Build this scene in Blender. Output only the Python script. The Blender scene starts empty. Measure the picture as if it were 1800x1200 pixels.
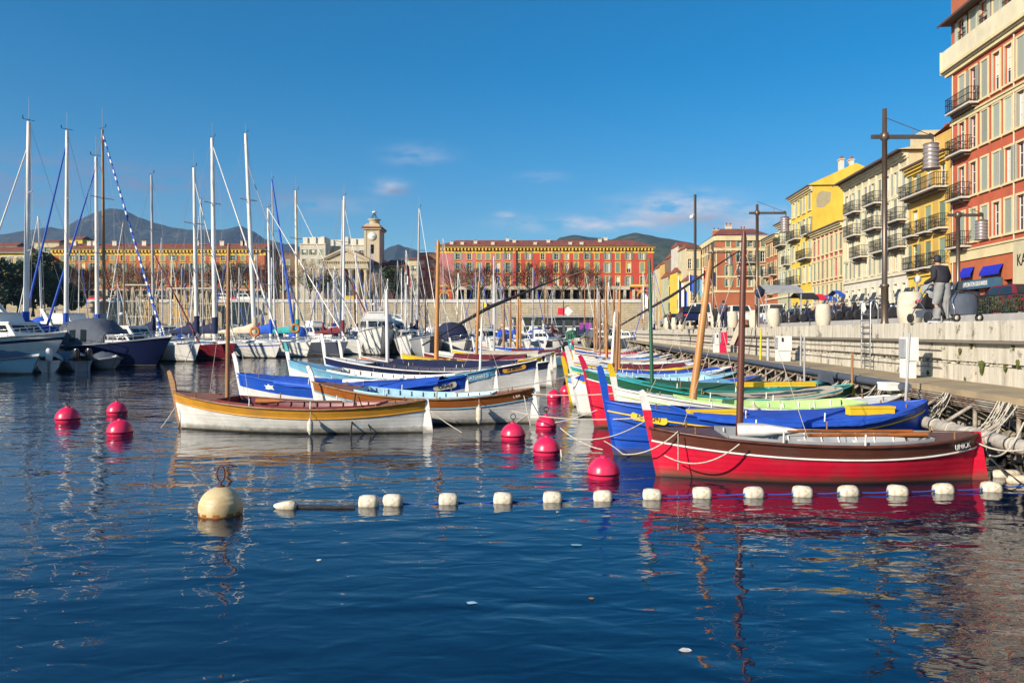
import bpy, math, random
from mathutils import Vector, Matrix, noise
R = math.radians
rnd = random.Random(7)
S = bpy.context.scene
COL = S.collection
F, CH, HY = 1350., 2.55, 584.      # focal length in photo pixels, eye height above the water, horizon row
def PX(px, D): return (px-900)/F*D
def PZ(py, D): return CH+(HY-py)/F*D
def DW(py, z=0): return (CH-z)*F/(py-HY)

# ---------------------------------------------------------------- camera
cd = bpy.data.cameras.new('camera'); cam = bpy.data.objects.new('camera', cd); COL.objects.link(cam)
cam.location = (0, 0, CH); cam.rotation_euler = (R(90), 0, 0)
cd.sensor_width = 36; cd.lens = 36*F/1800; cd.shift_y = -16/1800
cd.clip_start = .1; cd.clip_end = 20000
S.camera = cam
# ---------------------------------------------------------------- sun and sky
SUN_AZ, SUN_EL = 48., 24.           # degrees left of straight behind the camera, elevation
ts = Vector((-math.sin(R(SUN_AZ))*math.cos(R(SUN_EL)), -math.cos(R(SUN_AZ))*math.cos(R(SUN_EL)), math.sin(R(SUN_EL))))
sl = bpy.data.lights.new('sun', 'SUN'); so = bpy.data.objects.new('sun', sl); COL.objects.link(so)
sl.energy = 5.0; sl.angle = R(.5); sl.color = (1, .89, .74)
so.rotation_euler = ts.to_track_quat('Z', 'Y').to_euler()
W = bpy.data.worlds.new('World'); S.world = W; W.use_nodes = True
nt = W.node_tree; N = nt.nodes; LK = nt.links; N.clear()
out = N.new('ShaderNodeOutputWorld'); bg = N.new('ShaderNodeBackground'); bg.inputs[1].default_value = .085
sky = N.new('ShaderNodeTexSky'); sky.sky_type = 'NISHITA'; sky.sun_disc = False
sky.sun_elevation = R(SUN_EL); sky.sun_rotation = math.atan2(ts.x, ts.y)
sky.air_density = 1.0; sky.dust_density = .55; sky.ozone_density = 4.0
hs = N.new('ShaderNodeHueSaturation'); hs.inputs['Saturation'].default_value = 1.42; hs.inputs['Hue'].default_value = .494
hs.inputs['Value'].default_value = 1.2
LK.new(sky.outputs[0], hs.inputs['Color'])
def MATH(op, a, b=None, c=None, nodes=None):
    n = nodes.nodes.new('ShaderNodeMath'); n.operation = op
    for i, v in enumerate((a, b, c)):
        if v is None: continue
        if isinstance(v, (int, float)): n.inputs[i].default_value = v
        else: nodes.links.new(v, n.inputs[i])
    return n.outputs[0]
tc = N.new('ShaderNodeTexCoord'); sp = N.new('ShaderNodeSeparateXYZ'); LK.new(tc.outputs['Generated'], sp.inputs[0])
ym = MATH('MAXIMUM', sp.outputs[1], .05, nodes=nt)
cu = MATH('DIVIDE', sp.outputs[0], ym, nodes=nt); cv = MATH('DIVIDE', sp.outputs[2], ym, nodes=nt)
cx = N.new('ShaderNodeCombineXYZ'); LK.new(cu, cx.inputs[0]); LK.new(cv, cx.inputs[1])
mp = N.new('ShaderNodeMapping'); mp.inputs['Scale'].default_value = (1, 3.4, 1); mp.inputs['Rotation'].default_value = (0, 0, R(-6)); LK.new(cx.outputs[0], mp.inputs[0])
nz = N.new('ShaderNodeTexNoise'); nz.inputs['Scale'].default_value = 16; nz.inputs['Detail'].default_value = 8; nz.inputs['Roughness'].default_value = .6
LK.new(mp.outputs[0], nz.inputs['Vector'])
def cloudset(lst):
    acc = None
    for (x, y, w, h, a) in lst:        # azimuth / height of each cloud bank, as tangents
        du = MATH('DIVIDE', MATH('SUBTRACT', cu, (x-900)/F, nodes=nt), w/F, nodes=nt)
        dv = MATH('DIVIDE', MATH('SUBTRACT', cv, (HY-y)/F, nodes=nt), h/F, nodes=nt)
        d = MATH('ADD', MATH('MULTIPLY', du, du, nodes=nt), MATH('MULTIPLY', dv, dv, nodes=nt), nodes=nt)
        g = MATH('MULTIPLY', MATH('EXPONENT', MATH('MULTIPLY', d, -1., nodes=nt), nodes=nt), a, nodes=nt)
        acc = g if acc is None else MATH('MAXIMUM', acc, g, nodes=nt)
    s = MATH('ADD', MATH('MULTIPLY', nz.outputs[0], 4.2, nodes=nt), -1.55, nodes=nt)
    m = MATH('MULTIPLY', acc, s, nodes=nt)
    n = N.new('ShaderNodeClamp'); LK.new(m, n.inputs[0]); return n.outputs[0]
white = cloudset([(683,328,28,12,.6),(1200,372,95,28,1.1),(1000,394,90,12,.9),(735,273,50,16,.28),(955,312,36,8,.3),(1125,392,55,10,.8),(890,378,18,6,.5),(1310,385,80,22,.8),(560,360,90,14,.3)])
dark = cloudset([(60,300,170,36,.9),(250,320,130,26,.8),(0,340,130,46,.8),(480,350,120,24,.7),(1225,388,80,16,.7),(702,336,26,7,.8),(100,395,160,30,.5)])
m1 = N.new('ShaderNodeMixRGB'); m1.inputs[2].default_value = (8.2, 7.6, 7.8, 1); LK.new(white, m1.inputs[0]); LK.new(hs.outputs[0], m1.inputs[1])
m2 = N.new('ShaderNodeMixRGB'); m2.inputs[2].default_value = (1.9, 2.6, 4.3, 1); LK.new(dark, m2.inputs[0]); LK.new(m1.outputs[0], m2.inputs[1])
LK.new(m2.outputs[0], bg.inputs[0]); LK.new(bg.outputs[0], out.inputs[0])
S.view_settings.view_transform = 'Standard'; S.view_settings.look = 'None'; S.view_settings.exposure = .42; S.view_settings.gamma = 1
S.view_settings.use_curve_mapping = False
S.render.engine = 'CYCLES'
S.cycles.use_denoising = True
S.cycles.max_bounces = 6; S.cycles.diffuse_bounces = 2; S.cycles.glossy_bounces = 3; S.cycles.transmission_bounces = 3; S.cycles.volume_bounces = 0
S.cycles.caustics_reflective = False; S.cycles.caustics_refractive = False
S.cycles.use_adaptive_sampling = True; S.cycles.adaptive_threshold = .015

# ---------------------------------------------------------------- materials
MATS = {}
def newmat(name):
    m = bpy.data.materials.new(name); m.use_nodes = True; t = m.node_tree
    b = t.nodes['Principled BSDF']; return m, t, b
def mat(name, c=None, rough=.55, var=.12, sc=3., bump=.0, bsc=20., metal=0., stain=0., spec=.5, stretch=(1, 1, 1), coat=0., c2=None, mixsc=None, mlo=.45, mhi=.6, wave=None):
    if name in MATS: return MATS[name]
    m, t, b = newmat(name); n = t.nodes; L = t.links
    tcn = n.new('ShaderNodeTexCoord'); mpn = n.new('ShaderNodeMapping'); mpn.inputs['Scale'].default_value = stretch
    L.new(tcn.outputs['Object'], mpn.inputs[0])
    oi = n.new('ShaderNodeObjectInfo')
    nn = n.new('ShaderNodeTexNoise'); nn.inputs['Scale'].default_value = sc; nn.inputs['Detail'].default_value = 5; nn.inputs['Roughness'].default_value = .6
    L.new(mpn.outputs[0], nn.inputs['Vector'])
    r = n.new('ShaderNodeMapRange'); r.inputs[1].default_value = .3; r.inputs[2].default_value = .7; r.inputs[3].default_value = 1-var; r.inputs[4].default_value = 1+var
    L.new(nn.outputs[0], r.inputs[0])
    mu = n.new('ShaderNodeVectorMath'); mu.operation = 'SCALE'; mu.inputs[0].default_value = c[:3]
    L.new(r.outputs[0], mu.inputs['Scale']); col = mu.outputs[0]
    if c2:
        n2 = n.new('ShaderNodeTexNoise'); n2.inputs['Scale'].default_value = mixsc or sc*.6; n2.inputs['Detail'].default_value = 6; n2.inputs['Roughness'].default_value = .65
        L.new(mpn.outputs[0], n2.inputs['Vector'])
        r2 = n.new('ShaderNodeMapRange'); r2.inputs[1].default_value = mlo; r2.inputs[2].default_value = mhi; L.new(n2.outputs[0], r2.inputs[0])
        mx = n.new('ShaderNodeMixRGB'); mx.inputs[2].default_value = (*c2[:3], 1); L.new(r2.outputs[0], mx.inputs[0]); L.new(col, mx.inputs[1]); col = mx.outputs[0]
    L.new(col, b.inputs['Base Color'])
    b.inputs['Roughness'].default_value = rough; b.inputs['Metallic'].default_value = metal
    b.inputs['Specular IOR Level'].default_value = spec
    if coat: b.inputs['Coat Weight'].default_value = coat; b.inputs['Coat Roughness'].default_value = .1
    if bump:
        if wave:
            nb = n.new('ShaderNodeTexWave'); nb.bands_direction = wave; nb.inputs['Scale'].default_value = bsc; nb.inputs['Distortion'].default_value = 1.2; nb.inputs['Detail'].default_value = 3
            L.new(tcn.outputs['Object'], nb.inputs['Vector'])
        else:
            nb = n.new('ShaderNodeTexNoise'); nb.inputs['Scale'].default_value = bsc; nb.inputs['Detail'].default_value = 4
            L.new(mpn.outputs[0], nb.inputs['Vector'])
        bp = n.new('ShaderNodeBump'); bp.inputs['Strength'].default_value = 1; bp.inputs['Distance'].default_value = bump
        L.new(nb.outputs[0], bp.inputs['Height']); L.new(bp.outputs[0], b.inputs['Normal'])
    MATS[name] = m; return m
PAL = dict(
 white=(.78,.76,.70), cream=(.70,.62,.42), red=(.70,.012,.045), brown=(.115,.036,.022), varnish=(.34,.105,.02), ochre=(.56,.27,.028), blue=(.012,.085,.50),
 lightblue=(.17,.40,.55), teal=(.03,.33,.33), green=(.015,.10,.05), yellow=(.78,.50,.015), lime=(.46,.66,.25), navy=(.012,.018,.06), grey=(.32,.33,.34),
 orange=(.50,.17,.035), mastwood=(.45,.20,.055), pink=(.65,.12,.16), maroon=(.16,.018,.028), dark=(.02,.02,.024), steel=(.4,.4,.4), sky=(.35,.60,.74), crimson=(.60,.01,.07), wood=(.30,.15,.06), beige=(.55,.48,.36), slate=(.075,.09,.12))
def P(name, kind='paint'):
    key = kind+'_'+name
    if key in MATS: return MATS[key]
    c = PAL[name]
    if kind == 'paint':      # boat paint on planks
        m = mat(key, c, rough=.42, var=.13, sc=2.6, bump=.0016, bsc=3.2, wave='Z', c2=tuple(x*.7+.03 for x in c), mixsc=1.8, mlo=.5, mhi=.75)
        t = m.node_tree; n = t.nodes; L = t.links; b = n['Principled BSDF']      # scum line and scuffs low on the hull, caulked seams
        tcn = n.new('ShaderNodeTexCoord'); sx = n.new('ShaderNodeSeparateXYZ'); L.new(tcn.outputs['Object'], sx.inputs[0])
        n1 = n.new('ShaderNodeTexNoise'); n1.inputs['Scale'].default_value = 4; n1.inputs['Detail'].default_value = 8; n1.inputs['Roughness'].default_value = .75; L.new(tcn.outputs['Object'], n1.inputs['Vector'])
        zz = MATH('SUBTRACT', sx.outputs[2], MATH('MULTIPLY', n1.outputs[0], .34, nodes=t), nodes=t)
        r = n.new('ShaderNodeMapRange'); r.inputs[1].default_value = .02; r.inputs[2].default_value = -.12; r.inputs[3].default_value = 0; r.inputs[4].default_value = .75; L.new(zz, r.inputs[0])
        mx = n.new('ShaderNodeMixRGB'); mx.inputs[2].default_value = (.10, .085, .05, 1); old = b.inputs['Base Color'].links[0].from_socket; L.new(old, mx.inputs[1]); L.new(r.outputs[0], mx.inputs[0])
        n2 = n.new('ShaderNodeTexNoise'); n2.inputs['Scale'].default_value = 9; n2.inputs['Detail'].default_value = 10; n2.inputs['Roughness'].default_value = .8; L.new(tcn.outputs['Object'], n2.inputs['Vector'])
        r2 = n.new('ShaderNodeMapRange'); r2.inputs[1].default_value = .64; r2.inputs[2].default_value = .70; r2.inputs[4].default_value = .6; L.new(n2.outputs[0], r2.inputs[0])
        m2_ = n.new('ShaderNodeMixRGB'); m2_.inputs[2].default_value = (*[x*.45+.05 for x in c], 1); L.new(mx.outputs[0], m2_.inputs[1]); L.new(r2.outputs[0], m2_.inputs[0])
        fr = MATH('FRACT', MATH('MULTIPLY', sx.outputs[2], 7.4, nodes=t), nodes=t); sm = MATH('LESS_THAN', fr, .045, nodes=t)
        m3_ = n.new('ShaderNodeMixRGB'); m3_.inputs[2].default_value = (*[x*.55 for x in c], 1); L.new(m2_.outputs[0], m3_.inputs[1]); L.new(MATH('MULTIPLY', sm, .55, nodes=t), m3_.inputs[0])
        L.new(m3_.outputs[0], b.inputs['Base Color']); return m
    if kind == 'cloth':
        return mat(key, c, rough=.85, var=.15, sc=1.5, bump=.05, bsc=3.)
    if kind == 'wood':
        return mat(key, c, rough=.4, var=.3, sc=3, stretch=(1, 6, 6), c2=tuple(x*.55 for x in c), mixsc=2.5)
    if kind == 'pole':
        return mat(key, c, rough=.45, var=.22, sc=5, stretch=(1, 1, .15))
    if kind == 'gloss':
        return mat(key, c, rough=.2, var=.06, sc=2)
    if kind == 'metal':
        return mat(key, c, rough=.35, var=.15, sc=4, metal=.85)
    if kind == 'flat':
        return mat(key, c, rough=.7, var=.1, sc=3)
    return mat(key, c)
GLASS = mat('window_glass', (.02, .03, .035), rough=.06, var=.4, sc=.6, spec=.8)
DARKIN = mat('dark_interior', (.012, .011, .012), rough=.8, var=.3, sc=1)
ROPE = mat('rope_fibre', (.52, .47, .38), rough=.9, var=.25, sc=30, bump=.004, bsc=90)
ROPED = mat('rope_dark', (.03, .03, .03), rough=.9, var=.4, sc=30, bump=.004, bsc=90)
CHROME = mat('stainless', (.62, .62, .62), rough=.25, var=.1, metal=1.)

# ---------------------------------------------------------------- mesh builder
class MB:
    def __init__(s): s.v = []; s.f = []; s.m = []; s.sm = []; s.mats = []; s.T = None
    def mi(s, mt):
        for i, x in enumerate(s.mats):
            if x is mt: return i
        s.mats.append(mt); return len(s.mats)-1
    def add(s, pts): 
        k = len(s.v)
        if s.T is None: s.v.extend([tuple(p) for p in pts])
        else: s.v.extend([tuple(s.T @ Vector(p)) for p in pts])
        return k
    def face(s, pts, mt, smooth=False):
        k = s.add(pts); s.f.append(tuple(range(k, k+len(pts)))); s.m.append(s.mi(mt)); s.sm.append(smooth)
    def grid(s, rows, mt, smooth=True, closed=False, fn=None):
        n = len(rows[0]); k = s.add([p for r in rows for p in r])
        for i in range(len(rows)-1):
            for j in range(n if closed else n-1):
                a = k+i*n+j; b = k+i*n+(j+1) % n
                s.f.append((a, b, b+n, a+n)); s.m.append(s.mi(fn(i, j) if fn else mt)); s.sm.append(smooth)
    def box(s, x0, x1, y0, y1, z0, z1, mt, T=None):
        p = [(x0,y0,z0),(x1,y0,z0),(x1,y1,z0),(x0,y1,z0),(x0,y0,z1),(x1,y0,z1),(x1,y1,z1),(x0,y1,z1)]
        if T is not None: p = [T @ Vector(q) for q in p]
        k = s.add(p); mm = s.mi(mt)
        for f in ((0,3,2,1),(4,5,6,7),(0,1,5,4),(1,2,6,5),(2,3,7,6),(3,0,4,7)):
            s.f.append(tuple(k+i for i in f)); s.m.append(mm); s.sm.append(False)
    def hexa(s, p, mt):
        k = s.add(p); mm = s.mi(mt)
        for f in ((0,3,2,1),(4,5,6,7),(0,1,5,4),(1,2,6,5),(2,3,7,6),(3,0,4,7)):
            s.f.append(tuple(k+i for i in f)); s.m.append(mm); s.sm.append(False)
    def tube(s, pts, r, mt, n=6, cap=True, fn=None, smooth=True):
        pts = [Vector(p) for p in pts]; rows = []
        up = Vector((0, 0, 1))
        for i, p in enumerate(pts):
            d = (pts[min(i+1, len(pts)-1)]-pts[max(i-1, 0)]).normalized()
            a = d.cross(up)
            if a.length < .02: a = d.cross(Vector((1, 0, 0)))
            a.normalize(); b = d.cross(a)
            rr = r[i] if isinstance(r, (list, tuple)) else r
            rows.append([p+a*math.cos(2*math.pi*j/n)*rr+b*math.sin(2*math.pi*j/n)*rr for j in range(n)])
        s.grid(rows, mt, closed=True, fn=fn, smooth=smooth)
        if cap: s.face(rows[0], mt if fn is None else fn(0, 0)); s.face(rows[-1], mt if fn is None else fn(len(rows)-2, 0))
    def lathe(s, prof, mt, c=(0, 0, 0), n=20, fn=None, axis=2, smooth=True):
        rows = []
        for (r, h) in prof:
            row = []
            for j in range(n):
                a = 2*math.pi*j/n; p = (r*math.cos(a), r*math.sin(a), h)
                if axis == 0: p = (h, r*math.cos(a), r*math.sin(a))
                if axis == 1: p = (r*math.cos(a), h, r*math.sin(a))
                row.append((p[0]+c[0], p[1]+c[1], p[2]+c[2]))
            rows.append(row)
        s.grid(rows, mt, closed=True, fn=fn, smooth=smooth)
        if prof[0][0] > 1e-4: s.face(rows[0], fn(0, 0) if fn else mt)
        if prof[-1][0] > 1e-4: s.face(rows[-1], fn(len(rows)-2, 0) if fn else mt)
    def mesh(s, name):
        me = bpy.data.meshes.new(name); me.from_pydata(s.v, [], s.f)
        for mt in s.mats: me.materials.append(mt)
        me.polygons.foreach_set('material_index', s.m); me.polygons.foreach_set('use_smooth', s.sm)
        me.update(); return me
    def build(s, name, parent=None, **kw):
        o = bpy.data.objects.new(name, s.mesh(name)); COL.objects.link(o)
        if parent is not None: o.parent = parent
        for k, v in kw.items(): o[k] = v
        return o
def mobj(name, me, parent=None, loc=(0, 0, 0), rz=0):
    o = bpy.data.objects.new(name, me); COL.objects.link(o); o.location = loc; o.rotation_euler = (0, 0, rz)
    if parent is not None: o.parent = parent
    return o
def thing(name, label, cat, loc=(0, 0, 0), rz=0, group=None):
    o = bpy.data.objects.new(name, None); COL.objects.link(o); o.location = loc; o.rotation_euler = (0, 0, rz)
    o['label'] = label; o['category'] = cat
    if group: o['group'] = group
    return o
def tag(o, label, cat, group=None):
    o['label'] = label; o['category'] = cat
    if group: o['group'] = group
    return o
def struct(mb, name, kind='structure'):
    o = mb.build(name); o['kind'] = kind; return o
def dup(root, loc, rz, label, group=None):
    r = root.copy(); COL.objects.link(r); r.location = loc; r.rotation_euler = (0, 0, rz); r['label'] = label
    if group: r['group'] = group
    for ch in list(root.children):
        c = ch.copy(); COL.objects.link(c); c.parent = r
        for g in list(ch.children):
            d = g.copy(); COL.objects.link(d); d.parent = c
    return r
ORD = ['first','second','third','fourth','fifth','sixth','seventh','eighth','ninth','tenth','eleventh','twelfth','thirteenth','fourteenth','fifteenth','sixteenth','seventeenth','eighteenth','nineteenth','twentieth',
 'twenty-first','twenty-second','twenty-third','twenty-fourth','twenty-fifth','twenty-sixth','twenty-seventh','twenty-eighth','twenty-ninth','thirtieth']
def text(txt, mt, parent, loc, rot, size, name='lettering', ext=.004, sx=1.):
    c = bpy.data.curves.new(name, 'FONT'); c.body = txt; c.size = size; c.extrude = ext; c.align_x = 'CENTER'; c.align_y = 'CENTER'
    c.offset = size*.010; c.materials.append(mt)
    tmp = bpy.data.objects.new(name, c); COL.objects.link(tmp); bpy.context.view_layer.update()
    me = bpy.data.meshes.new_from_object(tmp.evaluated_get(bpy.context.evaluated_depsgraph_get())); bpy.data.objects.remove(tmp); bpy.data.curves.remove(c)
    o = bpy.data.objects.new(name, me); COL.objects.link(o); o.location = loc; o.rotation_euler = rot; o.scale = (sx, 1, 1)
    if parent is not None: o.parent = parent
    return o
def sag(a, b, s, n=14):
    a = Vector(a); b = Vector(b)
    return [a.lerp(b, i/n)-Vector((0, 0, s*4*(i/n)*(1-i/n))) for i in range(n+1)]

# ================================================================ WATER
def water_mat():
    m, t, b = newmat('harbour_water'); n = t.nodes; L = t.links
    b.inputs['Base Color'].default_value = (.0003, .010, .034, 1); b.inputs['Roughness'].default_value = .015
    b.inputs['IOR'].default_value = 1.68; b.inputs['Specular IOR Level'].default_value = .5
    g = n.new('ShaderNodeNewGeometry')
    last = None
    # (scale x, scale y, rotation, noise scale, height in metres)
    for (sx, sy, rot, sc, h, det) in ((.7, 1.4, 12, .9, .038, 1.), (1, 1.8, -18, 2.1, .013, 1.2), (1, 2.2, 4, 6., .0018, 1.5), (.4, .7, 40, .35, .05, 1)):
        mpn = n.new('ShaderNodeMapping'); mpn.inputs['Scale'].default_value = (sx, sy, 1); mpn.inputs['Rotation'].default_value = (0, 0, R(rot))
        L.new(g.outputs['Position'], mpn.inputs[0])
        nn = n.new('ShaderNodeTexNoise'); nn.inputs['Scale'].default_value = sc; nn.inputs['Detail'].default_value = det; nn.inputs['Roughness'].default_value = .45
        nn.inputs['Distortion'].default_value = .6
        L.new(mpn.outputs[0], nn.inputs['Vector'])
        h_ = MATH('MULTIPLY', nn.outputs[0], h, nodes=t)
        last = h_ if last is None else MATH('ADD', last, h_, nodes=t)
    # calmer and rougher patches
    n3 = n.new('ShaderNodeTexNoise'); n3.inputs['Scale'].default_value = .12; n3.inputs['Detail'].default_value = 2; L.new(g.outputs['Position'], n3.inputs['Vector'])
    pm = n.new('ShaderNodeMapRange'); pm.inputs[1].default_value = .35; pm.inputs[2].default_value = .65; pm.inputs[3].default_value = .6; pm.inputs[4].default_value = 1.25; L.new(n3.outputs[0], pm.inputs[0])
    hh = MATH('MULTIPLY', last, pm.outputs[0], nodes=t)
    bp = n.new('ShaderNodeBump'); bp.inputs['Strength'].default_value = 1; bp.inputs['Distance'].default_value = 1.
    L.new(hh, bp.inputs['Height']); L.new(bp.outputs[0], b.inputs['Normal'])
    return m
mb = MB(); wm = water_mat()
mb.face([(-3000, -200, 0), (3000, -200, 0), (3000, 190, 0), (-3000, 190, 0)], wm); struct(mb, 'water')
mb = MB(); mb.face([(-9400, -300, -5), (9400, -300, -5), (9400, 4150, -5), (-9400, 4150, -5)], mat('seabed', (.1, .1, .08))); struct(mb, 'ground')
# ================================================================ QUAYS, HILLS
DV = .0793                                  # the harbour side runs off towards the vanishing point: X = K + DV*Y
def line(K, Y): return K+DV*Y
STONE = mat('quay_stone', (.44, .40, .33), rough=.85, var=.22, sc=1.6, bump=.03, bsc=5, c2=(.24, .21, .16), mixsc=.9, mlo=.52, mhi=.72)
def streak_concrete():
    m, t, b = newmat('streaked_concrete'); n = t.nodes; L = t.links
    g = n.new('ShaderNodeNewGeometry')
    mp1 = n.new('ShaderNodeMapping'); mp1.inputs['Scale'].default_value = (1, 3.2, .25); L.new(g.outputs['Position'], mp1.inputs[0])
    n1 = n.new('ShaderNodeTexNoise'); n1.inputs['Scale'].default_value = 1.5; n1.inputs['Detail'].default_value = 8; n1.inputs['Roughness'].default_value = .7; L.new(mp1.outputs[0], n1.inputs['Vector'])
    cr = n.new('ShaderNodeValToRGB'); e = cr.color_ramp.elements
    e[0].position = .3; e[0].color = (.26, .22, .16, 1); e[1].position = .62; e[1].color = (.66, .61, .50, 1); x = e.new(.45); x.color = (.53, .48, .38, 1)
    L.new(n1.outputs[0], cr.inputs[0])
    n2 = n.new('ShaderNodeTexNoise'); n2.inputs['Scale'].default_value = 2.2; n2.inputs['Detail'].default_value = 9; n2.inputs['Roughness'].default_value = .75; L.new(g.outputs['Position'], n2.inputs['Vector'])
    r2 = n.new('ShaderNodeMapRange'); r2.inputs[1].default_value = .565; r2.inputs[2].default_value = .66; L.new(n2.outputs[0], r2.inputs[0])
    mx = n.new('ShaderNodeMixRGB'); mx.inputs[2].default_value = (.13, .11, .07, 1); L.new(r2.outputs[0], mx.inputs[0]); L.new(cr.outputs[0], mx.inputs[1])
    L.new(mx.outputs[0], b.inputs['Base Color']); b.inputs['Roughness'].default_value = .9
    bp = n.new('ShaderNodeBump'); bp.inputs['Distance'].default_value = .02; bp.inputs['Strength'].default_value = 1; L.new(n2.outputs[0], bp.inputs['Height']); L.new(bp.outputs[0], b.inputs['Normal'])
    return m
CONC = streak_concrete()
ASPH = mat('paving_grey', (.13, .12, .115), rough=.9, var=.2, sc=1.2, bump=.004, bsc=30)
WALK = mat('walkway_sand', (.38, .29, .17), rough=.9, var=.2, sc=2, bump=.006, bsc=18, c2=(.28, .22, .14), mixsc=.7)
ZQ, ZWALK, ZST = 2.82, 1.34, 3.15
# quay wall of big slabs with open joints, a coping course and string course
t = thing('quay_wall', 'pale stone quay wall with streaked slabs below the promenade', 'wall', (0, 0, 0))
mb = MB(); y = 4.
rr = random.Random(3)
while y < 180:
    w = rr.uniform(.75, 1.6) if y < 40 else 3.
    for (za, zb) in ((ZWALK-.3, 1.74), (1.83, 2.27)):
        off = rr.uniform(0, .05)
        y0, y1 = y, y+w-(.065 if y < 40 else .03)
        mb.hexa([(line(9.8, y0)-off, y0, za), (line(9.8, y1)-off, y1, za), (line(9.8, y1)+.5, y1, za), (line(9.8, y0)+.5, y0, za),
                 (line(9.8, y0)-off, y0, zb), (line(9.8, y1)-off, y1, zb), (line(9.8, y1)+.5, y1, zb), (line(9.8, y0)+.5, y0, zb)], CONC)
    y += w
mb.hexa([(line(9.9, 4), 4, 0), (line(9.9, 180), 180, 0), (line(11, 180), 180, 0), (line(11, 4), 4, 0), (line(9.9, 4), 4, 2.5), (line(9.9, 180), 180, 2.5), (line(11, 180), 180, 2.5), (line(11, 4), 4, 2.5)], mat('joint_dark', (.07, .06, .05)))
mb.build('slab', t)
mb = MB()
for k in range(420):      # small packing stones in the long joint
    y = rr.uniform(10, 34); s_ = rr.uniform(.02, .05); x = line(9.8, y)+.02; z = 1.785+rr.uniform(-.02, .02); o_ = rr.uniform(-.01, .01)
    mb.hexa([(x-o_, y-s_, z-s_*.6), (x+.1, y-s_, z-s_*.6), (x+.1, y+s_, z-s_*.5), (x+o_, y+s_, z-s_*.5), (x-o_, y-s_*.8, z+s_*.6), (x+.1, y-s_*.8, z+s_*.6), (x+.1, y+s_*.8, z+s_*.55), (x-o_, y+s_*.8, z+s_*.5)], CONC)
o = mb.build('packing_stone', t); o['kind'] = 'stuff'
mb = MB(); y = 4.
while y < 180:
    w = 1.9 if y < 50 else 6.
    y0, y1 = y, y+w-.012
    mb.hexa([(line(9.70, y0), y0, 2.36), (line(9.70, y1), y1, 2.36), (line(10.5, y1), y1, 2.36), (line(10.5, y0), y0, 2.36),
             (line(9.70, y0), y0, ZQ), (line(9.70, y1), y1, ZQ), (line(10.5, y1), y1, ZQ), (line(10.5, y0), y0, ZQ)], CONC)
    y += w
mb.build('coping', t)
mb = MB(); mb.tube([(line(9.68, y), y, 2.31) for y in (4, 20, 60, 180)], .045, mat('service_pipe', (.2, .17, .13), rough=.6)); mb.build('pipe', t)
mb = MB()
for z in (1.62, 1.86, 2.08):
    mb.tube([(line(9.73, y), y, z) for y in (20.3, 40, 70)], .012, mat('wire_rail', (.12, .1, .08)))
mb.build('cable', t)
# moss and weeds hanging on the wall
MOSS = mat('moss', (.11, .13, .025), rough=1, var=.4, sc=20, bump=.02, bsc=30)
for i, (px, py, h) in enumerate([(1710, 603, .22), (1728, 645, .3), (1785, 605, .25), (1758, 600, .08), (1692, 600, .1), (1633, 655, .07), (1775, 590, .1), (1716, 590, .08), (1745, 600, .12), (1770, 648, .1), (1690, 618, .12), (1640, 600, .08), (1793, 640, .16), (1700, 668, .1)]):
    D = 13230/(px-1007); z = PZ(py, D); mb = MB()
    for k in range(190):
        a = rr.uniform(-.5, .5)*h*.75; b_ = rr.uniform(0, 1); zz = z+h*.4-b_*h; s_ = .04*(1.25-b_)
        yy = D+a*(1-b_*.6); xx = line(9.8, yy)-rr.uniform(.02, .05)
        mb.face([(xx, yy-s_, zz), (xx-.02, yy, zz-s_), (xx, yy+s_, zz), (xx-.01, yy, zz+s_)], MOSS)
    tag(mb.build('moss_tuft'), ['green weed tuft hanging in the upper wall joint','long green weed tuft growing down the wall slab','green weed tuft at the far right of the wall','small weed patch under the pipe between two tufts','small weed patch left of the hanging tuft','low weed tuft at the wall foot by the white box','tiny weed sprout on the coping stones','tiny weed sprout above the hanging tuft','weed tuft under the pipe between the two longest','weed tuft in the long joint right of the hanging one','weed tuft left of the hanging one, upper course','small weed sprout above the nearest service box','weed tuft in the joint at the right edge','weed tuft at the wall foot below the hanging one'][i], 'plant', 'weeds on the quay wall')
# promenade, raised street, lower walkway, land
def slab(name, K0, K1, y0, y1, z0, z1, mt, kind='structure'):
    mb = MB(); mb.hexa([(line(K0, y0), y0, z0), (line(K0, y1), y1, z0), (line(K1, y1), y1, z0), (line(K1, y0), y0, z0), (line(K0, y0), y0, z1), (line(K0, y1), y1, z1), (line(K1, y1), y1, z1), (line(K1, y0), y0, z1)], mt)
    return struct(mb, name, kind)
slab('promenade', 10.5, 14.0, 4, 181, 0, ZQ, ASPH)
slab('street', 14.0, 60, 4, 181, 0, ZST, ASPH)
slab('kerb', 13.85, 13.998, 4, 181, ZQ+.004, ZST+.01, mat('kerb_stone', (.42, .4, .37), rough=.8))
slab('walkway', 8.2, 9.9, 4, 181, ZWALK-.14, ZWALK, WALK)
LAND = mat('town_ground', (.2, .18, .14), rough=.95, var=.3, sc=.05)
mb = MB(); mb.box(-900, 900, 186, 3400, -4, 9.9, LAND); struct(mb, 'terrain')
mb = MB(); mb.box(-900, 900, 180.6, 186, -4, 2.6, mat('far_quay_paving', (.35, .31, .25))); struct(mb, 'quay')
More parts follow.
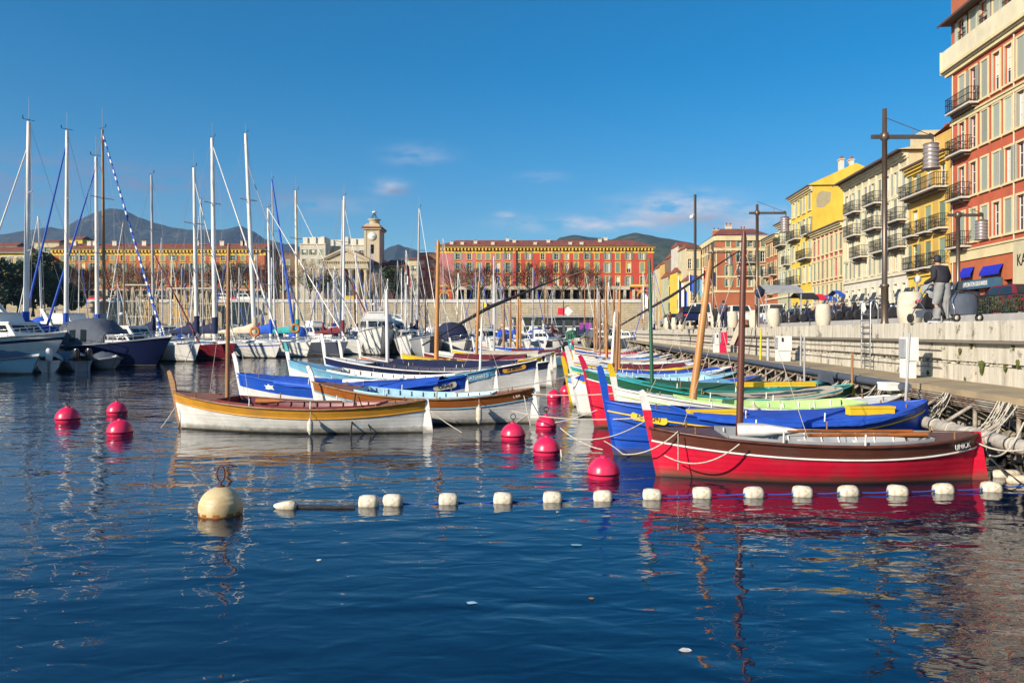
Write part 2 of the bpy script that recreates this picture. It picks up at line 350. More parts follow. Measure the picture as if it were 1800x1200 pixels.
# far terrace wall (tan ashlar with white parapet)
def brickm(name, c1, c2, mort, w, h, ms=.02):
    m, t, b = newmat(name); n = t.nodes; L = t.links
    tcn = n.new('ShaderNodeTexCoord'); sx = n.new('ShaderNodeSeparateXYZ'); L.new(tcn.outputs['Object'], sx.inputs[0]); cb = n.new('ShaderNodeCombineXYZ')
    L.new(MATH('ADD', sx.outputs[0], sx.outputs[1], nodes=t), cb.inputs[0]); L.new(sx.outputs[2], cb.inputs[1])
    br = n.new('ShaderNodeTexBrick'); br.inputs['Color1'].default_value = (*c1, 1); br.inputs['Color2'].default_value = (*c2, 1); br.inputs['Mortar'].default_value = (*mort, 1)
    br.inputs['Scale'].default_value = 1; br.inputs['Brick Width'].default_value = w; br.inputs['Row Height'].default_value = h; br.inputs['Mortar Size'].default_value = ms
    L.new(cb.outputs[0], br.inputs[0])
    nn = n.new('ShaderNodeTexNoise'); nn.inputs['Scale'].default_value = .8; nn.inputs['Detail'].default_value = 7; L.new(tcn.outputs['Object'], nn.inputs['Vector'])
    r = n.new('ShaderNodeMapRange'); r.inputs[3].default_value = .65; r.inputs[4].default_value = 1.3; L.new(nn.outputs[0], r.inputs[0])
    mu = n.new('ShaderNodeVectorMath'); mu.operation = 'SCALE'; L.new(br.outputs[0], mu.inputs[0]); L.new(r.outputs[0], mu.inputs['Scale'])
    L.new(mu.outputs[0], b.inputs['Base Color']); b.inputs['Roughness'].default_value = .85
    bp = n.new('ShaderNodeBump'); bp.inputs['Distance'].default_value = .03; L.new(br.outputs['Fac'], bp.inputs['Height']); bp.invert = True; L.new(bp.outputs[0], b.inputs['Normal'])
    return m
ASHLAR = brickm('tan_ashlar', (.50, .41, .27), (.44, .36, .23), (.3, .25, .16), 1.6, .6)
TILE = mat('clay_roof_tiles', (.27, .075, .04), rough=.85, var=.3, sc=1.2, bump=.08, bsc=3.5, c2=(.19, .06, .045), mixsc=.5)
t = thing('terrace_wall', 'long tan stone terrace wall with pale parapet across the head of the harbour', 'wall', (0, 185.2, 0))
mb = MB(); mb.box(-130, PX(1168, 185), 0, .8, 2.4, 9.7, ASHLAR); mb.build('wall', t)
mb = MB(); mb.box(-130, PX(1168, 185)+.2, -.25, 1.0, 9.7, 10.5, mat('pale_parapet', (.62, .58, .5), rough=.8)); mb.build('parapet', t)
mb = MB()
for k in range(18):
    x = PX(440+18*k, 185); mb.box(x, x+.5, -.28, -.02, 2.62, 9.69, mat('pale_pier', (.5, .44, .33)))
mb.build('pier', t)

def hill(name, prof, D, z0, depth, matl, rough=.02, front=900, wid=3):
    pts = []
    a, b = prof[0][0], prof[-1][0]; n = 150
    for i in range(n+1):
        x = a+(b-a)*i/n
        for k in range(len(prof)-1):
            if prof[k][0] <= x <= prof[k+1][0]:
                f = (x-prof[k][0])/(prof[k+1][0]-prof[k][0]); f = f*f*(3-2*f)*.5+f*.5
                y = prof[k][1]*(1-f)+prof[k+1][1]*f; break
        pts.append((x, y))
    rows = []; m = 34
    for j in range(m+1):
        g = j/m; row = []
        for (x, y) in pts:
            if g <= .7:
                q = g/.7; Y = D-front*(1-q); hgt = q**1.25
            else:
                q = (g-.7)/.3; Y = D+depth*q; hgt = 1-q*q
            top = PZ(y, D); X = PX(x, D)
            nzv = noise.fractal(Vector((X*.004, Y*.004, 3.1)), 1., 2., 5)*top*.10*(4*hgt*(1-hgt)) + noise.noise(Vector((X*.03, Y*.03, 1)))*3*hgt*(1 if g < .7 else .3)
            row.append((X, Y, z0+(top-z0)*hgt+nzv))
        rows.append(row)
    mb = MB(); mb.grid(rows, matl); o = struct(mb, name); return o
HILLG = mat('hill_scrub', (.022, .032, .035), rough=1, var=.5, sc=.03, c2=(.13, .12, .12), mixsc=.012, mlo=.56, mhi=.68, bump=6, bsc=.06)
HILLB = mat('hill_wooded', (.035, .05, .025), rough=1, var=.5, sc=.05, c2=(.09, .10, .06), mixsc=.03, mlo=.5, mhi=.7, bump=5, bsc=.08)
hill('mountain', [(-160,430),(-60,420),(0,411),(45,404),(85,398),(105,402),(122,399),(145,382),(168,371),(190,365),(212,367),(240,381),(275,392),(300,399),(330,403),(390,403),(420,396),(440,404),(465,420),(500,428),(515,428),(535,440),(560,462),(590,500)], 3300, 10, 700, HILLG, front=1100)
hill('hills', [(655,500),(672,440),(688,432),(700,429),(712,434),(728,437),(740,444),(760,470),(800,500)], 3300, 10, 500, HILLG, front=700)
hill('hills', [(960,440),(985,416),(1012,412),(1040,416),(1075,420),(1095,413),(1118,408),(1140,412),(1165,417),(1205,424),(1260,441),(1330,450),(1420,470)], 1900, 10, 500, HILLB, front=1100)
# scattered villas on the right-hand hill
VW = mat('villa_white', (.5, .46, .38), rough=.8)
k = 0
for (px, py) in [(1162,448),(1170,452),(1176,447),(1185,452),(1158,463),(1192,444),(1180,465),(1200,455),(1150,470),(1168,474),(1206,462),(1188,476)]:
    D = 1400+(486-py)*9; z = 10+(PZ(416, 1900)-10)*max(0, (D-800)/1100)**1.25-3
    mb = MB(); X = PX(px, D); w = rr.uniform(4, 8); zb = PZ(py, D)
    mb.box(X-w, X+w, D-5, D+5, zb-14, zb, VW); mb.face([(X-w-1, D-6, zb), (X+w+1, D-6, zb), (X+w+1, D, zb+3), (X-w-1, D, zb+3)], TILE)
    mb.face([(X-w-1, D+6, zb), (X+w+1, D+6, zb), (X+w+1, D, zb+3), (X-w-1, D, zb+3)], TILE)
    tag(mb.build('hillside_villa'), f'tiny white villa on the distant green hill, {ORD[k]} of the scatter above the village roofs', 'house', 'villas scattered on the far hillside'); k += 1

# rocks under the walkway
ROCK = mat('riprap_rock', (.33, .28, .2), rough=.95, var=.35, sc=3, bump=.05, bsc=6, c2=(.12, .1, .08), mixsc=2)
def rock_mesh(seed):
    q = random.Random(seed); mb = MB(); rows = []
    for i in range(7):
        th = math.pi*i/6; row = []
        for j in range(9):
            ph = 2*math.pi*j/9; v = Vector((math.sin(th)*math.cos(ph), math.sin(th)*math.sin(ph), math.cos(th)))
            r = 1+.45*noise.noise(v*1.3+Vector((seed*7.1, 0, 0)))
            m_ = max(abs(v.x), abs(v.y), abs(v.z)); r *= .75/m_**.5
            row.append(v*r)
        rows.append(row)
    mb.grid(rows, ROCK, closed=True, smooth=False); return mb.v, mb.f
rm = [rock_mesh(i) for i in range(5)]
mb = MB()
y = 10.
while y < 120:
    for k in range(3):
        v, f = rm[rr.randrange(5)]; s = rr.uniform(.18, .38); c = Vector((line(8.6+rr.uniform(-.2, .9)+k*.15, y), y+rr.uniform(-.3, .3), .12+.36*k+rr.uniform(-.08, .08)))
        rot = Matrix.Rotation(rr.uniform(0, 6), 3, 'Z') @ Matrix.Rotation(rr.uniform(0, 6), 3, 'X')
        k0 = mb.add([c+rot @ (Vector(p)*s) for p in v])
        for ff in f: mb.f.append(tuple(k0+i for i in ff)); mb.m.append(mb.mi(ROCK)); mb.sm.append(False)
    y += .42 if y < 45 else .9
struct(mb, 'rocks', 'stuff')
# steel jetty frame under the walkway edge
t = thing('jetty_frame', 'rusty steel frame with struts and pipes under the walkway edge', 'frame')
mb = MB(); ST = mat('weathered_steel', (.36, .32, .26), rough=.7, var=.3, sc=4, c2=(.18, .1, .06), mixsc=3); y = 8.
while y < 60:
    for pp, r_ in (([(line(8.25, y), y, ZWALK-.2), (line(8.25, y), y, .15)], .045), ([(line(8.25, y), y, ZWALK-.25), (line(7.72, y+.1), y+.1, .72)], .04)):
        mb = MB(); mb.tube(pp, r_, ST); mb.build('strut', t)
    y += 1.55 if y < 40 else 3
mb = MB()
for (dz, dk) in ((-.19, 0), (-.235, .03), (-.28, -.02), (-.325, .01), (-.37, .04)):
    mb.tube([(line(8.18+dk, y), y, ZWALK+dz+.02) for y in (5, 30, 80)], .022, ST)
mb.build('pipe', t)
mb = MB(); mb.tube([(line(8.1, y), y, ZWALK-.12) for y in (18.6, 28, 45, 80)], .11, P('slate', 'flat'), n=10); mb.build('hose', t)
mb = MB(); ys = [6+i*.35 for i in range(60)]
mb.tube([(line(7.55, y)+rr.uniform(-.01, .01), y, .62+rr.uniform(-.008, .008)) for y in ys], .13, mat('weathered_log', (.42, .38, .32), rough=.9, var=.3, sc=6, bump=.01, bsc=20), n=12); mb.build('boom_log', t)
for y in ys[::2]:
    mb = MB()
    for k in range(3):
        a = y+rr.uniform(0, .25); mb.lathe([(.14, -.02), (.15, 0), (.14, .02)], ROPED if rr.random() < .3 else ROPE, (line(7.55, a), a, .62), n=10, axis=1)
    mb.build('rope_lashing', t)
# tangled chains and ropes hanging on the pipe
for i, (yy, ln) in enumerate([(14.4, 5), (16.6, 5), (20.2, 4), (22.5, 3)]):
    mb = MB()
    for k in range(16):
        a = yy+rr.uniform(-.25, .25); x = line(8.1, a)
        mb.tube(sag((x, a, ZWALK-.1), (x-rr.uniform(.2, .5), a+rr.uniform(-.3, .1), ZWALK-rr.uniform(.4, .75)), rr.uniform(0, .1), 6), rr.uniform(.008, .014), ROPE if k % 3 else ROPED, n=5)
    tag(mb.build('rope_bundle'), ['tangled bundle of ropes over the pipe nearest the camera','tangled rope bundle over the pipe, second from the camera','rope bundle hanging where the black hose ends','rope bundle hanging over the black hose'][i], 'rope', 'rope bundles on the jetty pipes')
# ================================================================ WOODEN POINTED BOATS
ALGAE = mat('waterline_algae', (.05, .045, .02), rough=.8, var=.5, sc=5)
class Hull:
    """double-ended hull; local x from the bow (-L/2) to the stern (L/2), z=0 the waterline"""
    def __init__(s, L, B, fm, fb, fs): s.L, s.B, s.fm, s.fb, s.fs = L, B, fm, fb, fs; s.zk = -.28
    def zs(s, u):
        d = u-.6
        return s.fm+(s.fb-s.fm)*(max(0, -d)/.6)**2.0 + (s.fs-s.fm)*(max(0, d)/.4)**2.0
    def bs(s, u): return s.B/2*max(0, 1-abs(2*u-1)**2.5)**.80+.02
    def x(s, u, z): return -s.L/2+s.L*u-.20*z*(1-u)**5+.10*z*u**6
    def pt(s, u, z, side=1, off=0.):
        q = max(0., min(1.05, (z-s.zk)/(s.zs(u)-s.zk))); e = .42+.65*abs(2*u-1)**2
        y = (s.bs(u)-.02)*q**e+.02
        return Vector((s.x(u, z), side*(y+off), z))
def us(n): return [.5-.5*math.cos(math.pi*i/n) for i in range(n+1)]
BOATM = {}
def pointu(name, label, bow, stern, B=1.9, fm=.62, fb=.95, fs=.85, hull='white', band='blue', bandh=.2, stripe='white', rail='wood', deck='white', inside='sky', stem='white', stem_h=.6,
           cap=None, rudder='white', tarp=(), bench='wood', boot='algae', mast=None, text_=None, pins=True, kb='paint', yard=None, group=None, simple=False, heel=0, plate=None, stemw=.07, cleats=True):
    bow = Vector((*bow, 0)); stern = Vector((*stern, 0)); mid = (bow+stern)/2; d = stern-bow; L = d.length
    rz = math.atan2(d.y, d.x)
    t = thing(name, label, 'boat', mid, rz, group); t.rotation_euler = (R(heel), 0, rz)
    H = Hull(L, B, fm, fb, fs); n = 14 if simple else 30; U = us(n)
    mats_ = [ALGAE if boot == 'algae' else P(boot), P(hull), P(band, kb)]
    mb = MB()
    for side in (1, -1):
        rows = []
        for u in U:
            zs = H.zs(u); zb = zs-bandh
            zz = [-.28, -.12, .035, .12, zb*.45+.05, zb*.72+.03, zb-.001, zb, zs]
            if zb < .2: zz = [-.28, -.12, .03, .05, .07, .09, max(.1, zb-.001), max(.101, zb), zs]
            rows.append([H.pt(u, z, side) for z in zz])
        fn = lambda i, j: mats_[0] if j < 2 else (mats_[2] if j >= 7 else mats_[1])
        mb.grid(rows, None, fn=fn)
    mb.build('hull', t)
    # rubbing strake, gunwale rail
    mb = MB()
    for side in (1, -1):
        mb.tube([H.pt(u, H.zs(u), side, .008) for u in U], .028, P(rail, 'wood' if rail in ('wood', 'varnish', 'brown') else 'paint'), n=5, cap=False)
        if stripe: mb.tube([H.pt(u, H.zs(u)-bandh, side, .006) for u in U], .019, P(stripe), n=5, cap=False)
    mb.build('rail', t)
    # deck: fore, aft and side decks with coaming and cockpit sole
    mb = MB(); dk = P(deck); w = .13
    rows = []
    for u in U:
        z = H.zs(u)+.004; b = H.bs(u)
        inn = max(0, b-w) if .2 < u < .86 else 0
        rows.append([(H.x(u, z), b, z), (H.x(u, z), inn, z+.03*(b-inn)/B*2), (H.x(u, z), -inn, z+.03*(b-inn)/B*2), (H.x(u, z), -b, z)])
    for i in range(len(rows)-1):
        for j in (0, 1, 2):
            mid_open = .2 < U[i] < .86 and .2 < U[i+1] < .86
            if j == 1 and mid_open: continue
            mb.face([rows[i][j], rows[i][j+1], rows[i+1][j+1], rows[i+1][j]], dk)
    mb.build('deck', t)
    mb = MB(); ci = P(inside)
    inner = [u for u in U if .2 < u < .86]
    for side in (1, -1):
        rows = [[(H.x(u, .2), side*max(.02, H.bs(u)-w), H.zs(u)+.06), (H.x(u, .2), side*max(.02, H.bs(u)-w-.01), H.zs(u)-.1), (H.x(u, .2), side*max(.01, (H.bs(u)-w)*(.62-.5*abs(2*u-1)**2)), .16+.25*abs(2*u-1)**2)] for u in inner]
        mb.grid(rows, ci)
    mb.grid([[(H.x(u, .2), s_*(H.bs(u)-w)*(.62-.5*abs(2*u-1)**2), .16+.25*abs(2*u-1)**2) for s_ in (1, -1)] for u in inner], ci)
    for u in (inner[0], inner[-1]):
        b = H.bs(u)-w; mb.face([(H.x(u, .2), b, H.zs(u)+.06), (H.x(u, .2), -b, H.zs(u)+.06), (H.x(u, .2), -b*.2, .3), (H.x(u, .2), b*.2, .3)], ci)
    mb.build('cockpit', t)
    if not simple:
        for k, u in enumerate((.33, .52, .70)):
            b = H.bs(u)-w; z = H.zs(u)-.13; x = H.x(u, z); m_ = MB(); m_.box(x-.13, x+.13, -b, b, z-.035, z, P(bench, 'wood' if bench in ('wood', 'varnish', 'brown') else 'paint')); m_.build('bench', t)
        for k in range(11):   # ribs
            u = .24+k*.056
            for side in (1, -1):
                mb = MB()
                b = H.bs(u)-w-.02; mb.tube([(H.x(u, .2), side*b, H.zs(u)+.03), (H.x(u, .2), side*(b-.02), H.zs(u)-.1), (H.x(u, .2), side*b*.66, .26)], .016, P(bench, 'wood' if bench in ('wood', 'varnish', 'brown') else 'paint'), n=4); mb.build('rib', t)
    # stem post and stern post
    mb = MB(); zt = fb+stem_h; zz = [-.2, .3, fb-.05, fb+stem_h*.5, zt]
    for i in range(len(zz)-1):
        z0, z1 = zz[i], zz[i+1]
        def ring(z):
            x = H.x(0, min(z, fb))-(.10 if z > fb else .0)*(z-fb)/max(stem_h, .1)*1.3-.03
            wx = .10 if z < fb else (.16+(.05 if z > fb+stem_h*.6 else 0)*0-(.06)*(z-fb)/max(stem_h, .1)); return x, wx
        a, wa = ring(z0); b, wb = ring(z1); h = stemw/2
        cm = P(cap or stem) if (i == 3) else P(stem)
        mb.hexa([(a-.02, -h, z0), (a+wa, -h, z0), (a+wa, h, z0), (a-.02, h, z0), (b-.02, -h, z1), (b+wb, -h, z1), (b+wb, h, z1), (b-.02, h, z1)], cm)
    if stem_h > .3:  # rounded head
        a, wa = ring(zt); mb.hexa([(a-.02, -h, zt), (a+wa, -h, zt), (a+wa, h, zt), (a-.02, h, zt), (a-.02, -h, zt+.015), (a+wa*.55, -h, zt+.05), (a+wa*.55, h, zt+.05), (a-.02, h, zt+.015)], P(cap or stem))
    mb.build('stem_post', t)
    mb = MB(); x0 = L/2; z1 = fs+.03
    mb.hexa([(x0-.02, -.035, -.25), (x0+.30, -.03, -.25), (x0+.30, .03, -.25), (x0-.02, .035, -.25), (x0+.06, -.035, z1), (x0+.14, -.03, z1), (x0+.14, .03, z1), (x0+.06, .035, z1)], P(rudder))
    mb.build('rudder', t)
    if cleats:
        for (u, side) in ((.12, 1), (.12, -1), (.9, 1), (.9, -1)):
            mb = MB(); p = H.pt(u, H.zs(u), side, -.08); mb.tube([p, p+Vector((0, 0, .12))], .018, P('wood', 'wood'), n=5); mb.build('bollard', t)
    if pins:
        for u in (.36, .60):
            for side in (1, -1):
                m_ = MB(); p = H.pt(u, H.zs(u), side, -.06); m_.tube([p-Vector((0, 0, .02)), p+Vector((.01, 0, .2))], .016, P('white' if rnd.random() < .6 else 'wood'), n=6); m_.build('thole_pin', t)
    for (u0, u1, c, rg) in tarp:
        mb = MB(); rows = []; nn = 8 if simple else 26
        for i in range(nn+1):
            u = u0+(u1-u0)*i/nn; row = []; b = H.bs(u)+.02
            for j in range(-8, 9):
                s_ = j/6.5; a = max(-1, min(1, s_)); z = H.zs(u)+.035+rg*(1-abs(a)**1.5)*(.75+.25*math.sin(math.pi*(i/nn)))
                if abs(s_) > 1: z -= .11*(abs(s_)-1)/.23
                wr = .022*noise.noise(Vector((u*L*2.3, s_*2.2, L)))*(1 if abs(s_) < 1 else 1.6) + .012*noise.noise(Vector((u*L*7, s_*4, L)))
                row.append((H.x(u, z), a*b+(.012 if s_ > 1 else -.012 if s_ < -1 else 0)+wr*.5*(abs(s_) > 1)*(1 if s_ > 0 else -1), z+wr))
            rows.append(row)
        mb.grid(rows, P(c, 'cloth')); mb.build('tarpaulin', t)
    if mast:
        u, h, r, c, lx, ly = mast; mb = MB(); x = H.x(u, .3)
        mb.tube([(x, 0, .1), (x+lx*.5, ly*.5, h*.5), (x+lx*.97, ly*.97, h*.97), (x+lx, ly, h)], [r, r*.92, r*.72, r*.3], P(c, 'pole'), n=10); mb.build('mast', t)
        mb = MB(); mb.tube([(x+lx*.93, ly*.93, h*.93), (x-.9, B*.35, fm+.02)], .006, ROPE, n=4); mb.tube([(x+lx*.93, ly*.93, h*.93), (x+1.0, -B*.38, fm+.02)], .006, ROPE, n=4); mb.build('halyard', t)
    if yard:
        (xa, ya, za), (xb, yb, zb), r, c = yard; mb = MB(); mb.tube([(xa, ya, za), ((xa+xb)/2, (ya+yb)/2, (za+zb)/2+.05), (xb, yb, zb)], [r*.6, r, r*.45], P(c, 'pole'), n=8); mb.build('yard', t)
    if plate:      # painted name plate near the stern or bow
        u, ln, hh, c, (txt, tcol), side, dz = plate
        p0 = H.pt(u-ln/2/L, H.zs(u-ln/2/L)-dz, side, .012); p1 = H.pt(u+ln/2/L, H.zs(u+ln/2/L)-dz, side, .012); dd = (p1-p0); cc = (p0+p1)/2+Vector((0, side*.004, 0))
        ang = math.atan2(dd.z, dd.x); yaw = math.atan2(dd.y, dd.x)
        Mx = Matrix.Translation(cc) @ Matrix.Rotation(yaw, 4, 'Z') @ Matrix.Rotation(-ang, 4, 'Y')
        if c:
            mb = MB(); k = 12; hl = dd.length/2; pts = []
            for q in range(k+1): a = -math.pi/2+math.pi*q/k; pts.append((hl-hh/2+hh/2*math.cos(a), 0, hh/2*math.sin(a)))
            for q in range(k+1): a = math.pi/2+math.pi*q/k; pts.append((-hl+hh/2+hh/2*math.cos(a), 0, hh/2*math.sin(a)))
            mb.face([Mx @ Vector((p[0], side*.012, p[2])) for p in pts], P(c, 'flat')); mb.grid([[Mx @ Vector((p[0], side*.012, p[2])) for p in pts+pts[:1]], [Mx @ Vector((p[0], -side*.02, p[2])) for p in pts+pts[:1]]], P(c, 'flat'), smooth=False)
            mb.build('name_plate', t)
        o = text(txt, P(tcol, 'flat'), t, (0, 0, 0), (0, 0, 0), hh*.72, 'name_lettering')
        o.matrix_local = Mx @ Matrix.Translation((0, side*.026, 0)) @ Matrix.Rotation(R(90), 4, 'X')
    BOATM[name+label] = (Matrix.Translation(mid) @ Matrix.Rotation(rz, 4, 'Z'), H)
    return Matrix.Translation(mid) @ Matrix.Rotation(rz, 4, 'Z') @ Matrix.Rotation(R(heel), 4, 'X'), H
def W2(px, D): return (PX(px, D), D)
def fender(M, H, u, label, drop=.0, r=.075, ln=.42, grp='white fenders hanging on boat sides'):
    p = H.pt(u, H.zs(u)-.12, -1, r+.01); w = M @ p
    t = thing('fender', label, 'fender', w+Vector((0, 0, -.1-drop)), 0, grp)
    mb = MB(); mb.lathe([(.001, -ln), (r*.35, -ln+.01), (r*.5, -ln+.05), (r*.95, -ln+.1), (r, -ln*.7), (r, -ln*.3), (r*.95, -.09), (r*.45, -.04), (r*.3, 0), (.001, .005)], mat('fender_vinyl', (.66, .62, .5), rough=.45, var=.12, sc=6, c2=(.45, .4, .28), mixsc=5), n=14); mb.build('body', t)
    mb = MB(); mb.tube([(0, 0, 0), (0, .03, .12+drop), (0, .10, .26+drop)], .008, ROPE, n=5); mb.build('rope', t)
def oar(M, a, b, label, blade='white', shaft='varnish', bl=.85, bw=.085, grp=None):
    a = M @ Vector(a); b = M @ Vector(b); d = (b-a); L = d.length; t = thing('oar', label, 'oar', a, 0, grp)
    t.rotation_euler = d.to_track_quat('X', 'Z').to_euler()
    mb = MB(); mb.tube([(bl*.8, 0, 0), (L*.5, 0, 0), (L-.3, 0, 0)], [.022, .03, .032], P(shaft, 'wood'), n=8); mb.build('shaft', t)
    mb = MB(); pr = [(0, bw), (bl*.1, bw*1.08), (bl*.4, bw), (bl*.75, bw*.6), (bl, .028)]
    rows = [[(x, w, 0), (x, 0, .02), (x, -w, 0), (x, 0, -.02)] for x, w in pr]
    T = Matrix.Rotation(R(75), 4, 'X'); mb.T = T; mb.grid(rows, P(blade, 'flat'), closed=True); mb.face(rows[0], P(blade, 'flat')); mb.T = None; mb.build('blade', t)
    mb = MB(); mb.tube([(L-.3, 0, 0), (L-.02, 0, 0), (L, 0, 0)], [.02, .017, .005], P('white'), n=7); mb.build('handle', t)

# ---- right-hand row, nearest first
M1, H1 = pointu('fishing_boat', 'red wooden boat with brown upper planks, white stripe and brown mast, nearest the camera', W2(1158, 13.7), (PX(1708, 13.35), 13.35), B=1.95, fm=.68, fb=.86, fs=.80, hull='red', band='brown', bandh=.235, stripe='white',
       rail='brown', deck='brown', inside='grey', stem='red', cap='white', stem_h=.62, rudder='red', boot='maroon', bench='white', mast=(.262, 4.35, .065, 'brown', .10, 0), plate=(.925, .42, .19, None, ('UNICK', 'white'), -1, .13), stemw=.08)
M2, H2 = pointu('fishing_boat', 'deep blue boat with yellow stripe, yellow oval plate and blue tarpaulin behind the red one', W2(1083, 16.0), (PX(1618, 16.6), 16.6), B=2.1, fm=.74, fb=1.12, fs=1.08, hull='blue', band='blue', bandh=.20, stripe='yellow',
       rail='blue', deck='blue', inside='blue', stem='blue', cap='blue', stem_h=.70, rudder='blue', bench='yellow', boot='slate', tarp=((.22, .93, 'blue', .10),), plate=(.10, .62, .16, 'yellow', ('NI 704291', 'dark'), -1, .2))
M3, H3 = pointu('fishing_boat', 'white boat with lime green inside and orange slanting mast behind the blue one', W2(1098, 18.4), (PX(1577, 19.0), 19.0), B=2.1, fm=.74, fb=1.22, fs=1.00, hull='white', band='white', bandh=.16, stripe='lime',
       rail='white', deck='white', inside='lime', stem='white', cap='yellow', stem_h=.55, rudder='white', bench='white', mast=(.23, 4.35, .10, 'mastwood', .62, .2))
M4, H4 = pointu('fishing_boat', 'red and dark green boat with grey stripe, crimson stem post and yellow rudder', W2(1048, 20.6), (PX(1492, 21.4), 21.4), B=2.1, fm=.78, fb=1.55, fs=1.10, hull='red', band='green', bandh=.24, stripe='white',
       rail='teal', deck='green', inside='green', stem='crimson', cap='crimson', stem_h=.35, rudder='yellow', bench='yellow', mast=(.22, 4.6, .055, 'green', -.05, .15), tarp=((.45, .93, 'beige', .02),))
M5, H5 = pointu('fishing_boat', 'white boat with blue and yellow diamond on its tall white stem and green tarpaulin', W2(1020, 23.2), (PX(1452, 24), 24), B=2.1, fm=.80, fb=1.5, fs=1.05, hull='white', band='teal', bandh=.12, stripe='yellow',
       rail='teal', deck='teal', inside='teal', stem='white', cap='white', stem_h=.6, rudder='red', bench='yellow', tarp=((.25, .7, 'green', .16),), )
for (M, H, c1, c2) in ((M5, H5, 'yellow', 'blue'),):   # painted bow diamond
    mb = MB()
    for c, s_, o_ in ((c1, .17, .012), (c2, .11, .02)):
        p = [H.pt(.03, 1.18+s_, -1, o_), H.pt(.03+s_*.30, 1.18, -1, o_), H.pt(.03, 1.18-s_, -1, o_), H.pt(.004, 1.18, -1, o_)]
        mb.face([M @ q for q in p], P(c, 'flat'))
    o = mb.build('bow_emblem'); o.parent = [x for x in bpy.data.objects if x.get('label', '').startswith('white boat with blue and yellow diamond')][0]; o.matrix_parent_inverse = M.inverted()
CC = ['white','sky','teal','navy','blue','green','yellow','lightblue','red','white','orange','white','maroon']
rr = random.Random(21)
specs = [  # stem colour, hull, band, deck/inside, tarp colour, short description
 ('yellow','white','lightblue','blue','lightblue','tall yellow stem and light blue covers'),
 ('orange','white','green','sky',None,'orange-brown stem and dark green rail'),
 ('white','sky','white','sky','sky','sky blue hull and pale cover'),
 ('white','white','blue','white','blue','white hull and royal blue cover'),
 ('yellow','blue','yellow','yellow',None,'blue hull and yellow deck'),
 ('white','white','maroon','white','maroon','white hull and maroon rail and cover'),
 ('red','white','white','blue','navy','red stem and navy cover'),
 ('teal','white','white','white',None,'teal stem and all-white decks'),
 ('white','teal','white','orange','beige','teal hull and beige cover'),
 ('orange','white','blue','white',None,'orange stem and blue rail'),
 ('white','navy','white','white','blue','navy hull and bright blue cover'),
 ('lightblue','white','lightblue','white',None,'light blue stem'),
 ('white','green','yellow','white','white','green hull and yellow strake'),
 ('yellow','white','red','white',None,'yellow stem and red rail'),
 ('white','white','blue','sky','red','white hull and red cover'),
 ('maroon','white','navy','white',None,'maroon stem and navy rail'),
 ('teal','sky','white','white','white','teal stem and sky blue hull'),
 ('white','blue','white','white',None,'plain blue hull'),
 ('orange','white','orange','white','yellow','orange stem and yellow cover'),
 ('white','white','teal','white',None,'white stem and teal rail'),
]
Dr = 26.4; masts_r = {2: ('wood', 3.4), 4: ('mastwood', 4.6), 6: ('wood', 4.2), 7: ('varnish', 5.0), 9: ('mastwood', 5.2), 10: ('mastwood', 6.4), 11: ('wood', 5.0), 13: ('maroon', 5.4), 14: ('wood', 5.0), 15: ('brown', 5.6), 17: ('wood', 5.2), 18: ('mastwood', 5.6), 5: ('white', 3.6), 8: ('wood', 4.4), 12: ('steel', 5.0), 16: ('mastwood', 5.4), 19: ('wood', 5.6)}
for i, (st, hu, ba, dk, tp, desc) in enumerate(specs):
    bx = (line(.15, Dr))+rr.uniform(-.25, .2); L = rr.uniform(5.9, 6.8)
    m_ = masts_r.get(i)
    pointu('fishing_boat', f'{ORD[i+5]} boat of the right-hand row, with {desc}', (bx, Dr), (bx+L, Dr+rr.uniform(.2, .6)), B=rr.uniform(1.8, 2.1), fm=.72, fb=rr.uniform(1.0, 1.25), fs=rr.uniform(.95, 1.1), hull=hu, band=ba,
           bandh=rr.uniform(.1, .22), stripe=rr.choice(['white', 'blue', 'yellow', None]), rail=rr.choice(['white', ba, 'wood']), deck=dk, inside=rr.choice(['white', 'sky', dk]), stem=st, cap=rr.choice([st, 'yellow', 'teal', 'red']),
           stem_h=rr.uniform(.4, .7), rudder=rr.choice(['white', 'red', ba]), tarp=((rr.uniform(.2, .35), rr.uniform(.7, .92), tp, rr.uniform(.04, .2)),) if tp else (),
           mast=(rr.uniform(.25, .4), m_[1], .075, m_[0], rr.uniform(-.15, .2), 0) if m_ else None, simple=Dr > 34, pins=Dr < 34, cleats=Dr < 34, heel=rr.uniform(-2, 2))
    Dr += 2.25+i*.05

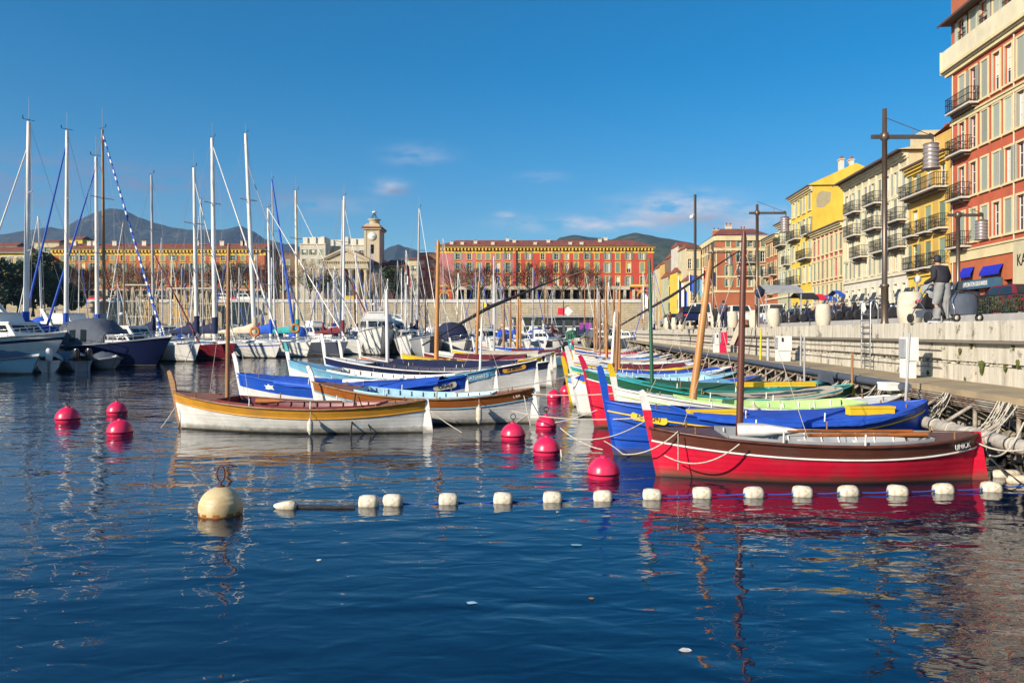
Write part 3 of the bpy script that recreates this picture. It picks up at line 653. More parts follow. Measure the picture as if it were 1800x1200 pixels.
# ---- left-hand row, nearest first
ML1, HL1 = pointu('fishing_boat', 'white boat with ochre upper planks and brown mast, front left', W2(318, 20.4), (PX(744, 19.6), 19.6), B=2.0, fm=.64, fb=.98, fs=.82, hull='white', band='ochre', bandh=.24, stripe='ochre', rail='wood', deck='varnish',
       inside='maroon', stem='wood', stem_h=.52, rudder='white', bench='brown', mast=(.2, 4.9, .06, 'wood', .04, 0), kb='paint')
ML2, HL2 = pointu('fishing_boat', 'white boat with varnished brown planks and pale blue inside, behind the ochre one', W2(562, 22.4), (PX(932, 21.6), 21.6), B=2.0, fm=.72, fb=1.12, fs=.98, hull='white', band='varnish', bandh=.27, stripe='lightblue', rail='wood', deck='varnish',
       inside='sky', stem='white', stem_h=.42, rudder='white', bench='wood', plate=(.935, .55, .13, None, ('L BAI', 'white'), -1, .13))
ML3, HL3 = pointu('fishing_boat', 'white boat with wide royal blue band and blue cover, white star badge at the bow', W2(430, 25.0), (PX(814, 24.0), 24.0), B=2.1, fm=.86, fb=1.22, fs=1.2, hull='white', band='blue', bandh=.40, stripe=None, rail='blue', deck='blue',
       inside='blue', stem='white', stem_h=.62, rudder='white', tarp=((.2, .9, 'blue', .14),), plate=(.925, .62, .19, 'beige', ('CIGALE', 'dark'), -1, .2))
ML4, HL4 = pointu('fishing_boat', 'white boat with light blue band and teal-tipped stem, fourth in the left-hand row', W2(520, 29.0), (PX(866, 27.6), 27.6), B=2.1, fm=.88, fb=1.5, fs=1.28, hull='white', band='lightblue', bandh=.24, stripe='lightblue', rail='lightblue', deck='lightblue',
       inside='white', stem='white', cap='teal', stem_h=.62, rudder='white', plate=(.92, .85, .2, 'lightblue', ('FORTUNAT', 'white'), -1, .2), mast=(.93, 3.1, .045, 'white', .12, 0))
ML5, HL5 = pointu('fishing_boat', 'white boat with dark navy band and blue stripe, gold number plate at the stern', W2(582, 33.0), (PX(938, 31.6), 31.6), B=2.2, fm=.95, fb=1.5, fs=1.42, hull='white', band='navy', bandh=.3, stripe='blue', rail='white', deck='white',
       inside='navy', stem='white', stem_h=.95, rudder='white', plate=(.91, .85, .2, 'ochre', ('NI 207291', 'dark'), -1, .17))
lspec = [(610, 960, 36.5, 'navy', 'white', 'white', 'navy', 'dark navy hull, white rails and a white mast', (.21, 4.6, .09, 'white', -.05, 0), 'navy'),
 (642, 905, 39, 'orange', 'yellow', 'white', 'orange', 'orange planks and a crimson fender on the bow', None, None),
 (714, 948, 42, 'yellow', 'white', 'white', 'yellow', 'bright yellow upper planks and orange mast', (.23, 7.6, .13, 'mastwood', .12, 0), None),
 (752, 955, 46, 'white', 'maroon', 'white', 'white', 'white hull and maroon cover', (.42, 5.6, .1, 'mastwood', .2, 0), 'maroon'),
 (775, 965, 50, 'sky', 'white', 'white', 'white', 'pale blue hull', None, None),
 (800, 972, 54.5, 'white', 'yellow', 'white', 'white', 'thin yellow rail', (.4, 6.2, .08, 'steel', .1, 0), 'beige'),
 (868, 1006, 59, 'lightblue', 'white', 'white', 'lightblue', 'light blue hull and long maroon sail cover', (.3, 5.4, .12, 'mastwood', .1, 0), 'maroon'),
 (838, 975, 64, 'white', 'blue', 'white', 'white', 'blue cover and wooden mast', (.35, 5.8, .11, 'wood', 0, 0), 'blue'),
 (850, 980, 70, 'orange', 'white', 'white', 'white', 'orange hull behind the maroon sail cover', (.5, 5.5, .11, 'mastwood', 0, 0), None),
 (860, 985, 76, 'white', 'teal', 'white', 'white', 'teal rail, farthest before the pontoon', (.3, 6, .12, 'wood', 0, 0), None)]
for i, (b0, s0, D, hu, ba, st, dk, desc, m_, tp) in enumerate(lspec):
    band_, hull_ = (hu, 'white') if hu in ('yellow', 'orange', 'navy') else (ba, hu)
    pointu('fishing_boat', f'{ORD[i+5]} boat of the left-hand row, with {desc}', W2(b0, D), W2(s0, D-.8), B=2.1, fm=.9, fb=1.35, fs=1.2, hull=hull_, band=band_, bandh=.34, stripe=None, rail='white' if i != 2 else 'yellow', deck=dk, inside=dk, stem=st,
           cap='white', stem_h=.8, rudder='white', tarp=((.25, .85, tp, .3),) if tp else (), mast=m_, simple=i > 1, pins=i < 3, cleats=False)
# long lateen yard slung between two masts
t = tag(MB().build('lateen_yard') if False else (lambda m: (m.tube([W2(742, 46)+(PZ(607, 46),), W2(860, 47)+(PZ(540, 47),), W2(985, 48)+(PZ(488, 48),)], [.05, .12, .04], P('dark', 'pole'), n=8), m.tube([W2(985, 48)+(PZ(490, 48),), W2(1040, 48.2)+(PZ(472, 48.2),)], .03, P('wood', 'pole'), n=5), m.build('lateen_yard'))[2])(MB()), 'long dark lateen yard slanting up to the right above the left-hand row', 'spar')
t = tag((lambda m: (m.tube([W2(1085, 38)+(PZ(575, 38),), W2(1180, 38)+(PZ(520, 38),), W2(1300, 38)+(PZ(440, 38),)], [.04, .08, .03], P('dark', 'pole'), n=6), m.build('lateen_yard'))[1])(MB()), 'dark lateen yard slanting up to the right above the right-hand row', 'spar')
# oars, fenders
oar(M1, (-1.42, -.50, .87), (1.85, -.30, .86), 'white-bladed oar with red-brown shaft lying along the red boat', grp=None, bw=.13, bl=1.05)
oar(M1, (1.75, -.45, .82), (-.6, -.55, .81), 'second red-brown oar, white grip end, on the stern of the red boat', blade='varnish', bw=.05)
oar(ML3, (-.1, -.55, 1.02), (2.2, -.3, 1.12), 'white oar lying on the blue cover of the blue-banded boat', shaft='white')
oar(ML1, (-1.3, .2, .74), (1.4, .1, .75), 'brown oar lying inside the ochre and white boat', blade='varnish', shaft='brown')
fender(ML1, HL1, .605, 'cream fender hanging on the white boat with ochre planks', drop=-.02)
fender(ML2, HL2, .785, 'long cream fender hanging on the varnished brown boat', drop=-.02, r=.085, ln=.52)
fender(M3, H3, .40, 'round-topped cream fender on the white boat with lime inside', drop=-.35, r=.11, ln=.3)
# white star badge on the blue band
o = MB(); u = .17; q = [HL3.pt(u+dx*.02, HL3.zs(u)-.22+dz*.1, -1, .014) for dx, dz in ((-1.1, -.5), (-.3, -.8), (.4, -.6), (1.2, -.9), (.9, .1), (1.3, .6), (.4, .55), (0, 1.1), (-.45, .5), (-1.2, .7), (-.8, 0))]
o.face(q, P('white', 'flat')); o.build('bow_badge', [x for x in bpy.data.objects if x.get('label', '').startswith('white boat with wide royal')][0])
# yellow box, ochre boards on the blue boat
def locbox(name, label, cat, M, x0, x1, y0, y1, z0, z1, c, kind='flat'):
    m = MB(); m.T = M; e = .012
    m.box(x0, x1, y0, y1, z0, z1, P(c, kind)); m.box(x0-e, x1+e, y0-e, y1+e, z1-.03, z1+.012, P(c, kind)); m.T = None
    return tag(m.build(name), label, cat)
locbox('plank_box', 'yellow wooden box lying across the middle of the blue boat', 'box', M2, 1.35, 2.3, -.75, -.55, .86, 1.02, 'yellow')
locbox('plank_box', 'yellow plank box on the fore part of the blue boat', 'box', M2, -2.0, -.9, -.72, -.5, .86, .98, 'yellow')
locbox('hatch_board', 'long yellow board lying on the dark green boat', 'board', M4, .2, 2.3, -.6, -.3, 1.1, 1.2, 'yellow')
locbox('cool_box', 'white lidded box at the stern of the lime-lined white boat', 'box', M3, 3.1, 3.6, -.1, .3, 1.12, 1.3, 'white')

# ================================================================ BUOYS, FLOATS, ROPES
BUOYR = mat('buoy_pink', (.74, .018, .085), rough=.32, var=.08, sc=3, c2=(.6, .04, .1), mixsc=4)
def buoy(px, py, rpx, label, ring=True):
    D = DW(py); r = rpx/F*D
    t = thing('mooring_buoy', label, 'buoy', (PX(px, D), D, 0), 0, 'pink-red round mooring buoys')
    mb = MB(); k = 20
    prof = [(max(.001, r*math.sin(math.pi*i/k)), r*.32-r*math.cos(math.pi*i/k)*(.98)) for i in range(k+1)]
    prof.insert(11, (r*1.02, r*.32-.012)); prof.insert(12, (r*1.02, r*.32+.012))
    mb.lathe(prof, BUOYR, n=32); mb.build('float', t)
    mb = MB(); mb.lathe([(r*.22, r*1.25), (r*.2, r*1.36), (.01, r*1.38)], BUOYR, n=16); mb.build('collar', t)
    if ring:
        mb = MB(); mb.tube([(0, 0, r*1.3), (0, 0, r*1.62)], .012, P('dark', 'metal'), n=6)
        c = Vector((0, 0, r*1.62+.06)); mb.tube([c+Vector((.06*math.cos(a*math.pi/7), 0, .06*math.sin(a*math.pi/7))) for a in range(15)], .011, P('dark', 'metal'), n=6); mb.build('ring', t)
buoy(119, 741, 20, 'pink-red buoy with a ring standing alone, far left')
buoy(206, 728, 17, 'pink-red buoy wrapped in ropes, behind another on the left')
buoy(211, 765, 21.5, 'pink-red buoy front of the pair on the left')
buoy(902, 771, 21.5, 'pink-red buoy at the stern of the varnished brown boat')
buoy(960, 753, 18.5, 'pink-red buoy behind the tied-up one, mid picture')
buoy(961, 798, 24, 'pink-red buoy with a rope down its side, mid picture', False)
buoy(1061, 839, 28, 'largest pink-red buoy, at the bow of the blue boat', False)
buoy(974, 702, 13, 'small pink-red buoy among the mooring lines, left one')
buoy(996, 692, 12, 'small pink-red buoy among the mooring lines, right one')
buoy(1000, 676, 10, 'smallest pink-red buoy between the two rows')
# big cream buoy
D = DW(903); r = 37.5/F*D
t = thing('mooring_buoy', 'large cream buoy with rusty waterline and iron ring, front left', 'buoy', (PX(388, D), D, 0))
mb = MB(); CRM = mat('buoy_cream', (.66, .52, .28), rough=.4, var=.12, sc=4, c2=(.5, .36, .18), mixsc=2.5); RUST = mat('rust_scum', (.34, .13, .02), rough=.7, var=.4, sc=14)
k = 26; prof = [(max(.001, r*math.sin(math.pi*i/k)), r*.30-r*math.cos(math.pi*i/k)) for i in range(k+1)]
for f in (16, 19, 22):
    rr_, zz_ = prof[f]; prof.insert(f, (rr_*1.012, zz_-.002))
mb.lathe(prof, CRM, n=40, fn=lambda i, j: RUST if prof[i][1] < .018+.01*math.sin(j*1.7) else CRM); mb.build('float', t)
mb = MB(); mb.lathe([(r*.2, r*1.27), (r*.18, r*1.33), (.01, r*1.34)], P('brown', 'flat'), n=14); mb.tube([(0, 0, r*1.3), (0, 0, r*1.55)], .014, P('brown', 'flat'))
c = Vector((0, 0, r*1.55+.10)); mb.tube([c+Vector((.055*math.cos(a*math.pi/10), 0, .11*math.sin(a*math.pi/10))) for a in range(21)], .013, P('brown', 'flat'), n=7); mb.build('ring', t)
# float line
FL = mat('float_foam', (.72, .66, .52), rough=.6, var=.12, sc=12, bump=.004, bsc=30, c2=(.5, .42, .28), mixsc=8)
fl = [(648,888),(691,886),(788,884),(884,882),(971,880),(1060,878),(1146,875),(1234,873),(1325,872),(1410,871),(1491,869),(1577,868),(1658,865),(1742,862)]
proto = None
for i, (px, py) in enumerate(fl):
    D = DW(py); s = D*17.0/F
    lab = f'white foam float on the blue line, {ORD[i]} from the left'
    if proto is None:
        proto = thing('line_float', lab, 'float', (PX(px, D), D, 0), 0, 'white floats strung on the blue line')
        mb = MB(); pr = [(.001, -1), (.35, -1), (.72, -.93), (.85, -.6), (.87, 0), (.85, .6), (.72, .93), (.35, 1), (.001, 1)]
        mb.lathe([(a*s*.95, b*s+0) for a, b in pr], FL, n=20, axis=0, c=(0, 0, s*.28)); mb.build('foam_body', proto)
        mb = MB(); mb.lathe([(s*.90, -s*.97*.0-s*.5), (s*.895, s*.5)], ALGAE, n=20, axis=0, c=(0, 0, s*.2)) if False else mb.lathe([(s*.2, -s*1.03), (s*.2, -s*.99)], P('lightblue', 'flat'), n=10, axis=0, c=(0, 0, s*.28)); mb.lathe([(s*.2, s*.99), (s*.2, s*1.03)], P('lightblue', 'flat'), n=10, axis=0, c=(0, 0, s*.28)); mb.build('plug', proto)
    else: dup(proto, (PX(px, D), D, rnd.uniform(-.012, .004)), rnd.uniform(-.14, .14), lab, proto['group']).rotation_euler[1] = rnd.uniform(-.09, .09)
pts = []
for i in range(len(fl)-1):
    for k in range(8):
        f = k/8; a, b = fl[i], fl[i+1]; px = a[0]+(b[0]-a[0])*f; D = DW(a[1]+(b[1]-a[1])*f); pts.append((PX(px, D), D, .045+.0*math.sin(f*9)-.035*4*f*(1-f)*(.6 if i > 5 else 1.6)))
D = DW(858); pts.append((PX(1850, D), D, .07))
mb = MB(); mb.tube(pts, .011, mat('blue_rope', (.02, .08, .42), rough=.7, var=.2, sc=40), n=6); tag(mb.build('float_rope'), 'blue rope threading the white foam floats', 'rope')
D = DW(893); X0 = PX(500, D)
mb = MB(); mb.lathe([(.001, -.17), (.03, -.15), (.065, -.05), (.085, .07), (.08, .15), (.04, .18), (.001, .18)], FL, n=16, axis=0, c=(0, 0, .03)); o = mb.build('cone_float'); o.location = (X0, D, 0); tag(o, 'cone-shaped white float at the left end of the black rope', 'float')
mb = MB(); mb.tube([(X0+.17+i*.05, D+.004*math.sin(i), .015+.006*math.sin(i*2.1)) for i in range(18)], .028, ROPED, n=7); tag(mb.build('thick_rope'), 'thick black weedy rope floating beside the cone float', 'rope')
for i, (px, py, ln) in enumerate([(1768, 838, .5), (1800, 848, .6)]):
    D = DW(py); mb = MB(); mb.lathe([(.001, -ln/2), (.07, -ln/2+.02), (.09, -ln/2+.1), (.09, ln/2-.1), (.07, ln/2-.02), (.001, ln/2)], FL, n=14, axis=0, c=(0, 0, .04)); o = mb.build('long_float'); o.location = (PX(px, D), D, 0); tag(o, ['long cream float behind the line, near the right edge', 'long cream float cut by the right edge'][i], 'float')
# mooring ropes
def rope(a, b, s, r, label, mt=None, n=14):
    mb = MB(); mb.tube(sag(a, b, s, n), r, mt or ROPE, n=5); tag(mb.build('mooring_rope'), label, 'rope')
def Wz(px, py, D): return (PX(px, D), D, PZ(py, D))
rope(Wz(1192, 758, 13.2), Wz(1095, 798, 13.6), .12, .012, 'white rope sagging from the red bow to the big buoy')
rope(Wz(1095, 798, 13.6), Wz(1062, 775, 15.6), -.02, .012, 'short white rope from the knot to the blue bow')
rope(Wz(1192, 762, 13.1), Wz(1192, 825, 13.2), .0, .010, 'white rope end hanging on the red bow')
rope(Wz(1168, 800, 13.1), Wz(1300, 780, 12.6), .22, .012, 'white rope looping along the red side to the mast')
rope(Wz(1137, 738, 14.8), Wz(1010, 770, 17), .15, .012, 'pale rope from the blue boat towards the mid buoys')
rope(Wz(1138, 733, 14.8), Wz(900, 722, 20.5), .12, .014, 'long pale line from the blue bow to the brown boat')
rope(Wz(1025, 655, 23), Wz(800, 690, 21.5), .10, .014, 'pale line stretched across the channel, upper one')
rope(Wz(1095, 690, 18.6), Wz(935, 692, 21.5), .05, .014, 'pale line stretched across the channel, middle one')
rope(Wz(1050, 720, 19), Wz(955, 745, 20.6), .06, .012, 'pale line from the crimson stem to the buoy pair')
rope(Wz(738, 708, 19.6), Wz(812, 760, 19.4), .03, .014, 'pale rope dropping from the ochre boat stern to the water')
rope(Wz(921, 695, 21.4), Wz(935, 760, 20.9), .0, .014, 'pale rope hanging down the brown boat stern')
rope(Wz(930, 727, 21.2), Wz(880, 757, 20.5), .03, .02, 'knotted rope from the brown stern to the nearest buoy')
rope(Wz(986, 790, 15.8), Wz(990, 830, 15.6), .0, .02, 'knotted white rope hanging down beside the tied buoy')
rope(Wz(985, 752, 17.5), Wz(1060, 790, 16.5), .08, .016, 'white chain-like rope from the buoy to the blue hull')
rope(Wz(307, 717, 20.2), Wz(283, 752, 20.1), .02, .014, 'old rope dropping from the ochre boat bow into the water')
rope(Wz(420, 660, 24.8), Wz(402, 676, 24.5), .0, .014, 'short rope off the blue-banded boat bow')
rope(Wz(347, 585, 62), Wz(318, 655, 55), .0, .03, 'thin mooring line from the moored yacht bow down to the water')
rope(Wz(625, 690, 19.2), Wz(616, 765, 19.1), .0, .02, 'dark rope hanging over the ochre boat side', ROPED)
rope(Wz(630, 696, 19.0), Wz(652, 757, 19.3), .02, .014, 'thin dark rope curving down the ochre boat side', ROPED)
for i, (a, b, s) in enumerate([(Wz(1718, 770, 13.5), Wz(1790, 710, 14.2), .12), (Wz(1612, 735, 16.8), Wz(1762, 728, 15.6), .28), (Wz(1700, 768, 13.5), Wz(1800, 790, 12.5), .1), (Wz(1640, 742, 16.2), Wz(1762, 730, 15.2), .3),
                           (Wz(1720, 780, 13.6), Wz(1775, 842, 13.0), .0), (Wz(1716, 785, 13.7), Wz(1800, 852, 12.8), .02), (Wz(1580, 722, 19), Wz(1700, 690, 18), .2), (Wz(1800, 742, 13), Wz(1740, 800, 12.6), .2)]):
    rope(a, b, s, .016 if i not in (4, 5) else .014, ['pale mooring line from the red stern to the log','slack pale line from the blue stern to the log','pale line low behind the red stern','second slack line beside it, from blue stern to log','black line running from the red stern to the floats','second black line from the red stern to the right edge','mooring line from the lime-lined boat to the jetty','slack line hanging from the log at the right edge'][i], ROPED if i in (4, 5) else ROPE)
# ================================================================ BUILDINGS
def plaster(name, c, v=.13):
    return mat('plaster_'+name, c, rough=.85, var=v, sc=.9, bump=.006, bsc=14, c2=tuple(x*.8 for x in c), mixsc=.5, mlo=.5, mhi=.75, stretch=(1, 1, .6))
PL = {k: plaster(k, c) for k, c in dict(redpink=(.47, .105, .05), orange=(.45, .12, .045), cream=(.62, .52, .30), yellow=(.72, .50, .06), yellow2=(.60, .38, .10), pale=(.56, .49, .31), palegreen=(.45, .44, .27), pink=(.50, .17, .16), rose=(.46, .10, .10), terracotta=(.42, .13, .06),
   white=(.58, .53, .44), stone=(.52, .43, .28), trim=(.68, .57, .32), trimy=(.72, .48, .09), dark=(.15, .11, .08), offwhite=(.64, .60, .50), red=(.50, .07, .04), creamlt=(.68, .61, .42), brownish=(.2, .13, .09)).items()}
def louvre(name, c):
    m, t, b = newmat('shutter_'+name); n = t.nodes; L = t.links
    tcn = n.new('ShaderNodeTexCoord'); w = n.new('ShaderNodeTexWave'); w.bands_direction = 'Z'; w.inputs['Scale'].default_value = 3.2; w.wave_profile = 'SAW'; L.new(tcn.outputs['Object'], w.inputs['Vector'])
    bp = n.new('ShaderNodeBump'); bp.inputs['Distance'].default_value = .03; L.new(w.outputs[0], bp.inputs['Height']); L.new(bp.outputs[0], b.inputs['Normal'])
    oi = n.new('ShaderNodeObjectInfo'); r = n.new('ShaderNodeMapRange'); r.inputs[3].default_value = .75; r.inputs[4].default_value = 1.25; L.new(oi.outputs['Random'], r.inputs[0])
    mu = n.new('ShaderNodeVectorMath'); mu.operation = 'SCALE'; mu.inputs[0].default_value = c; L.new(r.outputs[0], mu.inputs['Scale']); L.new(mu.outputs[0], b.inputs['Base Color'])
    b.inputs['Roughness'].default_value = .6; return m
SH = {'green': louvre('green', (.25, .33, .24)), 'grey': louvre('grey', (.40, .42, .36)), 'pale': louvre('pale', (.45, .50, .42)), 'dkgreen': louvre('dkgreen', (.10, .2, .14))}
IRON = mat('wrought_iron', (.02, .02, .022), rough=.5, var=.3, sc=9)
WC = {}
def window_mesh(w, h, kind, trim, sh, tw=.14, sill=True, head=False):
    cv = rnd.randrange(4) if kind != 'closed' else 0
    key = (round(w, 2), round(h, 2), kind, trim, sh, tw, sill, head, cv)
    if key in WC: return WC[key]
    T = PL[trim]; mb = MB()
    mb.box(-w/2-tw, -w/2, -.05, .0, 0, h, T); mb.box(w/2, w/2+tw, -.05, .0, 0, h, T); mb.box(-w/2-tw, w/2+tw, -.06, .0, h, h+tw, T)
    if sill: mb.box(-w/2-tw-.05, w/2+tw+.05, -.14, .0, -.14, 0, T)
    if head: mb.box(-w/2-tw-.1, w/2+tw+.1, -.22, .0, h+tw+.1, h+tw+.24, T)
    if kind in ('glass', 'flat', 'out', 'half'):
        mb.box(-w/2, w/2, .17, .19, 0, h, GLASS)
        if cv == 1: mb.box(-w/2+.04, -w*.12, .160, .169, 0, h*.96, PL['offwhite']); mb.box(w*.2, w/2-.04, .160, .169, 0, h*.96, PL['offwhite'])
        if cv == 2: mb.box(-w/2+.04, w/2-.04, .160, .169, h*.42, h*.96, PL['creamlt'])
        fr = P('white', 'flat'); e = .055
        for x in (-w/2, -e/2, w/2-e): mb.box(x, x+e, .13, .168, 0, h, fr)
        for z in (0, h*.36, h*.70, h-e): mb.box(-w/2+e, -e/2, .132, .166, z, z+e*.8, fr); mb.box(e/2, w/2-e, .132, .166, z, z+e*.8, fr)
    sub = MB(); s = SH[sh]
    if kind == 'closed': sub.box(-w/2+.01, -.012, -.01, .03, .02, h-.02, s); sub.box(.012, w/2-.01, -.01, .03, .02, h-.02, s)
    if kind == 'flat': sub.box(-w-.02, -w/2-.02, -.10, -.065, .02, h-.02, s); sub.box(w/2+.02, w+.02, -.10, -.065, .02, h-.02, s)
    if kind in ('out', 'half'):
        for sd in (-1, 1):
            a = R((100, 88, 118, 135)[cv] if kind == 'out' else (165 if sd < 0 else 95)); x0 = sd*w/2
            Tm = Matrix.Translation((x0, -.06, 0)) @ Matrix.Rotation(-sd*a, 4, 'Z')
            x1, x2 = (0, -w/2*sd) if False else (0, -sd*w/2)
            sub.box(min(x1, x2), max(x1, x2), -.018, .018, .02, h-.02, s, T=Tm)
    WC[key] = (mb.mesh('window'), sub.mesh('shutter') if kind != 'glass' else None); return WC[key]
def add_window(t, x, z, w, h, kind, trim, sh='green', M=None, subp=True, **kw):
    me, sb = window_mesh(w, h, kind, trim, sh, **kw)
    o = mobj('window', me, t); mm = (M or Matrix.Identity(4)) @ Matrix.Translation((x, 0, z)); o.matrix_local = mm
    if sb:
        s = mobj('shutter', sb, o)
    return o
def facade(mb, W_, zones, ops, T=None, depth=.25, x0=0.):
    """front wall at y=0 from x0 to W_, zones [(z0,z1,mat)], ops [(x,z,w,h)] leave real openings with reveals"""
    xs = sorted({x0, W_} | {round(v, 3) for o in ops for v in (o[0]-o[2]/2, o[0]+o[2]/2)})
    zs_ = sorted({z for a in zones for z in a[:2]} | {round(v, 3) for o in ops for v in (o[1], o[1]+o[3])})
    old = mb.T; mb.T = T
    def zm(z):
        for a, b, m in zones:
            if a <= z <= b: return m
        return zones[-1][2]
    for k in range(len(zs_)-1):
        zc = (zs_[k]+zs_[k+1])/2; run = None
        for i in range(len(xs)-1):
            xc = (xs[i]+xs[i+1])/2
            hole = any(abs(xc-o[0]) < o[2]/2 and o[1] < zc < o[1]+o[3] for o in ops)
            if hole:
                if run is not None: mb.face([(run, 0, zs_[k]), (xs[i], 0, zs_[k]), (xs[i], 0, zs_[k+1]), (run, 0, zs_[k+1])], zm(zc)); run = None
            elif run is None: run = xs[i]
        if run is not None: mb.face([(run, 0, zs_[k]), (xs[-1], 0, zs_[k]), (xs[-1], 0, zs_[k+1]), (run, 0, zs_[k+1])], zm(zc))
    for (x, z, w, h) in ops:
        m = zm(z+h/2); a, b = x-w/2, x+w/2
        mb.face([(a, 0, z), (a, depth, z), (a, depth, z+h), (a, 0, z+h)], m); mb.face([(b, 0, z), (b, depth, z), (b, depth, z+h), (b, 0, z+h)], m)
        mb.face([(a, 0, z), (b, 0, z), (b, depth, z), (a, depth, z)], m); mb.face([(a, 0, z+h), (b, 0, z+h), (b, depth, z+h), (a, depth, z+h)], m)
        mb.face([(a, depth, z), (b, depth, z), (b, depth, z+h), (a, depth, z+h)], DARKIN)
    mb.T = old
def balcony(t, x0, x1, z, dep=.7, M=None, hh=1., mtl=None, plants=0):
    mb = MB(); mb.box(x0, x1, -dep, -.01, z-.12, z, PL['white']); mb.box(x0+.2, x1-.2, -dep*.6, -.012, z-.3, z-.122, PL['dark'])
    o = mb.build('balcony', t); r = MB(); q = mtl or IRON
    n = max(4, int((x1-x0)/.13))
    for k in range(n+1):
        x = x0+.03+(x1-x0-.06)*k/n; r.box(x-.011, x+.011, -dep+.02, -dep+.042, z, z+hh, q)
    for k in range(1, int(dep/.14)):
        for x in (x0+.03, x1-.03): y = -dep+.03+k*.14; r.box(x-.011, x+.011, y-.011, y+.011, z, z+hh, q)
    for zz in (z+.08, z+hh*.55, z+hh-.03):
        r.box(x0, x1, -dep+.01, -dep+.05, zz, zz+.035, q); r.box(x0, x0+.04, -dep+.05, -.02, zz, zz+.035, q); r.box(x1-.04, x1, -dep+.05, -.02, zz, zz+.035, q)
    ro = r.build('railing', o)
    if plants:
        p = MB(); q2 = random.Random(int(x0*10+z))
        for k in range(plants):
            c = Vector((q2.uniform(x0+.1, x1-.1), -dep+q2.uniform(-.1, .25), z+q2.uniform(.1, 1.0))); s = .07
            d1 = Vector((q2.uniform(-1, 1), q2.uniform(-1, 1), q2.uniform(-1, 1))).normalized()*s; d2 = d1.cross(Vector((q2.uniform(-1, 1), 1, q2.uniform(-1, 1)))).normalized()*s*.7
            p.face([c-d1, c+d2, c+d1, c-d2], LEAF)
        p.build('planter', o)
    if M is not None: o.matrix_local = M
    return o
LEAF = mat('leaf_dark', (.045, .085, .02), rough=.7, var=.4, sc=3)
def cornice(mb, x0, x1, z, T, n=3, out_=.5, h=.5, M=None):
    old = mb.T; mb.T = M
    for k in range(n): o = out_*(k+1)/n; mb.box(x0-o*0, x1+o*0, -o, -.003, z+h*k/n, z+h*(k+1)/n-.002, T)
    mb.T = old
def dentils(mb, x0, x1, z, step, T, d=.45, w=.3, h=.5):
    k = x0
    while k < x1-w: mb.box(k, k+w, -d, -.01, z, z+h, T); k += step
def chimney(rf, x, y, z, w=.7, h=1.6, pots=2, mt='offwhite'):
    mb = MB(); mb.box(x-w/2, x+w/2, y-w/3, y+w/3, z-1.5, z+h, PL[mt]); mb.box(x-w/2-.08, x+w/2+.08, y-w/3-.08, y+w/3+.08, z+h, z+h+.12, PL['trim'])
    for k in range(pots): mb.lathe([(.11, z+h+.12), (.09, z+h+.5)], TILE, c=(x-w/3+k*w*.66/max(1, pots-1) if pots > 1 else x, y, 0), n=8)
    mb.build('chimney', rf)
def roof_gable(t, W_, dep, z, rise, over=.5, hip=0., mt=None, x0=0., gc=None):
    mb = MB(); a, b = x0-over*.4, W_+over*.4; m = mt or TILE
    r0, r1 = a+hip, b-hip; ry = dep/2
    mb.face([(a, -over, z), (b, -over, z), (r1, ry, z+rise), (r0, ry, z+rise)], m); mb.face([(a, dep+over, z), (b, dep+over, z), (r1, ry, z+rise), (r0, ry, z+rise)], m)
    mb.face([(a, -over, z), (r0, ry, z+rise), (a, dep+over, z)], m if hip else (gc or PL['cream'])); mb.face([(b, -over, z), (r1, ry, z+rise), (b, dep+over, z)], m if hip else (gc or PL['cream']))
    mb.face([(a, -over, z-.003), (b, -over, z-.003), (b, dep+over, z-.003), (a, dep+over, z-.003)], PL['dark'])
    mb.box(a, b, -over-.06, -over-.001, z-.12, z+.03, mat('gutter', (.10, .06, .05), rough=.6))
    return mb.build('roof', t)
def body(mb, W_, dep, z0, z1, side, x0=0.):
    mb.face([(x0, 0, z0), (x0, dep, z0), (x0, dep, z1), (x0, 0, z1)], side); mb.face([(W_, 0, z0), (W_, dep, z0), (W_, dep, z1), (W_, 0, z1)], side)
    mb.face([(x0, dep, z0), (W_, dep, z0), (W_, dep, z1), (x0, dep, z1)], side); mb.face([(x0, 0, z1), (W_, 0, z1), (W_, dep, z1), (x0, dep, z1)], side)
KF = 27.2; ang = math.atan2(-1, -DV); sc_ = math.sqrt(1+DV*DV)
def street(Dfar): return (line(KF, Dfar), Dfar, 0)           # local x runs from here towards the camera
def DX(px): return KF*F/(px-1007)
def lx(px, Dfar): return (Dfar-DX(px))*sc_
rr = random.Random(5)
# ---- near red building
Df = DX(1672); Wn = 34.
t = thing('apartment_building', 'tall red corner building with cream attic band, iron balconies and blue awnings', 'building', street(Df), ang)
xs_ = [lx(p, Df) for p in (1691, 1711, 1731, 1752, 1773, 1795)]; d = xs_[-1]-xs_[-2]
while xs_[-1] < Wn-2.5: xs_.append(xs_[-1]+1.5)
rows_ = [(18.05, 2.45), (15.05, 2.15), (11.9, 2.2), (8.75, 2.15)]
kinds = [['closed','flat','closed','out','out','closed','out'], ['out','out','closed','closed','closed','out','closed'], ['out','half','closed','closed','flat','out','closed'], ['closed','closed','closed','out','closed','out','closed']]
ops = []; wins = []
for r_, (z, h) in enumerate(rows_):
    for i, x in enumerate(xs_):
        ops.append((x, z, .78, h)); wins.append((x, z, .78, h, kinds[r_][i % 7], 'trim'))
for i, x in enumerate(xs_):
    if i % 1 == 0: ops.append((x, 22.9, .8, 1.5)); wins.append((x, 22.9, .8, 1.5, rr.choice(['out', 'closed', 'flat']), 'trim'))
gx = [lx(1690, Df)+.2]
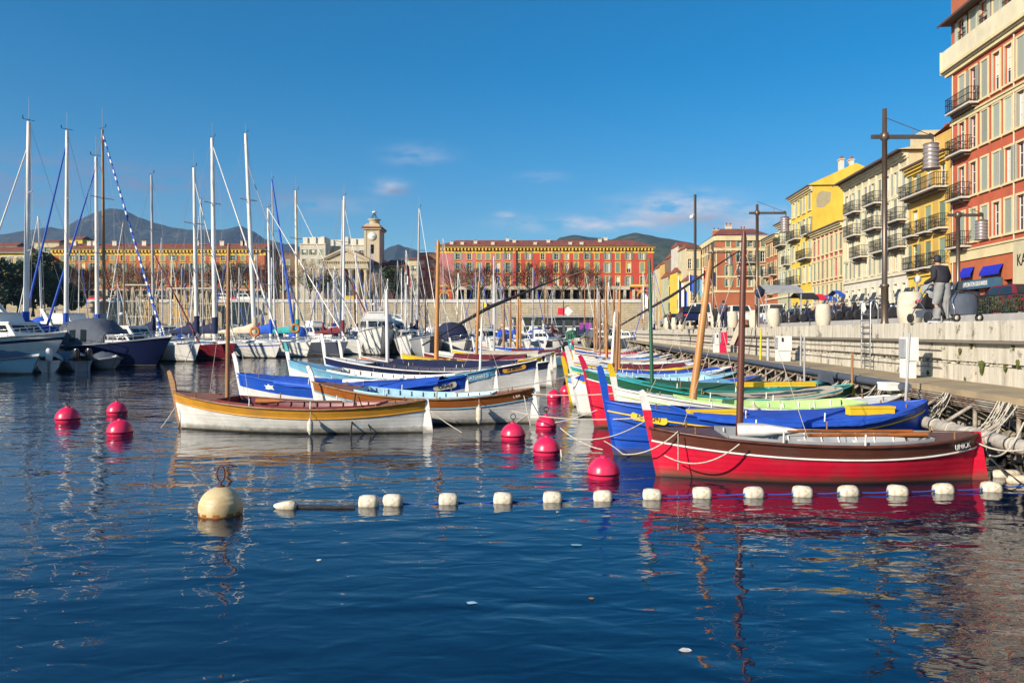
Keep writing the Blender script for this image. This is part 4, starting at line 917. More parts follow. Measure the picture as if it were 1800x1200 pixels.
for x in (1.7, 3.3, 5.0, 7.2, 9.0, 11., 13.2, 15.4, 17.6, 20, 22.4, 25, 28, 31): ops.append((x, ZST+.02, 1.0, 2.7)); wins.append((x, ZST+.02, 1.0, 2.7, 'glass', 'trimy' if x < 5 else 'trim'))
mb = MB(); xk = lx(1783, Df)
facade(mb, Wn, [(0, 7.45, PL['orange']), (7.45, 21.2, PL['redpink']), (21.2, 30, PL['terracotta'])], ops); body(mb, Wn, 13, 0, 24.6, PL['redpink']); mb.build('wall', t)
for (x, z, w, h, k, tr) in wins[:95]: add_window(t, x, z, w, h, k, tr, sh=rr.choice(['grey', 'pale']), sill=z > 4)
mb = MB(); mb.box(-.6, Wn, -.35, -.004, 21.2, 22.85, PL['creamlt']); mb.box(-.65, Wn, -.5, -.36, 21.3, 21.5, PL['trim']); mb.box(-.65, -.61, -.5, 3, 21.2, 22.85, PL['creamlt']); mb.box(-.5, Wn, -.22, -.005, 20.95, 21.19, PL['trim']); mb.build('attic_band', t)
for (z0, z1) in ((7.5, 8.25), (17.3, 17.62)):
    mb = MB(); mb.box(0, Wn, -.10, -.006, z0, z1, PL['trim']); mb.box(0, Wn, -.18, -.11, z1-.1, z1+.02, PL['trim']); mb.build('string_course', t)
for (z, a, b) in ((18.0, xs_[0]-.9, xs_[1]+.9), (15.0, xs_[0]-.9, xs_[0]+1.4), (11.85, xs_[0]-.9, xs_[0]+1.3), (8.5, xs_[0]-.9, xs_[0]+1.3), (18.0, xs_[8]-.8, xs_[9]+.8), (11.85, xs_[8]-.8, xs_[9]+.8)):
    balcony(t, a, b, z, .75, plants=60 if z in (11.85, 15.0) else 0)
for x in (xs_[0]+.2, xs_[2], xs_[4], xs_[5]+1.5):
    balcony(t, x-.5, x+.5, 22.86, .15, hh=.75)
rf = roof_gable(t, Wn, 13, 24.62, 2.2, over=.8)
mb = MB()
for px in (1676, 1784): x = lx(px, Df); mb.tube([(x, -.06, 3.2), (x, -.06, 20.9)], .055, P('beige', 'flat'))
mb.build('drainpipe', t)
# awnings and shop signs
for i, (a, b, z0, z1) in enumerate([(1693, 1714, 6.3, 7.0), (1729, 1765, 6.25, 6.9)]):
    m_ = MB(); x0, x1 = lx(a, Df), lx(b, Df); m_.grid([[(x0, -.05, z1), (x1, -.05, z1)], [(x0, -.3, z0+.2), (x1, -.3, z0+.2)], [(x0, -.31, z0), (x1, -.31, z0)]], mat('awning_blue', (.01, .02, .42), rough=.8), smooth=False); m_.build('awning', t)
m_ = MB(); x0, x1 = lx(1693, Df), lx(1763, Df); m_.box(x0, x1, -.45, -.05, 5.45, 6.05, mat('sign_blue', (.045, .12, .19), rough=.5)); sg = m_.build('shop_sign', t)
text('EXPLORATION SOUS-MARINE', P('white', 'flat'), t, ((x0+x1)/2, -.47, 5.75), (R(90), 0, 0), .42, 'sign_lettering', sx=.55)
m_ = MB(); x0b, x1b = lx(1670, Df)+.1, lx(1691, Df); m_.box(x0b, x1b, -.45, -.05, 5.47, 5.98, P('slate', 'flat')); m_.build('shop_sign', t); text('PLONGEE', P('white', 'flat'), t, ((x0b+x1b)/2, -.47, 5.72), (R(90), 0, 0), .36, 'sign_lettering', sx=.6)
m_ = MB(); x0, x1 = lx(1785, Df), lx(1785, Df)+9; m_.box(x0, x1, -.12, -.02, 3.2, 8.1, PL['pale']); m_.box(x0+.9, x0+3.4, -.125, -.02, 3.25, 5.4, DARKIN); m_.box(x0+.9, x0+3.4, -.15, -.127, 3.3, 5.2, SH['dkgreen']); m_.build('shop_front', t)
text('KAYAK', P('dark', 'flat'), t, (x0+1.55, -.14, 6.9), (R(90), 0, 0), 1.0, 'sign_lettering', sx=.72)
text('MATOSS', P('red', 'flat'), t, (lx(1688, Df)-.1, -.02, 6.5), (R(90), 0, 0), .3, 'sign_lettering', sx=.6) if False else None

# ---- generic street-row building
def row_building(name_label, p_far, p_near, eave, wallm, sidem, trim, rows, spacing, ww, sh, roofr=1.6, groundm=None, gz=7.0, depth_=12., balc=(), pil=0, kinds_=('closed', 'flat', 'glass', 'closed', 'out'), over=.6, side_gable=None, arches=False, corn=True, cap=90, groundw=True, strings=()):
    D0, D1 = DX(p_far), DX(p_near); Wd = (D0-D1)*sc_-.02
    t = thing('apartment_building', name_label, 'building', street(D0), ang)
    n = max(2, int(Wd/spacing)); xs = [Wd*(i+.5)/n for i in range(n)]; ops = []; wins = []
    for r_, (z, h) in enumerate(rows):
        for x in xs: ops.append((x, z, ww, h)); wins.append((x, z, ww, h, rr.choice(kinds_)))
    if groundw:
        for x in xs[::2] if spacing < 1.4 else xs: ops.append((x, ZST+.05, ww*1.15, 2.6)); wins.append((x, ZST+.05, ww*1.15, 2.6, 'glass'))
    mb = MB(); facade(mb, Wd, [(0, gz, groundm or wallm), (gz, eave, wallm)], ops); body(mb, Wd, depth_, 0, eave, sidem)
    mb.build('wall', t)
    for (x, z, w, h, k) in wins[:cap]: add_window(t, x, z, w, h, k, trim, sh=sh, sill=z > 4, tw=min(.14, (spacing-ww)/2-.06 if k not in ('flat',) else .1))
    T = PL[trim]; mb = MB()
    if corn: cornice(mb, -.05, Wd+.05, eave-.62, T, 3, .55, .6)
    mb.box(0, Wd, -.16, -.004, gz, gz+.25, T)
    for z in strings: mb.box(0, Wd, -.12, -.004, z, z+.16, T)
    if pil:
        for i in range(n+1):
            x = Wd*i/n; mb.box(max(0, x-.12), min(Wd, x+.12), -.1, -.0035, gz+.27, eave-.64, T)
    mb.build('cornice', t)
    for (i0, i1, z, kw) in balc: balcony(t, xs[i0]-ww*.9, xs[min(i1, n-1)]+ww*.9, z, **kw)
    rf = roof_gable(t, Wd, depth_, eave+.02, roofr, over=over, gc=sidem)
    for k in range(2): chimney(rf, Wd*rr.uniform(.2, .8), depth_*rr.uniform(.35, .6), eave+roofr*.8, pots=2)
    return t, xs, Wd
# yellow-ochre with long top balcony
t, xs, Wd = row_building('narrow ochre building with long top balcony, left of the tall red one', 1598, 1671, 15.7, PL['yellow2'], PL['yellow2'], 'trimy', [(13.25, 1.75), (10.3, 1.9), (7.6, 1.9)], 1.75, .95, 'green', groundm=PL['yellow'], gz=6.9,
    balc=[(0, 2, 13.2, dict(dep=1.0)), (0, 0, 10.2, dict(dep=.7, plants=40)), (1, 1, 10.2, dict(dep=.7)), (2, 2, 10.2, dict(dep=.7)), (0, 0, 7.5, dict(dep=.7)), (1, 1, 7.5, dict(dep=.7)), (2, 2, 7.5, dict(dep=.7))], roofr=.6)
mb = MB(); mb.box(-.4, Wd, 2.2, 9, 15.6, 18.4, PL['yellow2']); mb.face([(-.6, 2, 18.45), (Wd, 2, 19.3), (Wd, 9, 19.3), (-.6, 9, 18.45)], TILE); mb.build('attic_storey', t)
mb = MB()
for (x, y, h) in ((2, 3, 2.5), (2.9, 4, 1.8), (5, 3, 3.2)):
    mb.tube([(x, y, 18.5), (x, y, 18.5+h+1)], .03, IRON)
    for k in range(4): mb.tube([(x-.35+.05*k, y, 18.9+h-k*.3), (x+.35-.05*k, y, 18.9+h-k*.3)], .018, IRON, n=4)
mb.build('antenna', t)
# cream palace-like
t, xs, Wd = row_building('long cream building with many pilasters, grey balconies and a banded ground floor', 1484, 1597, 17.3, PL['pale'], PL['pale'], 'creamlt', [(14.1, 1.9), (11.9, 1.8), (9.7, 1.85), (7.75, 1.6), (4.7, 1.9)], 1.5, .66, 'grey', groundm=PL['offwhite'], gz=7.3, pil=1,
    balc=[(1, 2, 14.0, dict(dep=.8, plants=50)), (4, 5, 14.0, dict(dep=.8, plants=40)), (7, 8, 11.8, dict(dep=.8)), (1, 2, 11.8, dict(dep=.8)), (4, 5, 11.8, dict(dep=.8, plants=50)), (7, 8, 9.6, dict(dep=.8)), (2, 3, 9.6, dict(dep=.8)), (5, 6, 9.6, dict(dep=.8, plants=40))], roofr=1.4, over=1.0, strings=(9.45, 11.65, 13.8))
mb = MB()
for k in range(9): mb.box(0, Wd, -.06, -.008, 3.3+k*.44, 3.3+k*.44+.34, PL['offwhite'])
mb.build('rusticated_base', t) if False else None
mb = MB(); mb.box(1, 5, 3, 9, 17, 19.3, PL['cream']); mb.face([(.6, 2.7, 19.2), (5.4, 2.7, 19.2), (5.4, 6, 20.3), (.6, 6, 20.3)], TILE); mb.box(8, 10.4, 3, 8, 17, 20, PL['cream']); mb.build('attic_storey', t)
# pink-red low building with cream pilasters
t, xs, Wd = row_building('low pink-red building with cream pilasters and red end wall', 1429, 1483.5, 13.7, PL['rose'], PL['rose'], 'trim', [(11.0, 1.7), (8.3, 1.9), (5.9, 1.7)], 1.25, .6, 'green', gz=5.4, pil=1, kinds_=('closed', 'closed', 'out'), roofr=1.2, strings=(10.3, 7.8))
# tall yellow building with big blank side wall
t, xs, Wd = row_building('tall bright yellow building with a large blank gable wall and grey patch', 1391, 1428.5, 19.2, PL['yellow'], PL['yellow'], 'trim', [(16.6, 1.8), (13.9, 1.9), (11.2, 1.9), (8.4, 1.9)], 2.1, .95, 'pale', depth_=9.4, roofr=2.4, gz=7, kinds_=('out', 'closed', 'flat'),
    balc=[(0, 1, 13.8, dict(dep=.8)), (3, 4, 13.8, dict(dep=.8)), (2, 3, 11.1, dict(dep=.8)), (0, 1, 8.3, dict(dep=.8))], over=.6)
mb = MB(); mb.face([(Wd-.02+.03, 0.2, 19.2), (Wd+.01, 4.7, 21.55), (Wd+.01, 9.3, 19.2)], PL['yellow']); mb.face([(Wd+.012, 0, 13), (Wd+.012, 9.35, 13), (Wd+.012, 9.35, 19.2), (Wd+.012, 0, 19.2)], PL['yellow'])
mb.build('gable_wall', t)
mb = MB(); mb.face([(Wd+.02, .4, 17.5), (Wd+.02, .5, 18.2), (Wd+.02, 1.0, 18.6), (Wd+.02, 2.0, 18.4), (Wd+.02, 1.95, 17.4), (Wd+.02, 1.2, 16.7), (Wd+.02, .4, 16.7)], mat('worn_patch', (.38, .33, .2), rough=.9)); mb.build('plaster_patch', t)
# pale green and small ones further along
row_building('pale greenish building with laundry balconies beside the tall yellow one', 1368, 1390.5, 16.7, PL['palegreen'], PL['palegreen'], 'creamlt', [(13.9, 1.8), (11.2, 1.8), (8.4, 1.9)], 1.7, .8, 'pale', depth_=9, roofr=1.2, balc=[(0, 1, 13.8, dict(dep=.8, plants=40)), (2, 2, 11.1, dict(dep=.8)), (0, 1, 8.3, dict(dep=.8, plants=40))])
row_building('narrow salmon building with small balconies, farthest along the street', 1346, 1367.5, 15.6, PL['terracotta'], PL['cream'], 'trim', [(13, 1.6), (10.4, 1.7), (7.9, 1.7)], 1.7, .8, 'green', depth_=9, roofr=1.2, balc=[(0, 0, 10.3, dict(dep=.8)), (2, 2, 10.3, dict(dep=.8)), (1, 1, 7.8, dict(dep=.8))])

# ---- buildings seen face-on
def front_building(label, px0, px1, D, zbase, zeave, zroof, zones, rows, cols_px, ww, trim, dep=14, sh='green', hip=3., side=None, kinds_=('closed', 'closed', 'flat', 'glass'), over=.9, trims=None, corner=True, name='apartment_building', cap=100, dent=True, head=True, tw=.2, rz=0.):
    X0, X1 = PX(px0, D), PX(px1, D); t = thing(name, label, 'building', (X0, D, 0), rz); Wd = X1-X0
    xs = [PX(p, D)-X0 for p in cols_px]; ops = []; wins = []
    for r_, (z, h) in enumerate(rows):
        for x in xs: ops.append((x, z, ww, h)); wins.append((x, z, ww, h, rr.choice(kinds_)))
    mb = MB(); facade(mb, Wd, zones, ops); body(mb, Wd, dep, zbase, zeave, side or zones[-1][2]); mb.build('wall', t)
    for (x, z, w, h, k) in wins[:cap]: add_window(t, x, z, w, h, k, trim, sh=sh, tw=tw)
    mb = MB(); T = PL[trim]; mb.box(-.3, Wd+.3, -.06, -.004, zeave-1.75, zeave-1.1, T); mb.box(-.5, Wd+.5, -.75, -.005, zeave-.4, zeave-.02, T)
    if dent: dentils(mb, 0, Wd, zeave-1.08, .9, T, d=.6, w=.4, h=.66)
    mb.build('cornice', t)
    rf = roof_gable(t, Wd, dep, zeave, zroof-zeave, over=over, hip=hip)
    return t, rf, xs, Wd
cols_c = [805, 825, 842, 858, 875, 893, 911, 929, 954, 978, 996, 1013, 1032, 1049, 1068, 1086, 1105, 1129]
zc = lambda py: PZ(py, 200)
t, rf, xs, Wd = front_building('long red arcaded building with yellow cornice and tiled roof at the harbour head', 768, 1148, 200, 9, zc(433), zc(417), [(9, zc(509), PL['trimy']), (zc(509), zc(433), PL['red'])],
    [(zc(456), 2.0), (zc(479), 2.6), (zc(503), 2.6)], cols_c, 1.05, 'trimy', hip=5, dep=13)
mb = MB(); x1 = PX(903, 200)-PX(768, 200); mb.box(-.02, x1, -.03, -.0021, zc(508), zc(445.5), PL['pink'])  # replaced by strips between openings below
del mb
mb = MB()
pxs = [768]+[c for c in cols_c[:6]]+[903]
xx = [PX(p, 200)-PX(768, 200) for p in pxs]; segs = []
for k in range(len(xx)-1):
    a = xx[k]+(.75 if k else 0); b = xx[k+1]-(.75 if k < len(xx)-2 else 0); segs.append((a, b))
for a, b in segs: mb.box(a, b, -.04, -.002, zc(508), zc(445.5), PL['pink'])
mb.build('pink_bay', t)
mb = MB()
for k in range(25):
    x = .6+k*(Wd-1.2)/24
    if k < 24 and x > 4: mb.box(x-.32, x+.32, -1.1, -.2, 9.95, 13.6, P('beige', 'flat'))
mb.box(4, Wd-6.2, -1.2, -.1, 13.6, 14.5, P('beige', 'flat')); mb.build('arcade', t)
mb = MB()
for k in range(24):
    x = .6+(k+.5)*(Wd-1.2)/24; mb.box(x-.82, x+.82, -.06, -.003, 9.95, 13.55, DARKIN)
mb.build('arcade_opening', t)
mb = MB()
for xa, xb in ((0, 4.0), (Wd-6.1, Wd)):
    mb.box(xa, xb, -.5, -.07, 9.95, 14.9, PL['red']); mb.box(xa-.1, xb+.1, -.6, -.51, 14.4, 15.0, PL['trimy']); mb.box(xa-.1, xb+.1, -.6, -.51, 13.3, 13.5, PL['trimy'])
    xc = (xa+xb)/2
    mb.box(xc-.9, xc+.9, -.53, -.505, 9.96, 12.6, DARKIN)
    for k in range(13):
        a = math.pi*k/12; mb.box(xc+1.1*math.cos(a)-.16, xc+1.1*math.cos(a)+.16, -.6, -.54, 12.0+1.1*math.sin(a)-.16, 12.0+1.1*math.sin(a)+.16, PL['trimy'])
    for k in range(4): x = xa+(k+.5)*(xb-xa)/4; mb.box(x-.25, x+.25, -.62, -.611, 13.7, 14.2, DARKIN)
mb.build('end_pavilion', t)
for (px, py) in [(793, 429), (812, 430), (835, 427), (866, 430), (892, 420), (904, 424), (941, 430), (965, 424), (1003, 430), (1023, 430), (1058, 422), (1070, 417)]:
    x = PX(px, 200)-PX(768, 200); z = zc(py); y = (z-zc(433))/(zc(417)-zc(433))*6.5; chimney(rf, x, y, z, w=.9, h=.7, pots=1)
mb = MB(); mb.box(PX(905, 200)-PX(768, 200), PX(907, 200)-PX(768, 200), -.5, -.04, 9.9, zc(436), PL['redpink']); mb.build('drainpipe', t)
# left counterpart
cols_l = [110+17.6*i for i in range(20)]
t, rf, xs, Wd = front_building('long orange arcaded building with yellow cornice and maroon roof behind the left masts', 92, 465, 200, 9, zc(437), zc(423), [(9, zc(511), PL['trimy']), (zc(511), zc(437), PL['orange'])],
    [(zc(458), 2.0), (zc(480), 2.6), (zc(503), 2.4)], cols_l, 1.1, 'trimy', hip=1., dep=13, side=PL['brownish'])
mb = MB()
for k in range(24):
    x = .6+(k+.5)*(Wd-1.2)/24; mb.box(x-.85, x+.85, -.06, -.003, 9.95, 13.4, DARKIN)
    mb.box(x-1.15, x+1.15, -.03, -.002, 9.95, 13.8, P('beige', 'flat'))
mb.build('arcade', t)
for px in (118, 145, 155, 190, 243, 337, 382, 419, 423): chimney(rf, PX(px, 200)-PX(92, 200), 3.5, zc(428), w=1.1, h=.9, pots=1)
# far-left yellow building and roofs
t, rf, xs, Wd = front_building('yellow building with white band at the far left edge behind dark trees', -30, 48, 190, 9, PZ(442, 190), PZ(430, 190), [(9, PZ(452, 190), PL['yellow']), (PZ(452, 190), PZ(442, 190), PL['yellow'])], [(PZ(458, 190)-1, 1.7), (PZ(478, 190), 2)], [-12, 8, 20, 35], 1.0, 'white', hip=3, dep=10, dent=False)
def block(label, px0, px1, D, ytop, wallm, dep=9, rise=0, zb=9, win=None, name='apartment_building', trim='trim', roofm=None, cat='building', grid=(3, 3), wkind=('closed', 'glass', 'flat')):
    X0, X1 = PX(px0, D), PX(px1, D); Wd = X1-X0; zt = PZ(ytop, D); t = thing(name, label, cat, (X0, D, 0)); ops = []; wins = []
    nx, nz_ = grid; hh = (zt-zb); w_ = min(1.1, Wd/nx*.5)
    for i in range(nx):
        for j in range(nz_):
            z = zt-1.1-(j+1)*2.9+.6
            if z < zb+.3: continue
            ops.append((Wd*(i+.5)/nx, z, w_, 1.6)); wins.append((Wd*(i+.5)/nx, z, w_, 1.6, rr.choice(wkind)))
    mb = MB(); facade(mb, Wd, [(zb, zt, wallm)], ops); body(mb, Wd, dep, zb, zt, wallm); mb.box(-.1, Wd+.1, -.2, -.004, zt-.35, zt-.05, PL[trim]); mb.build('wall', t)
    for (x, z, w, h, k) in wins: add_window(t, x, z, w, h, k, trim)
    if rise: rf = roof_gable(t, Wd, dep, zt, rise, over=.4, hip=min(1.5, Wd*.2))
    return t, Wd, zt
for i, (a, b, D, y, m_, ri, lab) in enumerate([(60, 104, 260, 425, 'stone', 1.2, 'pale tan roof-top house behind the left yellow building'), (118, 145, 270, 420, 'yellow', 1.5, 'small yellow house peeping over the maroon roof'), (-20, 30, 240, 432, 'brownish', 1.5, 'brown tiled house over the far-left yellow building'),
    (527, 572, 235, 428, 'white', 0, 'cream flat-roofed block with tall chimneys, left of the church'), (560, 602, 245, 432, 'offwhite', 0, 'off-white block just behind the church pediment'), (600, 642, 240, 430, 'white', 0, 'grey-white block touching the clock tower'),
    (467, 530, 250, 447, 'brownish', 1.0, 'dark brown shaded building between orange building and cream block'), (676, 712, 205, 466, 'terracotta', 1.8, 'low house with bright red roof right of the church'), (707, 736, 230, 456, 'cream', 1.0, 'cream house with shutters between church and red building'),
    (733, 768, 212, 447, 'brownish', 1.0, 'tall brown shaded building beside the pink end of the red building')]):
    t, Wd, zt = block(lab, a, b, D, y, PL[m_], rise=ri, grid=(max(2, int((b-a)/13)), 4))
    if ri == 0:
        for k in range(3):
            mb = MB(); x = Wd*(k+.5)/3; mb.box(x-.5, x+.5, 2, 3, zt, zt+rr.uniform(1.2, 2.8), PL['offwhite']); mb.build('chimney', t)
        mb = MB(); mb.box(.3, Wd-.3, 2.5, 8, zt, zt+2.2, PL['offwhite']); mb.build('attic_storey', t)
# corner building with red front, two visible faces
D = 116.; X0 = PX(1258, D); X1 = PX(1348, D); Wd = X1-X0; z_ = lambda py: PZ(py, D)
t = thing('apartment_building', 'four-storey salmon corner building with cream bands where the street turns', 'building', (X0, D, 0))
cols = [PX(p, D)-X0 for p in (1280, 1300, 1319, 1341)]; rws = [(z_(434), 1.2), (z_(460), 1.6), (z_(484), 1.5), (z_(503), 1.1)]
ops = [(x, z, .62, h) for (z, h) in rws for x in cols]; mb = MB()
zones = [(ZST, z_(512), PL['terracotta']), (z_(512), z_(414), PL['terracotta'])]
facade(mb, Wd, zones, ops)
Tm = Matrix.Rotation(ang, 4, 'Z'); Lw = 16.; Tm2 = Matrix.Translation((DV*Lw, Lw, 0)) @ Tm     # west face along the street line
opw = [((i+.5)*Lw/6, z, .8, h) for (z, h) in rws for i in range(6)]
facade(mb, Lw*sc_, zones, opw, T=Tm2)
mb.face([(Wd, 0, 0), (Wd+DV*Lw, Lw, 0), (Wd+DV*Lw, Lw, z_(414)), (Wd, 0, z_(414))], PL['terracotta']); mb.face([(0, 0, z_(414)), (Wd, 0, z_(414)), (Wd+DV*Lw, Lw, z_(414)), (DV*Lw, Lw, z_(414))], PL['cream']); mb.build('wall', t)
for (x, z, w, h) in ops: add_window(t, x, z, w, h, rr.choice(['flat', 'closed', 'out']), 'trim', tw=.12)
for (x, z, w, h) in opw: add_window(t, x, z, w, h, rr.choice(['closed', 'flat']), 'trim', tw=.12, M=Tm2)
for T_, w_ in ((None, Wd), (Tm2, Lw*sc_)):
    mb = MB(); mb.T = T_
    for (a, b) in ((z_(440.5), z_(436)), (z_(488), z_(485)), (z_(514), z_(510)), (z_(423), z_(414.5))): mb.box(-.05, w_+.05, -.1 if b < z_(415) else -.25, -.004, a, b, PL['trim'])
    for k in range(int(w_/1.9)+1): mb.box(k*1.9, k*1.9+.2, -.06, -.0035, z_(510), z_(440.6), PL['trim'])
    mb.T = None; mb.build('cornice', t)
for z in (z_(461), z_(485)): balcony(t, cols[1]-.5, cols[2]+.6, z, .6)
mb = MB(); a_, b_ = z_(413.5), z_(396)
mb.face([(-.4, -.4, a_), (Wd+.4, -.4, a_), (Wd*.9, 4, b_), (1.8, 4, b_)], TILE); mb.face([(-.4, -.4, a_), (1.8, 4, b_), (DV*Lw+1.8, Lw-2, b_), (DV*Lw-.4, Lw, a_)], TILE); mb.face([(1.8, 4, b_), (Wd*.9, 4, b_), (Wd+1, Lw, b_), (DV*Lw+1.8, Lw-2, b_)], TILE)
rf = mb.build('roof', t); chimney(rf, 3.2, 4.5, b_, w=.9, h=.5); chimney(rf, 5.6, 5, b_-.4, w=.7, h=.4); chimney(rf, 1.4, 5, b_-.8, w=1.0, h=.6, mt='terracotta')
# ---- hillside street of houses between the two red buildings
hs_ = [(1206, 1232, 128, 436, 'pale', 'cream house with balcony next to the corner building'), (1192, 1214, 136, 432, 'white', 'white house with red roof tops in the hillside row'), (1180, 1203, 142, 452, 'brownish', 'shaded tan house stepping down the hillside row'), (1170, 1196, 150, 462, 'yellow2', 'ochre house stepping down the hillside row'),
       (1160, 1182, 160, 470, 'pale', 'pale house lower in the hillside row'), (1148, 1172, 172, 483, 'offwhite', 'lowest white house at the foot of the hillside row'), (1174, 1190, 139, 486, 'palegreen', 'small greenish house in front of the hillside row'), (1190, 1212, 132, 478, 'yellow', 'small yellow house in front of the hillside row'), (1212, 1236, 125, 492, 'cream', 'low cream house at the street corner')]
for (a, b, D, y, m_, lab) in hs_: block(lab, a, b, D, y, PL[m_], dep=6, rise=1., zb=0, grid=(2, 4), name='house', cat='house')

# ---- church portico and clock tower
D = 192.; X = lambda px: PX(px, D); Z = lambda py: PZ(py, D); ST2 = PL['stone']
t = thing('church', 'stone church with columned portico and triangular pediment, mid left', 'church', (X(565), D, 0)); B0 = X(565)
q = lambda px: X(px)-B0
mb = MB(); mb.box(q(566), q(683)-1, 6, 26, 9, Z(470), ST2); mb.box(q(566), q(645), 4.5, 5.99, 9.9, Z(472), ST2); mb.build('nave', t)
mb = MB(); xc = q(607); zb, zt = Z(458.5), Z(438)
for (o, y0, y1, dz) in ((0, -.1, 5.9, 0), (.5, -.5, 5.9, .0)):
    pass
mb.face([(q(566), 0, zb), (q(648), 0, zb), (xc, 0, zt)], ST2); mb.build('pediment', t)
mb = MB()
for (xa, za, xb, zb_) in ((q(563), zb, xc, zt), (xc, zt, q(650), zb)):
    n = 22
    mb.hexa([(xa, -.7, za), (xb, -.7, zb_), (xb, 6, zb_), (xa, 6, za), (xa, -.7, za+.45), (xb, -.7, zb_+.45), (xb, 6, zb_+.45), (xa, 6, za+.45)], ST2)
    for k in range(n):
        f = (k+.5)/n; x = xa+(xb-xa)*f; z = za+(zb_-za)*f; mb.box(x-.14, x+.14, -.5, -.01, z-.38, z-.02, ST2)
mb.hexa([(xc, 5, zt), (q(650), 5, zb), (q(686), 24, Z(462)), (q(645), 24, Z(442)), (xc, 5, zt+.4), (q(650), 5, zb+.4), (q(686), 24, Z(462)+.4), (q(645), 24, Z(442)+.4)], TILE)
mb.build('roof', t)
mb = MB(); mb.box(q(563), q(650), -.6, 5.9, Z(460), Z(458.2), ST2); mb.box(q(566), q(647), -.2, 5.9, Z(471), Z(460.1), ST2); dentils(mb, q(566), q(647), Z(462.5), .55, ST2, d=.5, w=.28, h=.3); mb.box(q(564), q(649), -.35, 5.9, Z(472.2), Z(471), ST2); mb.build('entablature', t)
for k, px in enumerate((570, 584, 597, 616, 629, 643)):
    mb = MB(); x = q(px); zt2 = Z(472.3); mb.box(x-.75, x+.75, -.1, 1.4, 9.9, 10.5, ST2)
    mb.lathe([(.68, 10.5), (.6, 10.8), (.6, 14), (.52, zt2-1.1), (.5, zt2-1.0), (.66, zt2-.7), (.74, zt2-.25)], ST2, c=(x, .6, 0), n=16); mb.box(x-.78, x+.78, -.15, 1.4, zt2-.25, zt2-.003, ST2); mb.build('column', t)
mb = MB(); mb.box(q(580), q(590), 4.4, 4.49, 9.95, Z(480), DARKIN); mb.box(q(601), q(612), 4.4, 4.49, 9.95, Z(478), DARKIN); mb.box(q(622), q(636), 4.4, 4.49, 9.95, Z(480), PL['yellow2']); mb.build('door', t)
mb = MB(); mb.box(q(612), q(632), -6.5, -6.3, 9.9, 11.4, mat('yellow_panel', (.7, .42, .02))); mb.build('notice_panel', t)
D = 200.; X = lambda px: PX(px, D); Z = lambda py: PZ(py, D)
t = thing('clock_tower', 'square stone clock tower with white dial and iron bell cage on top', 'tower', (X(641), D, 0)); B0 = X(641); wd = X(667)-B0; dp = 6.8
ops = [(wd/2, Z(446), 1.0, 1.5+.9)]
mb = MB(); facade(mb, wd, [(9, Z(403), ST2)], ops, depth=.6); body(mb, wd, dp, 9, Z(403), ST2)
mb.box(-.12, .12+.3, -.1, -.004, 9, Z(405), ST2); mb.box(wd-.42, wd+.12, -.1, -.004, 9, Z(405), ST2); mb.box(wd+.004, wd+.1, -.1, .5, 9, Z(405), ST2); mb.box(wd+.004, wd+.1, dp-.5, dp+.1, 9, Z(405), ST2); mb.build('wall', t)
mb = MB()
for k, (o, a, b) in enumerate(((.45, 403.5, 401), (.7, 401, 398.5), (.1, 398.5, 395), (-.3, 395, 392.5))): mb.box(-o, wd+o, -o, dp+o, Z(a), Z(b)-.004, ST2 if k != 1 else TILE)
mb.build('cornice', t)
mb = MB(); cx_, cy_ = wd/2, dp/2; mb.lathe([(1.45, Z(392.5)), (1.3, Z(385)), (1.7, Z(384)), (1.75, Z(382.5)), (1.2, Z(382))], ST2, c=(cx_, cy_, 0), n=12)
mb.build('lantern', t)
mb = MB()
for k in range(6):
    a = k*math.pi/3; mb.tube([(cx_+.9*math.cos(a), cy_+.9*math.sin(a), Z(382)), (cx_+.55*math.cos(a), cy_+.55*math.sin(a), Z(376)), (cx_, cy_, Z(371))], .06, IRON, n=5)
mb.lathe([(.001, Z(371.5)), (.5, Z(371)), (.62, Z(369.5)), (.4, Z(368)), (.001, Z(367.4))], P('white', 'flat'), c=(cx_, cy_, 0), n=12); mb.build('bell_cage', t)
mb = MB(); zc_ = Z(415.5); mb.lathe([(.001, -.16), (1.0, -.16), (1.02, -.1), (1.18, -.1), (1.2, -.02)], P('white', 'flat'), c=(wd/2, 0, zc_), n=32, axis=1, fn=lambda i, j: P('white', 'flat') if i < 2 else ST2)
dial = mb.build('clock_dial', t)
mb = MB()
for k in range(12):
    a = k*math.pi/6; mb.box(-.04, .04, -.175, -.165, .74, .92, P('dark', 'flat'), T=Matrix.Translation((wd/2, 0, zc_)) @ Matrix.Rotation(a, 4, 'Y'))
for a, l in ((R(118), .5), (R(95), .8)): mb.box(-.05, .05, -.185, -.177, -.1, l, P('dark', 'flat'), T=Matrix.Translation((wd/2, 0, zc_)) @ Matrix.Rotation(a, 4, 'Y'))
mb.build('clock_hands', dial)
mb = MB(); zz = Z(446); mb.lathe([(.001, .45), (.62, .45), (.62, .5)], DARKIN, c=(wd/2, 0, zz+1.5), n=16, axis=1); mb.tube([(wd/2, .3, zz+2.0), (wd/2, .3, zz+1.4)], [.1, .3], P('brown', 'metal'), n=8); mb.build('bell', t)

